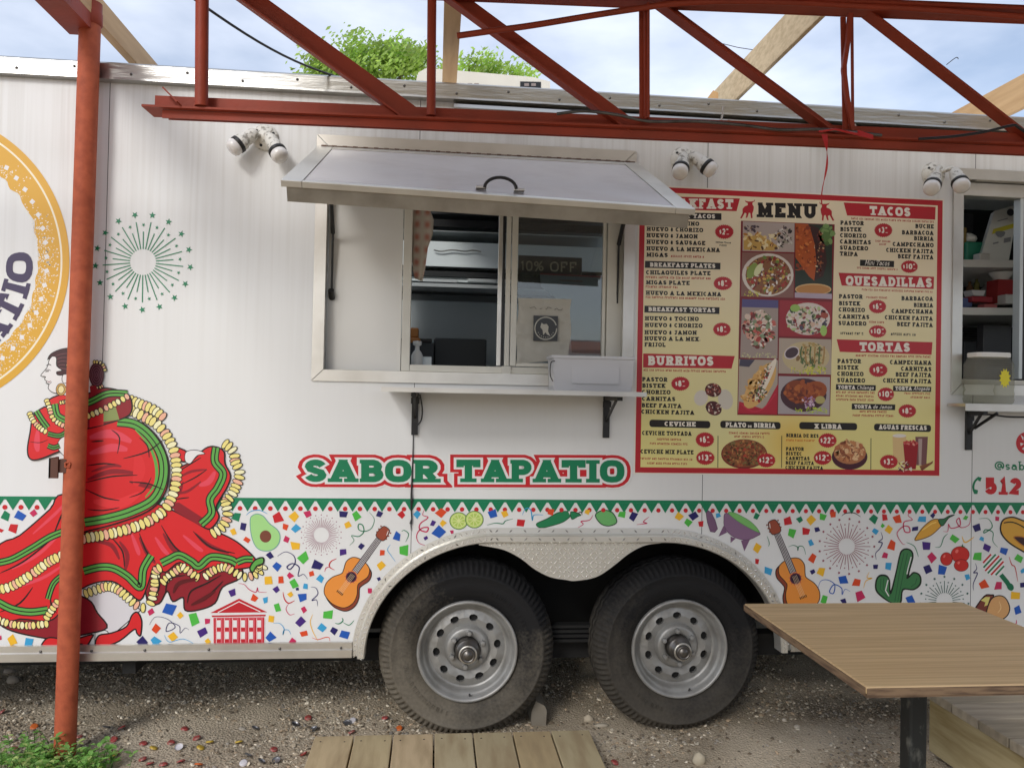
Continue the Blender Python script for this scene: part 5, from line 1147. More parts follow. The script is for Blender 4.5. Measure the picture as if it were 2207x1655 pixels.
# ------------------------------------------------------------------ pennant band
A=Art(0,0,1); ZB0=.963; zt_=.9615+0
xa0=atY(517.4,1089)[0]; stp=(atY(870.9,1089)[0]-xa0)/11
def wp(x,z,k): return (x,-(.0012+k*1.2e-5),z)
def bandz(x): return .9585+.0018*(x+1.6)/4.2
i0=int((-1.95-xa0)/stp)-1
for i in range(i0,i0+85):
    x=xa0+i*stp; z=bandz(x)
    if x>3.2: break
    A.mb.face([wp(x-stp/2,z-.012,1),wp(x+stp/2,z-.012,1),wp(x+stp/2,z,1),wp(x-stp/2,z,1)],PAL['D'])
    A.mb.face([wp(x,z-.0520,1),wp(x+stp/2-.0001,z-.0121,1),wp(x-stp/2+.0001,z-.0121,1)] if False else [wp(x-stp/2,z-.053,1),wp(x-.004,z-.0121,1),wp(x-stp+.004,z-.0121,1)],PAL['D'])
    A.mb.face([wp(x+.0092*math.cos(a),z-.0415+.0092*math.sin(a),3) for a in [2*math.pi*k/14 for k in range(14)]],PAL['R'])
A.mb.obj('pennant_border',M['print'],T)
# ------------------------------------------------------------------ confetti
A=Art(450,1060,.2175); rc=random.Random(5)
def conf(lst):
    for x,y,r,c in lst:
        q=[]; a0=rc.uniform(0,1.57)
        for k in range(4):
            a=a0+k*math.pi/2+rc.uniform(-.28,.28); rr=r*rc.uniform(.80,1.12); q.append((x+rr*math.cos(a),y+rr*math.sin(a)))
        A.n=5; A.poly(q,c)
conf([(272,245,52,'D'),(345,345,50,'N'),(245,388,40,'Y'),(378,478,36,'O'),(690,248,66,'R'),(838,242,58,'Y'),(980,210,44,'M'),(757,347,38,'O'),(862,358,52,'C'),(765,470,36,'M'),(857,530,62,'Y'),(607,628,42,'N'),(940,645,66,'G'),(1072,720,62,'N'),(677,740,52,'B'),(807,825,38,'M'),(590,872,56,'Y'),(717,868,42,'O'),(1018,810,34,'O'),(1103,860,42,'C'),(845,908,50,'G'),(962,935,35,'C'),(880,960,22,'N'),(668,968,42,'P'),(233,995,52,'P'),(810,1015,34,'Y'),(450,1050,42,'O'),(560,1070,38,'C'),(930,1040,52,'B'),(680,1145,50,'G'),(940,1163,38,'M'),(905,1283,62,'P'),(620,1253,42,'Y'),(1182,1215,62,'G'),(1122,1348,52,'C'),(1238,1380,44,'N'),(1350,1412,58,'B'),(942,1405,44,'O'),(615,1432,52,'B'),(835,1478,40,'M'),(1330,222,52,'N'),(1465,240,55,'G'),(1378,325,44,'Y'),(1688,218,42,'N'),(1912,222,44,'R'),(1860,440,54,'B'),(1512,535,36,'N'),(1330,597,46,'P'),(1933,578,66,'G'),(1722,600,38,'O'),(1708,725,52,'Y'),(1685,860,22,'N'),(1600,980,36,'M')])
A.at(600,950,.3625); conf([(825,435,27,'C'),(918,490,20,'P'),(967,430,34,'O'),(978,488,22,'Y'),(957,542,44,'B'),(1032,542,14,'M'),(876,578,15,'P'),(1270,433,34,'B'),(1347,435,28,'Y'),(1440,488,32,'R'),(1620,422,24,'O'),(1838,422,22,'Y'),(2045,438,30,'G'),(2112,448,32,'N')])
A.at(1450,1060,.2492); conf([(52,212,44,'Y'),(178,207,44,'N'),(135,270,40,'G'),(245,275,32,'R'),(395,203,28,'C'),(722,213,34,'D'),(993,248,46,'R'),(1097,238,34,'D'),(1198,243,44,'Y'),(1295,215,40,'G'),(1385,197,35,'O'),(1030,358,44,'G'),(1150,343,44,'R'),(1250,325,28,'N'),(1193,438,32,'C'),(733,485,45,'Y'),(730,600,30,'R'),(825,682,45,'C'),(1210,570,44,'O'),(1210,693,28,'N'),(1290,683,45,'Y'),(1475,760,52,'B'),(1587,780,43,'O'),(1617,900,54,'M'),(1310,930,44,'G'),(1480,945,32,'N'),(1735,237,50,'D'),(1830,220,38,'R'),(1945,235,46,'O'),(1813,290,22,'G'),(1752,340,29,'C'),(1870,325,42,'Y'),(2095,318,32,'N'),(2160,235,44,'C'),(1893,460,50,'O'),(1835,548,35,'M'),(1757,645,28,'N'),(1868,643,46,'C'),(2190,465,44,'P'),(2200,670,44,'N'),(2055,935,50,'B')])
A.at(1950,880,.29); conf([(207,795,22,'N'),(535,882,38,'N'),(452,812,22,'G'),(688,820,24,'M'),(366,970,40,'G'),(572,970,24,'C'),(610,1030,38,'P'),(203,1108,44,'M'),(735,1060,36,'B'),(545,1098,44,'G'),(852,1115,36,'G'),(280,1195,44,'B'),(468,1252,27,'C'),(590,1303,44,'O'),(697,1320,38,'M'),(878,1208,22,'C'),(878,1315,26,'N'),(825,1395,44,'Y'),(840,1497,38,'B'),(930,1180,40,'R'),(960,1400,40,'D')])
A.at(0,720,.429); conf([(28,915,28,'D'),(102,912,30,'B'),(170,897,21,'M'),(68,975,28,'R'),(5,985,14,'R'),(62,1535,30,'Y'),(143,1548,30,'C'),(0,1525,14,'M'),(757,1395,21,'M'),(850,1378,38,'B'),(905,1412,20,'Y'),(975,1430,36,'G'),(1042,1442,18,'M'),(785,1478,25,'O'),(1018,1495,30,'P'),(713,1542,34,'N'),(780,1540,30,'C'),(868,1518,25,'Y'),(1045,1542,17,'Y')])
# confetti beyond the right frame edge keeps going
A.at(2207,1100,1); conf([(20+rc.uniform(0,260),rc.uniform(15,270),rc.uniform(7,14),rc.choice('RMOYGDBCNP')) for _ in range(50)])
tag(A.obj('confetti_print'),kind='stuff')
# ribbons
A=Art(450,1060,.2175)
for w,c,p in ((9,'C',[(370,230),(420,190),(500,180),(580,215)]),(11,'D',[(1590,200),(1640,270),(1610,360),(1540,390),(1485,370),(1485,320),(1525,330),(1535,395),(1485,440),(1415,432),(1438,480),(1395,528)]),(12,'N',[(680,635),(760,592),(840,630),(855,700),(805,765),(775,740),(830,708),(895,745),(885,830),(940,815),(978,862)]),(9,'M',[(290,905),(350,915),(400,965),(465,992),(482,950),(495,988),(575,992)]),(12,'R',[(735,990),(750,1060),(790,1100),(850,1075)]),(8,'M',[(790,1105),(765,1160),(800,1215),(850,1205)]),(9,'N',[(1010,940),(1060,950),(1080,1010),(1022,1072),(1068,1068),(1078,1130)]),(12,'R',[(1265,660),(1208,690),(1195,740),(1245,772)]),(8,'M',[(1148,790),(1162,752),(1200,740)]),(11,'D',[(1250,1298),(1290,1305),(1328,1275),(1320,1245)]),(8,'D',[(1330,1290),(1390,1318),(1440,1270)]),(9,'C',[(640,1300),(700,1300),(745,1350),(735,1410),(745,1368),(790,1368),(814,1410)]),(8,'Y',[(1030,1210),(1005,1290),(1035,1390),(1080,1470)]),(8,'O',[(1020,1440),(1080,1460),(1150,1440),(1190,1440),(1200,1475)]),(7,'C',[(1800,520),(1770,570),(1800,620),(1850,690)]),(9,'D',[(1910,390),(1940,380),(1980,420),(1950,495)])):
    A.n=8; A.cur(p,w,c)
A.at(600,950,.3625)
for w,c,p in ((8,'M',[(870,405),(858,440),(890,455),(845,490),(840,525),(880,540),(890,515),(850,520),(822,560),(835,605),(880,622)]),(6,'D',[(1240,500),(1290,488),(1335,492),(1350,475),(1395,463)]),(7,'C',[(1450,440),(1470,402),(1500,410),(1510,470),(1520,440),(1575,440)]),(6,'M',[(1870,440),(1850,470),(1800,478),(1812,495),(1780,516)]),(6,'M',[(2205,450),(2170,480),(2190,490),(2130,497)])):
    A.n=8; A.cur(p,w,c)
A.at(1450,1060,.2492)
for w,c,p in ((8,'D',[(1000,475),(1040,460),(1078,475),(1082,502),(1092,470),(1130,475),(1150,540)]),(9,'B',[(1255,840),(1280,770),(1340,760),(1400,800),(1390,875),(1355,860),(1395,800),(1460,830),(1465,885),(1490,840),(1535,860)]),(9,'K',[(1460,208),(1500,182),(1570,182),(1625,215)]),(9,'N',[(1800,345),(1814,400),(1780,432),(1812,440),(1790,490),(1755,530),(1760,585)]),(10,'M',[(2065,160),(2035,200),(2072,240),(2000,260),(2005,340),(2050,345),(2040,300),(1990,300),(1940,360),(1980,440),(2010,452)]),(7,'D',[(2020,435),(2090,470),(2125,560)]),(6,'D',[(815,380),(835,440),(828,470)]),(8,'Y',[(1700,690),(1680,740),(1720,745),(1670,770),(1650,830)])):
    A.n=8; A.cur(p,w,c)
A.at(1950,880,.29)
for w,c,p in ((8,'M',[(285,912),(320,912),(325,860),(345,890),(410,870),(405,815),(385,840),(420,885),(480,860),(490,780)]),(6,'D',[(225,1030),(265,1025),(290,960),(320,930)]),(9,'Y',[(425,950),(450,995),(515,955)]),(8,'D',[(550,820),(620,820),(650,880),(590,925),(600,900),(655,920),(655,985),(690,1030)]),(8,'N',[(525,1150),(535,1190),(512,1220),(540,1225),(510,1300),(512,1350)]),(7,'R',[(775,1100),(795,1160),(820,1180),(840,1285)]),(9,'M',[(745,1580),(780,1610),(825,1600),(830,1570)])):
    A.n=8; A.cur(p,w,c)
A.at(0,720,.429)
for w,c,p in ((4,'N',[(750,1460),(780,1420),(840,1430),(880,1470),(835,1492),(850,1450),(900,1465),(905,1500),(930,1475),(950,1485)]),(3.5,'C',[(825,1510),(850,1545),(920,1530),(985,1560)])):
    A.n=8; A.cur(p,w,c)
tag(A.obj('ribbon_print'),kind='stuff')
# ------------------------------------------------------------------ fireworks
def star(A,cx,cy,r,c,rot=0): A.n=4; A.poly([(cx+(r if k%2==0 else r*.42)*math.sin(rot+k*math.pi/5),cy-(r if k%2==0 else r*.42)*math.cos(rot+k*math.pi/5)) for k in range(10)],c)
def firework(A,cx,cy,n,r0,r1,r2,R1,R2,w,c,s1,s2,ph=0,cl=None):
    for k in range(n):
        a=ph+2*math.pi*k/n; ca,sa=math.sin(a),-math.cos(a); long_=k%2==0
        e,st_,ss=(r2,R2,s1) if long_ else (r1,R1,s2)
        if cl and not cl(cx+ca*e,cy+sa*e): continue
        A.n=3; A.line([(cx+ca*r0,cy+sa*r0),(cx+ca*e,cy+sa*e)],w,c); star(A,cx+ca*st_,cy+sa*st_,ss,c,a*.3)
A=Art(0,220,.4107); firework(A,750,840,34,68,160,212,195,250,5.5,'D',19,11,.20); A.obj('firework_print')
A=Art(450,1060,.2175); firework(A,1115,425,44,75,150,172,175,198,4,rgb('#9a5a72'),9,5); A.obj('firework_print')
A=Art(1450,1060,.2492); firework(A,1505,470,34,70,160,205,188,238,5,rgb('#8e2a44'),14,9,.1); A.obj('firework_print')
A=Art(1950,880,.29); firework(A,295,1430,30,60,120,150,140,180,5,rgb('#1f5a50'),12,8); A.obj('firework_print')
# ------------------------------------------------------------------ motifs
def outl(A,pts,c,w,oc='K',n=5,closed=True):
    q=smooth(pts,n,True); A.poly(q,c); A.line(q,w,oc,closed=True)
A=Art(450,1060,.2175)
outl(A,[(410,275),(430,235),(480,217),(540,240),(600,310),(680,375),(706,440),(690,515),(635,568),(560,585),(485,560),(440,490),(415,390)],rgb('#a5d98a'),8,rgb('#6aa39a')); A.ell(562,440,57,60,rgb('#7a4434')); A.obj('avocado_print')
def guitar(A,f,body,side):
    m=lambda L_:[f(*p) for p in L_]
    outl(A,m([(-150,-170),(-60,-215),(60,-215),(130,-160),(140,-60),(115,10),(170,90),(205,190),(190,290),(120,355),(10,375),(-110,350),(-190,280),(-205,180),(-165,90),(-120,10),(-155,-80)]),side,10) if False else None
def gtr(A,cx,cy,ang,k,mir=1):
    # guitar drawn about its sound hole; neck points up
    ca,sa=math.cos(ang),math.sin(ang)
    f=lambda x,y:(cx+(x*mir*ca-y*sa)*k,cy+(x*mir*sa+y*ca)*k)
    bd=[(-105,-165),(-40,-195),(40,-195),(105,-165),(130,-95),(105,-15),(100,30),(150,110),(165,200),(125,285),(40,320),(-40,320),(-125,285),(-165,200),(-150,110),(-100,30),(-105,-15),(-130,-95)]
    sh=[(x+34,y+16) for x,y in bd]
    outl(A,[f(*p) for p in sh],rgb('#8a3f2c'),9*k); outl(A,[f(*p) for p in bd],rgb('#e8923f'),8*k)
    A.poly([f(*p) for p in ((-34,-60),(34,-60),(30,-480),(-30,-480))],rgb('#4a4048'))
    for x in (-20,-7,7,20): A.line([f(x,-478),f(x,-62)],4*k,'W'); 
    for j in range(12): a=2*math.pi*j/12; A.line([f(50*math.cos(a),50*math.sin(a)),f(68*math.cos(a),68*math.sin(a))],5*k,'M')
    A.ell(*f(0,0),54*k,54*k,rgb('#5b1f3c')); A.ell(*f(0,0),42*k,42*k,rgb('#1c1430'))
    for x in (-20,-7,7,20): A.line([f(x,-30),f(x,190)],3*k,rgb('#e9c7a0') if abs(x)>0 else 'W')
    for x in (-30,-15,0,15,30): A.line([f(x,180),f(x,205)],8*k,'K')
    outl(A,[f(*p) for p in ((-34,-470),(-52,-500),(-48,-560),(-30,-600),(30,-600),(48,-560),(52,-500),(34,-470))],rgb('#9c4a34'),7*k,n=3)
    A.line([f(28,-585),f(40,-540)],7*k,'W')
    for y in (-510,-545,-580):
        for x in (-58,58): A.ell(*f(x,y),8*k,8*k,rgb('#8a3f2c'),10)
A=Art(450,1060,.2175); gtr(A,1412,842,R_(36),1.0); A.obj('guitar_print')
A=Art(1450,1060,.2492); gtr(A,1062,748,R_(-22.5),.90,-1); A.obj('guitar_print')
# portico building
A=Art(450,1060,.2175); Rd=rgb('#c01f2c')
A.poly([(15,1197),(300,1055),(580,1190)],Rd); A.line([(90,1192),(300,1085),(510,1185)],9,'W'); A.poly([(120,1196),(300,1103),(480,1190)],Rd); A.poly([(15,1197),(580,1190),(572,1206),(25,1213)],Rd) if False else None
A.poly([(28,1222),(565,1213),(560,1230),(32,1238)],Rd); A.poly([(45,1245),(550,1238),(548,1500),(48,1508)],rgb('#d8606c'))
for k in range(7):
    x=55+80*k; A.poly([(x,1248),(x+12,1248),(x+12,1500),(x,1500)],Rd); A.poly([(x+18,1248),(x+22,1248),(x+22,1500),(x+18,1500)],'W')
for k in range(6):
    x=80+80*k
    for y in (1270,1385): A.poly([(x,y),(x+38,y),(x+38,y+70),(x,y+70)],'W'); A.poly([(x,y+74),(x+38,y+74),(x+38,y+104),(x,y+104)],Rd)
    A.poly([(x,1254),(x+38,1254),(x+38,1264),(x,1264)],Rd)
for xa_,xb_ in ((36,198),(210,378),(390,552)): A.poly([(xa_,1505),(xb_,1503),(xb_,1530),(xa_,1533)],Rd)
A.obj('portico_print')
A=Art(600,950,.3625)
for x,y in ((1072,475),(1165,467)):
    A.ell(x,y,55,52,rgb('#2b5a34')); A.ell(x,y,51,48,rgb('#b9d66e')); A.ell(x,y,44,41,rgb('#d9e39a'))
    for k in range(9): a=k*2*math.pi/9; A.poly([(x+8*math.cos(a),y+8*math.sin(a)),(x+39*math.cos(a+.28),y+37*math.sin(a+.28)),(x+39*math.cos(a-.28),y+37*math.sin(a-.28))],rgb('#b4cf62'))
A.obj('lime_slices_print')
A=Art(600,950,.3625); outl(A,[(1535,492),(1598,462),(1660,427),(1718,418),(1742,438),(1695,480),(1620,505),(1558,516)],rgb('#1c8050'),5,rgb('#14502f')); A.poly([(1722,418),(1732,420),(1745,440),(1738,448)],'W'); outl(A,[(1737,424),(1768,424),(1798,440),(1780,448),(1745,465)],rgb('#1c8050'),5,rgb('#14502f'),3); A.cur([(1778,432),(1800,422),(1806,440)],6,'K'); A.obj('chilli_print')
A=Art(600,950,.3625); outl(A,[(1885,440),(1930,412),(1985,425),(2012,482),(1965,505),(1915,490)],rgb('#6db36a'),6,rgb('#22402c')); A.obj('lime_print')
A=Art(1450,1060,.2492); 
for q in ([(440,290),(395,385),(470,350)],[(500,385),(500,440),(545,400)],[(590,420),(620,512),(672,400)]): A.poly(q,rgb('#7d5b7c'))
outl(A,[(465,182),(442,245),(452,310),(500,370),(570,405),(650,412),(720,385),(752,350),(620,262)],rgb('#8b6a8a'),5,rgb('#5f4460'),4)
outl(A,[(478,182),(520,176),(580,200),(650,240),(690,270),(735,320),(745,350),(660,310),(560,250)],rgb('#7fc06c'),4,rgb('#4f8f50'),3)
outl(A,[(288,182),(332,175),(388,318),(325,342)],rgb('#7a5a78'),4,rgb('#54405a'),2); A.obj('mortar_print')
def cactus(A):
    g=rgb('#3f7d4c'); dk=rgb('#15201a')
    arm1=[(1890,960),(1800,905),(1752,845),(1755,760),(1790,715),(1850,718),(1880,765),(1885,850),(1925,700),(1955,560),(1975,505),(2020,485),(2068,505),(2083,560),(2060,650),(2045,720),(2080,690),(2130,705),(2152,750),(2140,810),(2080,850),(1995,850),(1975,960)]
    q=smooth(arm1,4,True); A.poly(q,dk); cx,cy=1955,760
    A.n+=1; A.poly(smooth([(1895,955),(1810,895),(1765,840),(1768,765),(1795,730),(1845,733),(1868,770),(1872,865),(1895,870),(1935,705),(1967,560),(1985,515),(2020,499),(2058,515),(2069,560),(2048,650),(2020,740),(2040,745),(2085,704),(2122,716),(2139,752),(2128,800),(2078,837),(1985,838),(1962,955)],4,True),g)
    for p in ([(2000,530),(1960,700),(1920,950)],[(2030,530),(1995,700),(1945,950)],[(1800,750),(1795,840),(1860,910)],[(1825,745),(1820,840),(1880,895)],[(2060,820),(2100,790),(2110,745)]): A.line(p,6,rgb('#2b5c38'))
    A.line([(2062,560),(2035,660),(2025,710)],9,'W'); A.line([(1862,760),(1840,850),(1870,900)],9,'W')
A=Art(1450,1060,.2492); cactus(A); A.obj('cactus_print')
A=Art(1950,880,.29)
outl(A,[(75,972),(130,890),(200,830),(255,825),(275,860),(250,895),(190,945),(110,975)],rgb('#e0a640'),6,rgb('#5a3a20')); outl(A,[(250,825),(290,820),(330,798),(368,792),(325,815),(290,865),(268,868)],rgb('#2f7048'),6,'K',3); A.line([(130,905),(200,855),(235,845)],8,rgb('#f4cf6a')); A.obj('pepper_print')
A=Art(1950,880,.29)
for x,y,rx,ry in ((412,1085,70,62),(310,1118,46,50),(420,1165,55,46)): A.ell(x,y,rx,ry,rgb('#6e1418')); A.ell(x,y,rx-4,ry-4,rgb('#cc2f2a')); A.ell(x-rx*.35,y-ry*.4,rx*.16,ry*.25,rgb('#e8766c'),12,.5)
A.poly([(420,1025),(430,1005),(434,1022),(450,1028),(430,1034)],rgb('#2a5a30')); A.obj('tomatoes_print')
A=Art(1950,880,.29); A.line([(715,1235),(760,1290),(790,1340)],34,rgb('#14704c')); A.ell(785,1325,24,30,rgb('#14704c'),16,-.6)
A.ell(660,1160,88,82,'W',30,.8)
for k,c in enumerate(('R','D','R','D','R','D')):
    o=-66+26*k; hh=math.sqrt(max(1,80**2-o*o)); d=(math.cos(.75),math.sin(.75)); e=(-d[1]*-1,-d[0]); 
    A.line([(660+d[0]*o+d[1]*hh*.97,1160+d[1]*o-d[0]*hh*.97),(660+d[0]*o-d[1]*hh*.97,1160+d[1]*o+d[0]*hh*.97)],13,c)
A.ell(612,1110,26,22,'R',16,.8) if False else None
A.obj('maraca_print')
A=Art(1950,880,.29)
outl(A,[(712,880),(735,825),(800,808),(870,830),(960,870),(1040,960),(1090,1060),(1060,1120),(980,1110),(880,1062),(780,1000),(725,940)],rgb('#d9a441'),11); A.cur([(735,850),(800,845),(880,880),(980,960)],9,'K',taper=False); outl(A,[(810,960),(850,950),(900,965),(960,1020),(950,1045),(880,1020)],rgb('#3a2028'),8,rgb('#c07830')); A.obj('sombrero_print')
A=Art(1950,880,.29); outl(A,[(515,1505),(590,1395),(640,1385),(660,1400),(605,1530),(560,1525)],rgb('#7a3c34'),9,'K',3); A.poly([(565,1425),(600,1400),(635,1400),(615,1460),(590,1470),(600,1440)],rgb('#dcd27a')); outl(A,[(605,1530),(640,1420),(700,1390),(750,1410),(780,1480),(760,1540),(700,1575),(640,1560)],rgb('#d6a36c'),8,'K',4); A.cur([(700,1430),(715,1480),(690,1520)],5,rgb('#efd09a')); A.obj('taco_print')
# phone number, handle and round icon
A=Art(1950,880,.29); text(A,'512-',(592,638),(945,645),126,'R',.30,.55,.10); text(A,'@sabor'[:5],(668,455),(945,462),66,'D',.15,.6,.07)
A.n=3; A.line(smooth([(552,512),(520,545),(510,590),(522,632)],4),15,'D'); A.poly([(548,508),(572,515),(562,543),(545,535)],'D'); A.poly([(520,600),(545,608),(540,635),(518,636)],'D')
A.ell(905,258,78,82,'R'); 
for q in ([(860,195),(885,215),(880,240)],[(858,255),(885,262),(862,280)],[(870,300),(890,285),(892,315)]): A.poly(q,'W')
A.obj('contact_lettering')
# ------------------------------------------------------------------ ring logo at the left
A=Art(0,0,1); LC=(-175,563); gd=rgb('#dba734')
def ringp(r0,r1,c,a0=-100,a1=100,n=110,wob=0,lay=0):
    for k in range(n):
        a,b=R_(a0+(a1-a0)*k/n),R_(a0+(a1-a0)*(k+1)/n)
        w0=wob*(noise.noise(Vector((math.cos(a)*9,math.sin(a)*9,1)))*1.6) if wob else 0; w1=wob*(noise.noise(Vector((math.cos(b)*9,math.sin(b)*9,1)))*1.6) if wob else 0
        A.mb.face([A.P(LC[0]+r*math.cos(t),LC[1]+r*math.sin(t),lay) for r,t in ((r0+w0,a),(r1,a),(r1,b),(r0+w1,b))][::-1],c)
ringp(309.5,324.5,gd); ringp(256,305.5,gd,wob=7); ringp(305.5,309.5,rgb('#f2ead0'))
rr_=random.Random(4)
for k in range(1500):
    a=R_(rr_.uniform(-70,80)); dens=.5+.5*math.sin(a*2.2+.3); r=256+abs(rr_.gauss(0,14+10*dens)) if rr_.random()<.75 else 256+rr_.uniform(0,46)
    if a<-.35 and rr_.random()<.8: continue
    if r>303: continue
    s_=rr_.uniform(.6,2.0); A.n=3; x,y=LC[0]+r*math.cos(a),LC[1]+r*math.sin(a); A.poly([(x+s_*math.cos(t+a),y+s_*math.sin(t+a)*rr_.uniform(.6,1.2)) for t in (0,1.3,2.6,3.9,5.2)],rgb('#efe9dc'))
for k in range(26):
    a=R_(-66+6.4*k); r=276; A.n=6; x,y=LC[0]+r*math.cos(a),LC[1]+r*math.sin(a); A.poly([(x+6.5*math.cos(t+a*.8+.3),y+6.5*math.sin(t+a*.8+.3)) for t in (0,1.57,3.14,4.71)],'W')
A.obj('ring_logo')
A=Art(0,0,1)
def arcglyph(ch,ac,wdeg,r0=188,h=58):
    st,rc,wd=glyph_strokes(ch,.25,.62,0,1.0); k=R_(wdeg)/wd
    def mp(u,v):
        a=R_(ac)-(u-wd/2)*k; r=r0+(1-v)*h; return (LC[0]+r*math.cos(a),LC[1]+r*math.sin(a))
    j=0
    for pts,hw,cl in st:
        n=len(pts);L_=[];R__=[]
        for i in range(n):
            a=pts[(i-1)%n] if (cl or i>0) else pts[i]; b=pts[i]; c=pts[(i+1)%n] if (cl or i<n-1) else pts[i]
            dx,dy=c[0]-a[0],c[1]-a[1]; q=math.hypot(dx,dy); dx/=q;dy/=q; e=.0
            ye=b[1]
            if not cl and n==2 and abs(dy)>.6: b=(b[0]-dx*hw*(1 if i==0 else -1),(0 if b[1]<.5 else 1))
            L_.append((b[0]-dy*hw,b[1]+dx*hw)); R__.append((b[0]+dy*hw,b[1]-dx*hw))
        for i in range(n if cl else n-1):
            m_=(i+1)%n; A.mb.face([A.P(*mp(*q),2+j) for q in (R__[i],R__[m_],L_[m_],L_[i])],rgb('#3a2f55'))
        j+=1
    for xa_,ya_,xb_,yb_ in rc: A.mb.face([A.P(*mp(*q),2.5+j) for q in ((xa_,ya_),(xb_,ya_),(xb_,yb_),(xa_,yb_))],rgb('#3a2f55'))
arcglyph('O',3.5,17); arcglyph('I',15.5,7.5); arcglyph('T',27,14.5); arcglyph('A',43,17); arcglyph('P',60,16)
A.obj('ring_lettering')
# ------------------------------------------------------------------ dancer
def dancer():
    A=Art(0,720,.429,eps=8e-6)
    Rr,R2,R3=rgb('#d8242a'),rgb('#8e1a28'),rgb('#e2485a'); Gn=rgb('#5fa84c'); Cr=rgb('#efe08a'); Pk=rgb('#efb79a'); Sk='W'; K='K'
    def fill(p,c,w=5.5,n=4): q=smooth(p,n,True); A.poly(q,c); A.line(q,w*1.35,K,closed=True)
    def petals(path,n,L_,wd,side=1,col=None,w=4.2):
        n=int(n*1.30); L_*=.95; wd*=.98
        q=smooth(path,12); d=[0]
        for a,b in zip(q[:-1],q[1:]): d.append(d[-1]+math.hypot(b[0]-a[0],b[1]-a[1]))
        for k in range(n):
            s=d[-1]*(k+.5)/n; i=max(j for j in range(len(d)) if d[j]<=s); i=min(i,len(q)-2)
            x,y=q[i]; tx,ty=q[i+1][0]-x,q[i+1][1]-y; h=math.hypot(tx,ty) or 1; tx/=h;ty/=h; nx,ny=-ty*side,tx*side
            cx,cy=x+nx*L_*.45,y+ny*L_*.45; rot=math.atan2(ny,nx); c=col or (Cr if (k*7)%5<3 else Pk if (k*7)%5==3 else rgb('#f4efc0'))
            A.ell(cx,cy,L_*.56,wd*.56,K,14,rot); A.ell(cx,cy,L_*.56-w,wd*.56-w,c,14,rot)
    def bands(path,w=26,offs=(0,),c=Gn):
        q=smooth(path,8); A.line(q,w,c)
        for o in (-w*.55,0,w*.55):
            z=[]
            for i in range(len(q)):
                a=q[max(i-1,0)];b=q[min(i+1,len(q)-1)]; h=math.hypot(b[0]-a[0],b[1]-a[1]) or 1; z.append((q[i][0]-(b[1]-a[1])/h*o,q[i][1]+(b[0]-a[0])/h*o))
            A.line(z,6.0,K)
    # legs and shoes
    fill([(440,1300),(455,1400),(490,1470),(540,1492),(548,1515),(600,1480),(690,1400),(700,1380),(640,1330),(560,1280)],rgb('#d9d6da'),3)
    fill([(478,1552),(498,1512),(560,1500),(635,1468),(662,1412),(690,1396),(712,1440),(706,1512),(688,1502),(674,1482),(600,1540),(520,1570),(487,1572)],Rr)
    # dark lining of the skirt
    fill([(0,1445),(60,1490),(200,1522),(300,1532),(420,1508),(538,1474),(490,1400),(440,1330),(300,1300),(100,1380)],R2)
    fill([(208,1562),(240,1525),(300,1528),(360,1535),(462,1508),(458,1530),(438,1562),(420,1566),(400,1555),(300,1580),(222,1580)],Rr)
    fill([(745,1180),(740,1340),(800,1352),(840,1290),(868,1342),(920,1322),(930,1386),(1000,1384),(1080,1350),(1118,1270),(1205,1225),(1190,1165),(900,1130)],R2)
    # lower skirt
    fill([(330,800),(250,880),(100,1010),(-20,1090),(-30,1440),(100,1430),(240,1440),(300,1400),(330,1345),(440,1262),(560,1240),(640,1290),(705,1335),(745,1250),(775,1165),(830,1195),(905,1145),(980,1205),(1060,1170),(1190,1180),(1292,1150),(1215,1062),(1130,1010),(1020,965),(840,872),(700,835)],Rr)
    for p in ([(0,1290),(200,1230),(330,1150)],[(60,1180),(200,1100),(320,980)],[(165,1003),(280,900),(325,850)]): A.cur(p,16,R3)
    for p,c in (([(600,1040),(640,1110),(625,1200)],R2),([(700,1020),(740,1100),(780,1150)],R2),([(820,1000),(870,1080),(930,1110)],R2),([(980,1000),(1050,1060),(1150,1100)],R2),([(660,1000),(690,1080),(700,1110)],R3),([(780,1020),(820,1080),(850,1110)],R3),([(920,1010),(990,1070),(1020,1090)],R3),([(480,1040),(560,1060),(600,1130)],R2)): A.cur(p,22,c)
    for p in ([(560,1020),(615,1090),(625,1170)],[(700,1000),(735,1090),(780,1140)],[(810,960),(880,1070),(970,1130)],[(970,990),(1060,1070),(1180,1100)],[(0,1200),(120,1140),(260,1030)],[(265,1020),(300,930),(330,870)],[(250,1300),(260,1370),(285,1400)],[(350,1160),(300,1220),(250,1290)],[(0,1395),(100,1350),(165,1270)]): A.cur(p,9,K)
    bands([(-20,1150),(60,1130),(160,1075),(250,1020),(335,985)],30); bands([(-20,1340),(60,1380),(150,1395),(240,1385)],34); bands([(420,1190),(500,1170),(570,1175),(640,1215),(705,1270),(720,1180),(760,1110)],34)
    bands([(810,1150),(850,1130),(900,1110),(960,1140),(1000,1165),(1060,1120),(1150,1130),(1190,1150)],34); bands([(1190,1145),(1230,1130),(1270,1130)],30); bands([(240,1330),(270,1250),(330,1200)],24)
    petals([(-20,1262),(50,1245),(150,1185),(240,1120),(330,1080)],15,52,30,-1 if False else 1); petals([(-20,1410),(60,1438),(150,1445),(240,1435)],11,42,26,1); petals([(245,1440),(270,1400),(310,1345)],5,40,26,-1)
    petals([(418,1285),(480,1262),(540,1245),(600,1262),(650,1302),(700,1345),(735,1345),(755,1270),(765,1180),(800,1150)],20,50,26,1)
    petals([(800,1235),(850,1190),(915,1150),(965,1178),(1010,1205),(1060,1170),(1130,1150),(1190,1180),(1235,1200),(1290,1180),(1310,1150)],22,46,24,1); petals([(1290,1200),(1318,1175),(1312,1140)],4,34,24,-1)
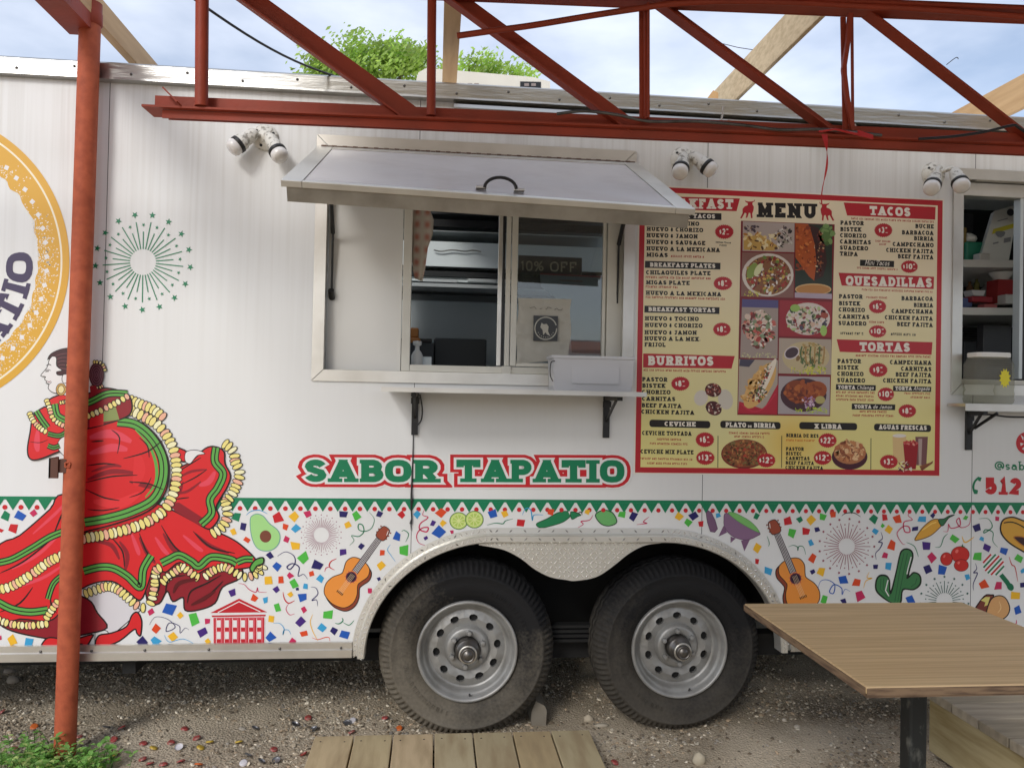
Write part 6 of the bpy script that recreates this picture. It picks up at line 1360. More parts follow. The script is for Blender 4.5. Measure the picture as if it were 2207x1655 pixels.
    fill([(1255,1175),(1280,1135),(1320,1122),(1322,1150),(1290,1165),(1270,1195)],Gn)
    for p in ([(830,1300),(850,1230),(930,1210)],[(940,1350),(960,1290),(1040,1250),(1110,1210)],[(780,1320),(800,1260),(790,1210)],[(1000,1340),(1060,1300),(1120,1240)]): A.cur(p,8,K)
    for p in ([(870,1300),(900,1250),(990,1230)],[(960,1360),(1020,1330),(1080,1290)]): A.cur(p,20,rgb('#5c1018'))
    # raised skirt at the right, hand and arm
    petals([(1110,565),(1150,600),(1160,650),(1180,700),(1165,750),(1140,800),(1110,840),(1120,900),(1100,950),(1050,985)],19,56,26,-1)
    fill([(850,845),(870,700),(960,640),(1030,575),(1080,565),(1125,590),(1130,650),(1158,710),(1140,770),(1110,820),(1085,870),(1100,920),(1060,975),(1015,965),(900,890)],Rr)
    A.poly([(850,850),(900,845),(1030,930),(1010,965),(880,890)],R2)
    for p in ([(900,720),(960,690),(1040,680)],[(870,800),(940,790),(1010,740)],[(920,740),(900,800),(850,840)]): A.cur(p,14,R2)
    for p in ([(880,700),(960,650),(1010,620)],[(900,760),(980,720),(1040,680)],[(870,830),(950,820)]): A.cur(p,7,K)
    A.cur([(1000,760),(1050,740),(1080,690)],30,R3)
    bands([(1085,570),(1080,640),(1120,700),(1095,770),(1055,830),(1062,900),(1010,955)],34)
    fill([(862,565),(940,592),(940,640),(868,622)],Rr); fill([(935,592),(985,582),(1030,600),(990,610),(955,650),(930,635)],Sk,2.5)
    # big forward swirl of skirt
    petals([(640,350),(700,375),(760,400),(810,440)],8,54,30,-1); petals([(625,395),(700,430),(770,470),(815,520),(850,590),(862,660),(862,730),(845,800),(805,870),(720,925),(620,960),(520,985),(430,1000),(330,1025)],37,56,31,-1)
    fill([(330,500),(440,472),(540,445),(630,425),(720,450),(800,530),(845,640),(845,740),(815,820),(740,890),(600,945),(450,985),(320,1005),(330,800),(330,650)],Rr)
    for p,w,c in (([(450,520),(560,500),(660,540)],44,R3),([(450,600),(560,570),(640,580)],40,R3),([(440,730),(560,690),(690,700)],26,R2),([(650,740),(720,760),(800,780)],20,R2),([(460,690),(560,660),(610,665)],18,R2),([(470,840),(600,850),(700,800)],50,rgb('#e5343a')),([(690,600),(700,680),(680,760)],60,rgb('#dd2c32'))): A.cur(p,w,c)
    bands([(590,440),(680,455),(760,520),(815,620),(818,730),(770,830),(660,890),(540,925),(425,945)],40); A.cur([(680,480),(750,560),(785,660),(780,750),(730,820)],16,Gn)
    for p in ([(430,470),(520,450),(600,432)],[(620,625),(740,590),(820,530)],[(430,745),(560,715),(690,708)],[(650,742),(740,750),(820,780)],[(430,780),(520,820),(600,835)],[(440,660),(520,650),(580,655)],[(460,540),(520,535)]): A.cur(p,8,K)
    for p in ([(560,480),(600,520),(590,600)],[(650,820),(720,790),(760,720)],[(440,880),(520,885),(600,870)],[(700,520),(740,560),(750,620)]): A.cur(p,7,K)
    # torso behind the post
    fill([(360,480),(240,470),(235,360),(350,320),(440,300),(500,272),(580,278),(650,310),(660,390),(600,430),(440,475)],R2); A.poly([(450,420),(520,395),(520,455),(450,470)],Rr); A.poly([(520,392),(575,345),(600,430),(520,440)],rgb('#8d9a5c'))
    bands([(350,350),(440,345),(540,300),(640,300)],30); petals([(430,400),(500,370),(580,330),(640,295)],8,36,26,1)
    # far sleeve
    fill([(240,365),(170,410),(150,500),(138,580),(150,625),(190,630),(270,600),(345,560),(345,480),(300,450)],Rr); A.cur([(190,480),(185,550),(190,590)],30,R3)
    fill([(345,510),(300,530),(290,570),(320,610),(350,615)],Sk,2.5); A.cur([(150,540),(200,545),(240,530)],4,K)
    bands([(182,385),(210,430),(240,470)],26); petals([(160,390),(180,430),(215,465),(240,480)],7,32,22,1); bands([(240,500),(300,510),(350,480)],20); bands([(240,560),(270,570),(300,560)],20)
    fill([(245,330),(350,310),(360,470),(290,440),(262,390)],Rr); bands([(275,350),(290,410),(350,440)],30); petals([(245,325),(262,370),(280,420),(345,460)],9,30,22,1); petals([(300,335),(350,325)],4,24,16,1)
    # head
    fill([(360,90),(290,95),(250,125),(238,165),(206,205),(212,212),(228,214),(224,228),(234,236),(232,246),(246,254),(242,272),(262,292),(300,300),(350,315),(362,318)],Sk,2.6,3)
    A.cur([(232,160),(245,152),(258,158)],5,K); A.cur([(222,182),(240,178),(256,184)],3.5,K); A.line([(228,188),(246,186)],5,K); A.cur([(236,236),(246,240),(256,236)],4,rgb('#7a1a2a')); A.cur([(236,244),(248,250),(260,240)],3,K)
    fill([(240,128),(255,100),(300,78),(345,70),(372,72),(372,150),(350,195),(320,205),(290,205),(285,190),(312,182),(285,160),(283,118),(262,112)],rgb('#3f1c26'),3,3)
    for k in range(5): A.cur([(275+6*k,112+16*k),(310,100+18*k),(360,95+22*k)],3,rgb('#7a4a50'))
    fill([(316,205),(340,205),(342,235),(325,248),(312,235)],Sk,2.5,3)
    for rx,ry,c in ((27,32,K),(24,29,rgb('#c9a25a')),(17,22,K),(14,19,rgb('#e9dba0'))): A.ell(307,278,rx,ry,c,20,.1)
    A.ell(485,205,38,62,rgb('#4a2230')); 
    for k in range(4): A.ell(485,205,30-8*k,52-13*k,rgb('#7d5560')); A.ell(485,205,27-8*k,49-13*k,rgb('#4a2230'))
    petals([(470,150),(505,155),(520,190)],5,22,16,-1); petals([(460,255),(490,262),(515,250)],4,20,14,1); petals([(345,150),(352,175)],3,18,14,1)
    A.poly([(450,262),(480,258),(500,290),(455,300)],R2)
    return A.obj('dancer_print')
dancer()
# ------------------------------------------------------------------ menu panel
MP=empty('menu_panel',(1.5,-.001,1.07),T)
mx0,mx1,mz0,mz1=.829,2.1685,1.0735,2.262
def mw(u,v,k): return (mx0+(mx1-mx0)*u,-(.0016+k*1.2e-5),mz1-(mz1-mz0)*v)
mb=MB(); mb.box((mx0-.006,-.0014,mz0-.006),(mx1+.006,-.0002,mz1+.006),rgb('#e8e2d6')); mb.obj('border_white',M['print'],MP)
mb=MB(); 
b_=.0225
def rect(x0,z0,x1,z1,k,c): mb.face([(x0,-(.0016+k*1.2e-5),z0),(x1,-(.0016+k*1.2e-5),z0),(x1,-(.0016+k*1.2e-5),z1),(x0,-(.0016+k*1.2e-5),z1)],c)
rect(mx0,mz0,mx1,mz0+b_,0,rgb('#b8222c')); rect(mx0,mz1-b_,mx1,mz1,0,rgb('#b8222c')); rect(mx0,mz0+b_,mx0+b_,mz1-b_,0,rgb('#b8222c')); rect(mx1-b_,mz0+b_,mx1,mz1-b_,0,rgb('#b8222c')); mb.obj('border',M['print'],MP)
c0,c1,c2,c3=rgb('#efe0c0'),rgb('#e6dc9a'),rgb('#e8dd90'),rgb('#e6ba4c')
def bgc(u,v):
    t=max(0,min(1,(v-.25)/.6)); q=[c0[i]*(1-t)+c2[i]*t for i in range(3)]
    g=math.exp(-((u-.50)/.10)**2-((v-.88)/.10)**2)*.8; q=[q[i]*(1-g)+c3[i]*g for i in range(3)]
    g2=math.exp(-((u-.28)/.14)**2-((v-.80)/.14)**2)*.5; q=[q[i]*(1-g2)+rgb('#dcd8b0')[i]*g2 for i in range(3)]
    return tuple(q)
mb=MB(); NU,NV=26,26; e0=b_/(mx1-mx0); e1=b_/(mz1-mz0)
for i in range(NU):
    for j in range(NV):
        us=[e0+(1-2*e0)*(i+a)/NU for a in (0,1)]; vs=[e1+(1-2*e1)*(j+a)/NV for a in (0,1)]
        q=[(us[0],vs[1]),(us[1],vs[1]),(us[1],vs[0]),(us[0],vs[0])]; mb.face([mw(u,v,0) for u,v in q],[bgc(u,v) for u,v in q])
mb.obj('background_print',M['print'],MP)
cA,cB,cC,cD=(1350,400,.2039),(1350,700,.2115),(1700,400,.1933),(1700,700,.2115)
BK=rgb('#1d1712'); RD=rgb('#b8222c'); RS=rgb('#b4402c'); WH=rgb('#f0e9dc')
A=Art(0,0,1,base=.0018); A.n=2
def ban(cr,q,c): A.at(*cr); A.n=2; A.poly(q,c)
def tx(cr,s,x0,y0,x1,y1,h,c=BK,T_=.28,sl=.6,skew=0): A.at(*cr); text(A,s,(x0,y0),(x1,y1),h,c,T_,sl,.09,lay=6,skew=skew)
ban(cA,[(130,108),(1200,138),(1165,272),(130,245)],RD); tx(cA,'BREAKFAST',275,240,1132,250,105,WH)
for q,s,a in (([(200,278),(1005,295),(1005,366),(200,346)],'BREAKFAST TACOS',(250,337,940,350,44)),([(198,797),(995,818),(993,888),(195,870)],'BREAKFAST PLATES',(248,858,942,873,44)),([(192,1270),(985,1287),(983,1358),(190,1342)],'BREAKFAST TORTAS',(232,1328,940,1340,44))):
    ban(cA,q,BK); tx(cA,s,*a,WH)
for s,a in (('HUEVO & TOCINO',(215,415,770,428)),('HUEVO & CHORIZO',(215,480,812,495)),('HUEVO & JAMON',(213,547,755,562)),('HUEVO & SAUSAGE',(213,617,835,632)),('HUEVO A LA MEXICANA',(212,687,990,705)),('MIGAS',(212,753,440,758)),('CHILAQUILES PLATE',(207,940,890,950)),('MIGAS PLATE',(207,1045,670,1053)),('HUEVO A LA MEXICANA',(205,1155,1003,1172)),('HUEVO & TOCINO',(195,1425,765,1432)),('HUEVO & CHORIZO',(195,1495,805,1503))): tx(cA,s,*a,44)
for s,a in (('HUEVO & JAMON',(185,98,718,103)),('HUEVO A LA MEX.',(185,160,755,168)),('FRIJOL',(185,222,400,226)),('PASTOR',(160,575,420,580)),('BISTEK',(160,640,400,643)),('CHORIZO',(158,705,450,709)),('CARNITAS',(158,773,500,778)),('BEEF FAJITA',(155,840,562,850)),('CHICKEN FAJITA',(152,905,692,917)),('CEVICHE TOSTADA',(160,1122,665,1130)),('CEVICHE MIX PLATE',(145,1310,685,1320))): tx(cB,s,*a,43)
ban(cB,[(172,292),(1105,318),(1072,446),(170,436)],RD); tx(cB,'BURRITOS',218,412,890,418,96,WH)
def pill(cr,x0,y0,x1,y1,sl):
    A.at(*cr); A.n=2; h=y1-y0; r=h*.38; q=[]
    for cx,cy,a in ((x1-r,y0+r,-90),(x1-r,y1-r,0),(x0+r,y1-r,90),(x0+r,y0+r,180)):
        for k in range(5): t=R_(a+22.5*k); q.append((cx+r*math.cos(t),cy+r*math.sin(t)+sl*(cx-x0)/(x1-x0)))
    A.poly(q,BK)
for cr,p,s,a in ((cB,(235,965,855,1040,15),'CEVICHE',(388,1030,708,1036,46)),(cB,(957,976,1572,1050,15),'PLATO',(1010,1040,1220,1045,48)),(cD,(107,989,697,1063,12),'X LIBRA',(262,1056,540,1062,48)),(cD,(869,1006,1450,1078,14),'AGUAS FRESCAS',(918,1063,1408,1073,46))): pill(cr,*p); tx(cr,s,*a,WH)
tx(cB,'DE',1238,1044,1278,1046,22,WH); tx(cB,'BIRRIA',1298,1046,1520,1052,48,WH)
for s,y in (('PASTOR',1280),('BISTEC',1328),('CARNITAS',1376)): tx(cB,s,1625,y,{'PASTOR':1810,'BISTEC':1790,'CARNITAS':1868}[s],y+3,36)
tx(cB,'BEEF FAJITA',1622,1422,1912,1427,36); tx(cB,'CHICKEN FAJITA',1620,1470,2005,1477,36); tx(cB,'BIRRIA DE RES',1628,1143,1960,1150,36)
for x in (932,1582): A.at(*cB); A.n=2; A.line([(x+2,1130),(x,1455)],7,BK)
A.at(*cD); A.n=2; A.line([(838,1155),(836,1475)],7,BK)
ban(cC,[(612,190),(1637,240),(1632,382),(650,335)],RD); tx(cC,'TACOS',900,328,1360,348,100,WH)
ban(cC,[(555,972),(1620,1018),(1615,1155),(590,1115)],RD); tx(cC,'QUESADILLAS',635,1112,1600,1138,106,WH)
for s,a in (('PASTOR',(575,438,838,445)),('BISTEK',(573,510,812,516)),('CHORIZO',(571,578,865,586)),('CARNITAS',(570,648,918,658)),('SUADERO',(568,716,885,726)),('TRIPA',(568,782,770,790)),('BUCHE',(1410,476,1618,482)),('BARBACOA',(1260,546,1615,554)),('BIRRIA',(1395,612,1615,619)),('CAMPECHANO',(1158,676,1615,690)),('CHICKEN FAJITA',(1085,742,1613,760)),('BEEF FAJITA',(1215,812,1613,826)),('PASTOR',(558,1258,825,1263)),('BISTEK',(558,1335,798,1340)),('CHORIZO',(556,1405,850,1412)),('CARNITAS',(554,1482,900,1490)),('SUADERO',(552,1556,865,1563)),('BARBACOA',(1255,1280,1610,1287)),('BIRRIA',(1392,1355,1610,1360)),('CAMPECHANA',(1145,1422,1608,1431)),('CHICKEN FAJITA',(1070,1492,1606,1508)),('BEEF FAJITA',(1205,1567,1606,1580))): tx(cC,s,*a,47)
ban(cC,[(795,828),(1175,842),(1173,912),(793,896)],BK); A.at(*cC); text(A,'Mini Tacos',(845,885),(1120,896),58,WH,.13,0,.03,lay=6,skew=.25)
ban(cD,[(488,148),(1465,178),(1455,305),(520,276)],RD); tx(cD,'TORTAS',720,268,1238,277,92,WH)
for s,a in (('PASTOR',(495,390,738,394)),('BISTEK',(495,455,712,459)),('CHORIZO',(493,520,762,524)),('SUADERO',(492,585,778,590)),('CAMPECHANA',(1030,402,1455,410)),('CARNITAS',(1143,468,1455,474)),('BEEF FAJITA',(1088,527,1453,535)),('CHICKEN FAJITA',(960,588,1452,598))): tx(cD,s,*a,44)
for q,(s,a),(s2,a2) in (([(482,604),(888,616),(885,672),(480,662)],('TORTA',(500,652,678,656)),('Chilanga',(692,656,865,660))),([(1064,620),(1452,632),(1450,684),(1062,676)],('TORTA',(1085,664,1255,667)),('Ahogada',(1268,667,1435,670))),([(643,801),(1086,812),(1083,869),(641,862)],('TORTA',(668,850,842,853)),('de Jamon',(856,853,1052,857)))):
    ban(cD,q,BK); tx(cD,s,*a,36,WH); A.at(*cD); text(A,s2,a2[:2],a2[2:],40,WH,.15,0,.03,lay=6,skew=.25)
tx(cA,'MENU',1380,335,2015,350,155,BK,.30,.62)
for cr,cx,d in ((cA,1290,1),(cA,2110,-1)):
    A.at(*cr); A.n=3; b=[(-75,-85),(-60,-62),(-20,-60),(15,-58),(30,-85),(38,-58),(20,-42),(22,-10),(45,25),(28,105),(12,105),(10,50),(-10,55),(-10,0)] 
    bull=[(70,-105),(66,-80),(45,-68),(42,-50),(58,-20),(52,20),(40,50),(44,95),(28,100),(20,45),(5,40),(-12,92),(-28,96),(-20,50),(-38,40),(-70,100),(-88,98),(-62,45),(-62,0),(-40,-25),(-5,-40),(-8,-62),(-30,-72),(-38,-98),(-28,-84),(0,-78),(30,-78),(58,-84)]
    A.poly([(cx+d*x,248+y+(0 if d>0 else 25)) for x,y in bull],RD)
LET=A.obj('lettering',MP)
# small print as fine lines of letters
A=Art(0,0,1,base=.0018)
def small(cr,x0,y0,x1,y1,h=20,c=RS,seed=0):
    A.at(*cr); r=random.Random(int(x0*7+y0)); x=x0; w_=(x1-x0)
    while x<x1-6:
        L_=r.randint(3,8)
        for k in range(L_):
            cw=h*.68
            if x+cw>x1: break
            y=y0+(y1-y0)*(x-x0)/w_; A.n=3; t=r.choice((0,1,2,3))
            if t==0: A.poly([(x,y),(x+cw,y),(x+cw,y-h*.32),(x,y-h*.32)],c); A.poly([(x,y-h*.6),(x+cw*.9,y-h*.6),(x+cw*.9,y-h),(x,y-h)],c)
            elif t==1: A.poly([(x,y),(x+cw*.42,y),(x+cw*.42,y-h),(x,y-h)],c); A.poly([(x+cw*.42,y-h*.65),(x+cw*.95,y-h*.65),(x+cw*.95,y-h),(x+cw*.42,y-h)],c)
            elif t==2: A.poly([(x,y),(x+cw*.3,y),(x+cw*.65,y-h),(x+cw*.3,y-h)],c); A.poly([(x+cw*.55,y),(x+cw*.95,y),(x+cw*.75,y-h)],c)
            else: A.poly([(x,y),(x+cw*.9,y),(x+cw*.9,y-h*.8),(x+cw*.2,y-h)],c)
            x+=h*.8
        x+=h*.55
for a in ((470,758,835,766),(205,980,905,994),(205,1080,560,1088),(205,1190,1060,1212)): small(cA,*a,22)
for a in ((945,607,1118,615),(985,640,1070,644)): small(cA,*a,16,BK)
for a in ((175,470,1020,487),(310,1174,560,1180),(240,1218,635,1226),(140,1370,685,1382),(210,1418,625,1426),(1045,1110,1470,1118),(1100,1147,1410,1153)): small(cB,*a,20)
for a in ((1628,1185,1930,1190),): small(cB,*a,20,rgb('#d07020'))
for a in ((695,378,1632,418),(762,928,1215,947),(815,1170,1612,1197),(865,1256,1112,1262),(895,1530,1085,1536),(965,628,1145,636),(1010,665,1095,668)): small(cC,*a,20)
for a in ((682,322,1455,338),(482,695,880,703),(482,732,880,741),(482,770,878,777),(1180,707,1448,713),(1240,747,1448,752),(722,892,1002,897),(652,932,1072,938)): small(cD,*a,20)
for a in ((525,98,772,103),(1040,107,1305,114)): small(cD,*a,24,BK)
A.obj('small_print',MP)
def burst(cr,cx,cy,rx,ry,s):
    A=Art(*cr,base=.0019); q=[]
    for k in range(56): f=1.0 if k%2 else .90; a=2*math.pi*k/56; q.append((cx+rx*f*math.cos(a),cy+ry*f*math.sin(a)))
    A.n=8; A.poly(q,RD)
    n=len(s)-1; hw=20*n+14; x0=cx-hw-8
    text(A,'$',(x0-12,cy+ry*.28),(x0+14,cy+ry*.28),ry*.56,WH,.24,0,.05,lay=12); text(A,s[1:],(x0+19,cy+ry*.40),(x0+19+36*n+(n-1)*4,cy+ry*.40),ry*.86,WH,.27,0,.08,lay=12)
    A.n=14; e=x0+24+40*n; A.poly([(e,cy-ry*.42),(e+20,cy-ry*.42),(e+20,cy-ry*.24),(e,cy-ry*.24)],WH); A.n=14; A.poly([(e+2,cy+ry*.28),(e+26,cy+ry*.28),(e+26,cy+ry*.36),(e+2,cy+ry*.36)],WH)
    A.obj('price_burst',MP)
for b in ((cA,1035,490,102,78,'$2'),(cA,1020,1035,102,74,'$8'),(cA,1010,1520,97,74,'$8'),(cB,550,600,97,74,'$8'),(cB,800,1170,98,78,'$6'),(cB,805,1355,98,74,'$13'),(cC,1055,500,104,80,'$3'),(cC,1345,905,98,72,'$10'),(cC,990,1350,100,78,'$6'),(cD,905,68,92,65,'$10'),(cD,912,460,98,74,'$9'),(cD,990,708,87,72,'$10'),(cD,1208,878,94,70,'$8')): burst(*b)
# food pictures
fr_=random.Random(21)
def blobs(A,n,inside,sz,cols,lay=8,el=.6):
    for _ in range(n):
        x,y=inside(); r=fr_.uniform(*sz); A.n=lay+int(fr_.random()*14); A.ell(x,y,r,r*fr_.uniform(.3,1)*el*1.4,rgb(fr_.choice(cols)),7,fr_.uniform(0,3.1))
def inell(cx,cy,rx,ry,rot=0):
    def f():
        a=fr_.uniform(0,6.283); r=math.sqrt(fr_.random()); x,y=rx*r*math.cos(a),ry*r*math.sin(a); return (cx+x*math.cos(rot)-y*math.sin(rot),cy+x*math.sin(rot)+y*math.cos(rot))
    return f
def inbox(x0,y0,x1,y1): return lambda:(fr_.uniform(x0,x1),fr_.uniform(y0,y1))
RDD=rgb('#7c1c22')
A=Art(*cA,base=.0017); A.n=0; A.poly([(1212,365),(2195,402),(2190,405),(1212,368)],RDD) if False else None
A.at(0,0,1); A.poly([(1597,476),(1799,484),(1789,897),(1589,894)],RDD); A.obj('photo_frame',MP)
def photo(cr,bg,quad):
    A=Art(*cr,base=.0018); A.n=1; A.poly(quad,rgb(bg)); return A
A=photo(cA,'#b8a8a0',[(1232,380),(1778,400),(1775,705),(1228,692)])
A.ell(1390,600,0.1,0.1,'W'); A.n=3; A.poly([(1240,540),(1420,520),(1600,640),(1560,690),(1240,680)],rgb('#c9a257')); blobs(A,60,inbox(1250,500,1620,670),(10,34),['#d9b25e','#e6c987','#8a5a2c','#b87f3a','#5d3d24','#e9d7a6','#efe0b8'],6); blobs(A,55,inell(1660,550,95,110),(8,26),['#2b2426','#cfc8c0','#4a3a3c','#e8e0d8','#6b5a50','#38302c','#a7a08e']); blobs(A,14,inbox(1250,420,1400,480),(8,24),['#4a3c46','#8a6c50']); A.obj('food_photo',MP)
A=photo(cA,'#2a3324',[(1786,402),(2178,418),(2172,1200),(1780,1185)])
A.n=3; A.poly([(1786,402),(1920,408),(2010,600),(2020,780),(1990,1010),(1930,960),(1786,760)],rgb('#b4551e')); A.poly([(1930,410),(2030,450),(2100,620),(2120,820),(2080,960),(1985,1010),(2010,820),(1990,620)],rgb('#3c1c14')); blobs(A,60,inbox(1800,430,1950,900),(10,30),['#c5632a','#a54a1c','#d8813c','#8b3a14'],8); blobs(A,55,inell(2040,720,55,240),(8,20),['#c9a070','#5a2418','#d8c8a0','#7b3020','#341410','#9c5a34'],10); A.n=4; A.ell(2100,520,70,90,rgb('#5b7a3c')); blobs(A,12,inell(2120,520,70,110),(18,40),['#6a8a48','#4c6630','#7c9a58'],5); A.n=7; A.ell(1975,1098,192,62,rgb('#d8b27c')); A.ell(1975,1100,180,50,rgb('#c08748')); A.poly([(1780,1130),(2172,1145),(2172,1200),(1780,1185)],rgb('#b8a8b8')); A.obj('food_photo',MP)
A=photo(cA,'#8c6258',[(1224,705),(1772,722),(1768,1188),(1212,1172)])
A.n=2; A.ell(1495,945,272,228,rgb('#dcd2c8')); A.ell(1500,950,240,205,rgb('#8a5a34')); blobs(A,190,inell(1500,950,232,195),(8,26),['#5a1c1c','#e8e2da','#7c2a24','#c9a24a','#3c2422','#b03c30','#dcd0c4','#6e8a3c','#94281e','#d2b45c']); A.n=24; A.ell(1330,900,48,90,rgb('#8ba04c'),16,.5); A.ell(1395,890,34,75,rgb('#dfe0b0'),16,.5); blobs(A,40,inbox(1240,1110,1420,1170),(6,14),['#c5d23c','#e8e060'],20,.3); A.obj('food_photo',MP)
A=photo(cB,'#a89890',[(1180,-262),(1548,-250),(1540,345),(1160,335)])
A.n=2; A.poly([(1180,-262),(1548,-250),(1546,-170),(1178,-180)],rgb('#5a5486')); blobs(A,170,inell(1350,40,165,185),(12,36),['#b0443c','#e0c8b8','#8a9a78','#c8685c','#efe6dc','#5c6a3c','#d8a08c','#7a3430']); blobs(A,40,inbox(1180,290,1530,335),(6,16),['#d8d8a0','#c9ca84'],18,.3); A.obj('food_photo',MP)
A=photo(cB,'#a02c34',[(1562,-250),(2092,-232),(2090,125),(1556,115)])
A.n=2; A.ell(1850,-60,225,165,rgb('#dcd0c8')); blobs(A,150,inell(1840,-50,210,145),(10,30),['#6e7c58','#e8dcd0','#a8605a','#3f4c34','#d8b8a0','#8a3430','#b8c890','#585060']); A.n=22; A.ell(1720,-170,50,38,rgb('#9cc060')); A.ell(2020,-95,38,30,rgb('#a8503c')); A.ell(2010,60,34,55,rgb('#a8cc6c')); A.obj('food_photo',MP)
A=photo(cB,'#b8a898',[(1556,135),(2090,150),(2088,508),(1550,495)])
A.n=2; A.ell(1830,330,240,160,rgb('#c9b890')); blobs(A,130,inell(1880,310,150,120),(10,30),['#6a7c48','#b89c60','#8a6a40','#c9b884','#4f6034','#d8c8a0']); 
for k in range(6): A.n=24; A.line(smooth([(1790+45*k,220),(1775+48*k,300),(1800+40*k,400)],4),16,rgb(['#5c7044','#b08c54'][k%2]))
A.n=26; A.ell(1685,285,82,62,rgb('#d8ccd0'),20,-.5); A.ell(1685,285,70,50,rgb('#4c3840'),20,-.5); blobs(A,70,inbox(1680,430,2030,500),(8,18),['#c9d23c','#a8b430','#e0d860'],20,.4); A.obj('food_photo',MP)
A=photo(cB,'#b4a698',[(1150,350),(1546,360),(1535,912),(1138,902)])
A.n=2; A.poly([(1150,780),(1400,860),(1545,600),(1535,912),(1138,902)],rgb('#b8283a')); A.poly([(1160,350),(1310,356),(1250,430),(1150,420)],rgb('#4a4658')); A.n=5; A.ell(1360,620,110,265,rgb('#ddb06c'),24,.55); A.ell(1420,560,40,240,rgb('#eee2d0'),24,.45); blobs(A,70,inell(1400,540,36,170,.45),(7,18),['#4a5c34','#b8443a','#e8e0d0','#5c4438'],10); blobs(A,60,inell(1290,620,60,210,.55),(14,34),['#d8a860','#c8904c','#e8c080'],8); blobs(A,70,inell(1330,720,110,60,-.4),(8,22),['#a83c30','#6a7a3c','#e8dccc','#4c2c28'],12); A.n=28; A.line(smooth([(1160,800),(1280,880),(1400,850),(1520,700)],5),14,rgb('#c83048')); A.obj('food_photo',MP)
A=photo(cB,'#b0a6a8',[(1552,522),(2075,532),(2070,918),(1545,908)])
A.n=2; A.ell(1805,715,235,170,rgb('#4a2c34')); A.n=4; A.ell(1740,680,130,115,rgb('#8a4424'),20,.3); A.ell(1920,670,125,95,rgb('#a05228'),20,-.2); blobs(A,80,inell(1800,690,190,110),(12,34),['#a8562c','#8c4020','#b86834','#6c3020'],8); blobs(A,50,inell(1860,790,70,60),(7,18),['#b890b8','#8c5878','#d8c0d0'],14); A.n=28; A.ell(1975,765,50,40,rgb('#b8ac6c')); blobs(A,60,inbox(1720,840,2050,900),(7,16),['#c9d848','#a8c038'],20,.35); A.obj('food_photo',MP)
A=Art(*cB,base=.0018); blobs(A,1,inell(800,700,1,1),(1,2),['#e0d8d0']); A.n=2; A.ell(760,745,70,80,rgb('#d8d0c4'),18,.3); A.ell(1010,760,75,105,rgb('#d2cabc'),18,-.2); A.ell(885,665,85,70,rgb('#5c2420'),18,.2); A.ell(890,850,85,70,rgb('#4c1c20'),18,.5); blobs(A,50,inell(885,665,75,60),(7,18),['#7c3428','#e0d0c0','#4a1c18','#a05040']); blobs(A,50,inell(890,850,75,60),(7,18),['#6c2c28','#e0d0c0','#3a1418','#885048']); A.obj('food_photo',MP)
A=Art(*cB,base=.0018); A.n=2; A.ell(1200,1315,235,150,rgb('#7c2c24')); A.ell(1200,1308,222,138,rgb('#8c5430')); blobs(A,260,inell(1200,1308,215,130),(7,20),['#a8683c','#6c3c20','#c08850','#8c2c20','#5c4420','#b84c34','#7c7040','#4c2c18']); A.obj('food_photo',MP)
A=Art(*cD,base=.0018); A.n=2; A.ell(620,1345,182,130,rgb('#4a1c2c')); A.n=4; A.ell(622,1300,165,118,rgb('#b87850')); blobs(A,110,inell(625,1285,145,105),(12,34),['#d8a070','#b87048','#e8c090','#8c4c30','#c88858']); A.obj('food_photo',MP)
A=Art(*cD,base=.0018); A.n=2; A.poly([(1058,1130),(1198,1130),(1185,1400),(1065,1400)],rgb('#e0c088')); A.ell(1128,1130,70,18,rgb('#e8e0d8')); A.poly([(1290,1140),(1418,1140),(1402,1430),(1300,1430)],rgb('#7c5050')); A.poly([(1320,1160),(1360,1160),(1350,1430),(1325,1430)],rgb('#b8a098')); A.n=10; A.poly([(1165,1205),(1320,1205),(1295,1470),(1190,1470)],rgb('#9c1620')); A.ell(1242,1205,78,22,rgb('#c8605c')); blobs(A,30,inell(1240,1200,70,30),(8,18),['#c84038','#e8a090','#a81c24'],14); blobs(A,30,inbox(1120,1395,1260,1490),(8,22),['#6c1c24','#4c5c34','#e8dcd0','#8c2c34'],16,.4); A.n=28; A.poly([(1340,1470),(1470,1385),(1465,1410),(1360,1485)],rgb('#7c4028')); A.poly([(1330,1440),(1450,1400),(1440,1420),(1345,1465)],rgb('#8c5030')); A.obj('food_photo',MP)
for b in ((cB,1425,1380,98,75,'$12'),(cD,395,1178,97,76,'$22'),(cD,345,1355,95,74,'$12'),(cD,1020,1395,95,74,'$3')):
    burst(*b)
# ------------------------------------------------------------------ things stuck in the serving window
class Art2(Art):
    def __init__(s,ox,oy,sc,Y,eps=3e-5): super().__init__(ox,oy,sc,0,eps); s.Y=Y
    def P(s,x,y,k=None): return atY(s.ox+x*s.sc,s.oy+y*s.sc,s.Y-(s.n if k is None else k)*s.e)
cW=(860,430,.2447); YG=.052
def sheet(name,label,cat,quad,col,Yq,th=.0015,rough=.5):
    A=Art2(*cW,Yq); f=[A.P(x,y,0) for x,y in quad]; mb=MB(); mb.prism([(p[0],p[2]) for p in f][::-1],Yq,Yq+th); o=mb.obj(name,mat(name+'_stock',rgb(col),rough)); tag(o,label,cat); return o
o=sheet('discount_sign','black sign reading 10% OFF taped inside the right hand pane','sign',[(1052,490),(1612,515),(1608,800),(1045,790)],'#2b2e2c',.062)
A=Art2(*cW,.061); text(A,'10%',(1068,628),(1275,632),88,rgb('#c9c4ae'),.15,0,.12,lay=1); text(A,'OFF',(1330,636),(1565,640),88,rgb('#c9c4ae'),.15,0,.12,lay=1); text(A,'YOUR F',(1080,684),(1230,686),26,rgb('#77796f'),.13,0,.12,lay=1); A.obj('sign_lettering',o)
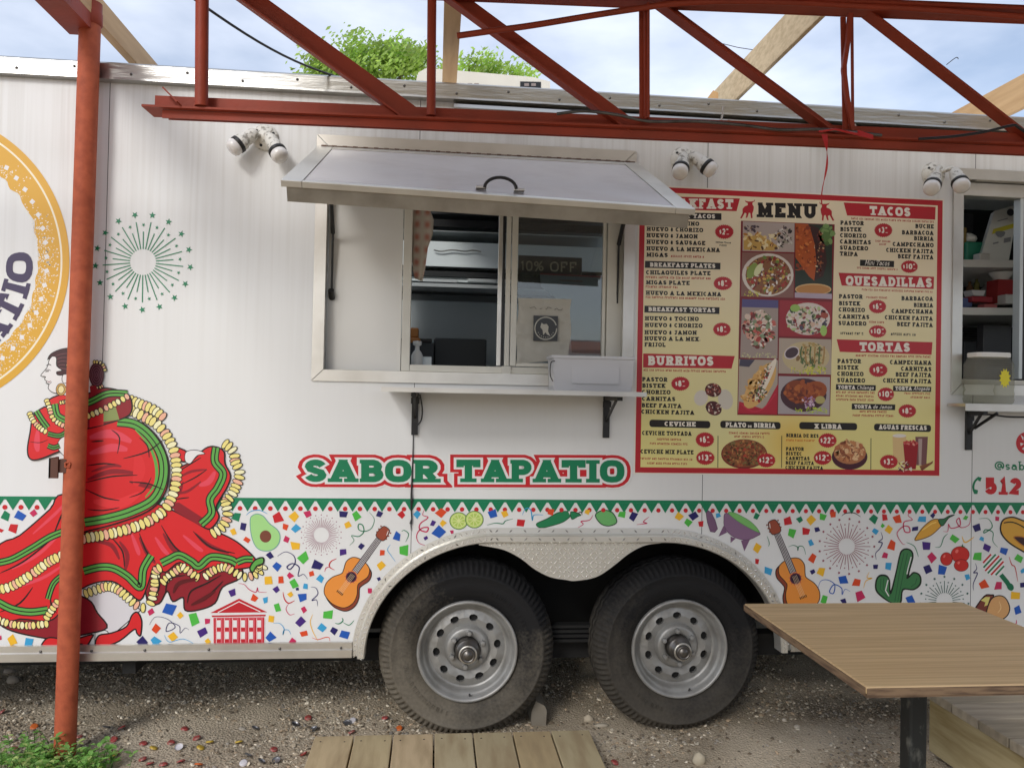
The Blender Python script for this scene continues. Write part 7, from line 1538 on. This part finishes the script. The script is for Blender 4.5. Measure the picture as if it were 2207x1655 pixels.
o=sheet('notice','pale blue notice with red border beside the discount sign in the pane','notice',[(1240,650),(1810,680),(1800,1360),(1520,1350),(1500,960),(1250,770)],'#7f8a92',.0600)
A=Art2(*cW,.0592); 
for p in ([(1242,655),(1808,684)],[(1800,684),(1800,1000)]): A.line(p,14,rgb('#8e3440'))
for k in range(10): A.n=2; A.line([(1420+20*k,712+k),(1434+20*k,713+k)],12,rgb('#80505c')); A.line([(1400+24*k,750+k),(1416+24*k,751+k)],10,rgb('#80505c'))
A.obj('notice_print',o)
# printed tote bag with wrinkles
mb=MB(); qd=[(1045,868),(1520,878),(1520,1350),(1022,1470)]; rows=[]
A=Art2(*cW,.058)
for i in range(31):
    r=[]
    for j in range(31):
        u,v=j/30,i/30; x=(1048+(1518-1048)*u)*(1-v)+(1028+(1400-1028)*u)*v if False else 1048-20*v+(470-0*v)*u; y=868+10*u+v*(575-40*u)
        x+=8*math.sin(v*9+u*3)*(u>.93 or u<.05)
        dd=.008*noise.noise(Vector((u*2.5+v*1.5,v*7-u*3,2)))+.004*noise.noise(Vector((u*9,v*14,4)))
        r.append(atY(860+x*.2447,430+y*.2447,.044+dd))
    rows.append(r)
mb.grid(rows,None,True); tb=mb.obj('tote_bag',mat('canvas_bag',(.50,.48,.42),.85,noise=(300,2,.4,.6,.15),ncol=(.35,.33,.28))); tag(tb,'wrinkled off white cloth bag with black animal emblem hanging at the right pane','bag')
A=Art2(*cW,.0335); dk=rgb('#2a2a28'); wt=rgb('#b8b4a6')
A.poly([(1185,1022),(1400,1028),(1395,1248),(1182,1245)],dk); A.line([(1292+96*math.cos(a*.2),1135+98*math.sin(a*.2)) for a in range(31)],9,wt)
A.poly([(1255,1085),(1275,1100),(1300,1095),(1318,1120),(1312,1160),(1330,1200),(1305,1190),(1290,1170),(1270,1195),(1265,1150),(1245,1125)],wt)
for k in range(9): a=.5+k*.27; A.poly([(1292+74*math.cos(a)-5,1135+78*math.sin(a)),(1292+74*math.cos(a)+5,1135+78*math.sin(a)-4),(1292+74*math.cos(a)+2,1135+78*math.sin(a)+7)],wt)
A.obj('emblem_print',tb)
A=Art2(*cW,.0340); 
for x0,x1,y in ((1150,1210,955),(1240,1262,962),(1290,1345,955),(1370,1440,968)):
    r=random.Random(x0); A.line(smooth([(x0+(x1-x0)*k/6,y+r.uniform(-10,12)) for k in range(7)],3),5,rgb('#6c665c'))
A.obj('script_print',tb)
# ------------------------------------------------------------------ tidy
for o in list(COL.objects):
    if '_w' in o.keys(): del o['_w']
bpy.context.view_layer.update()
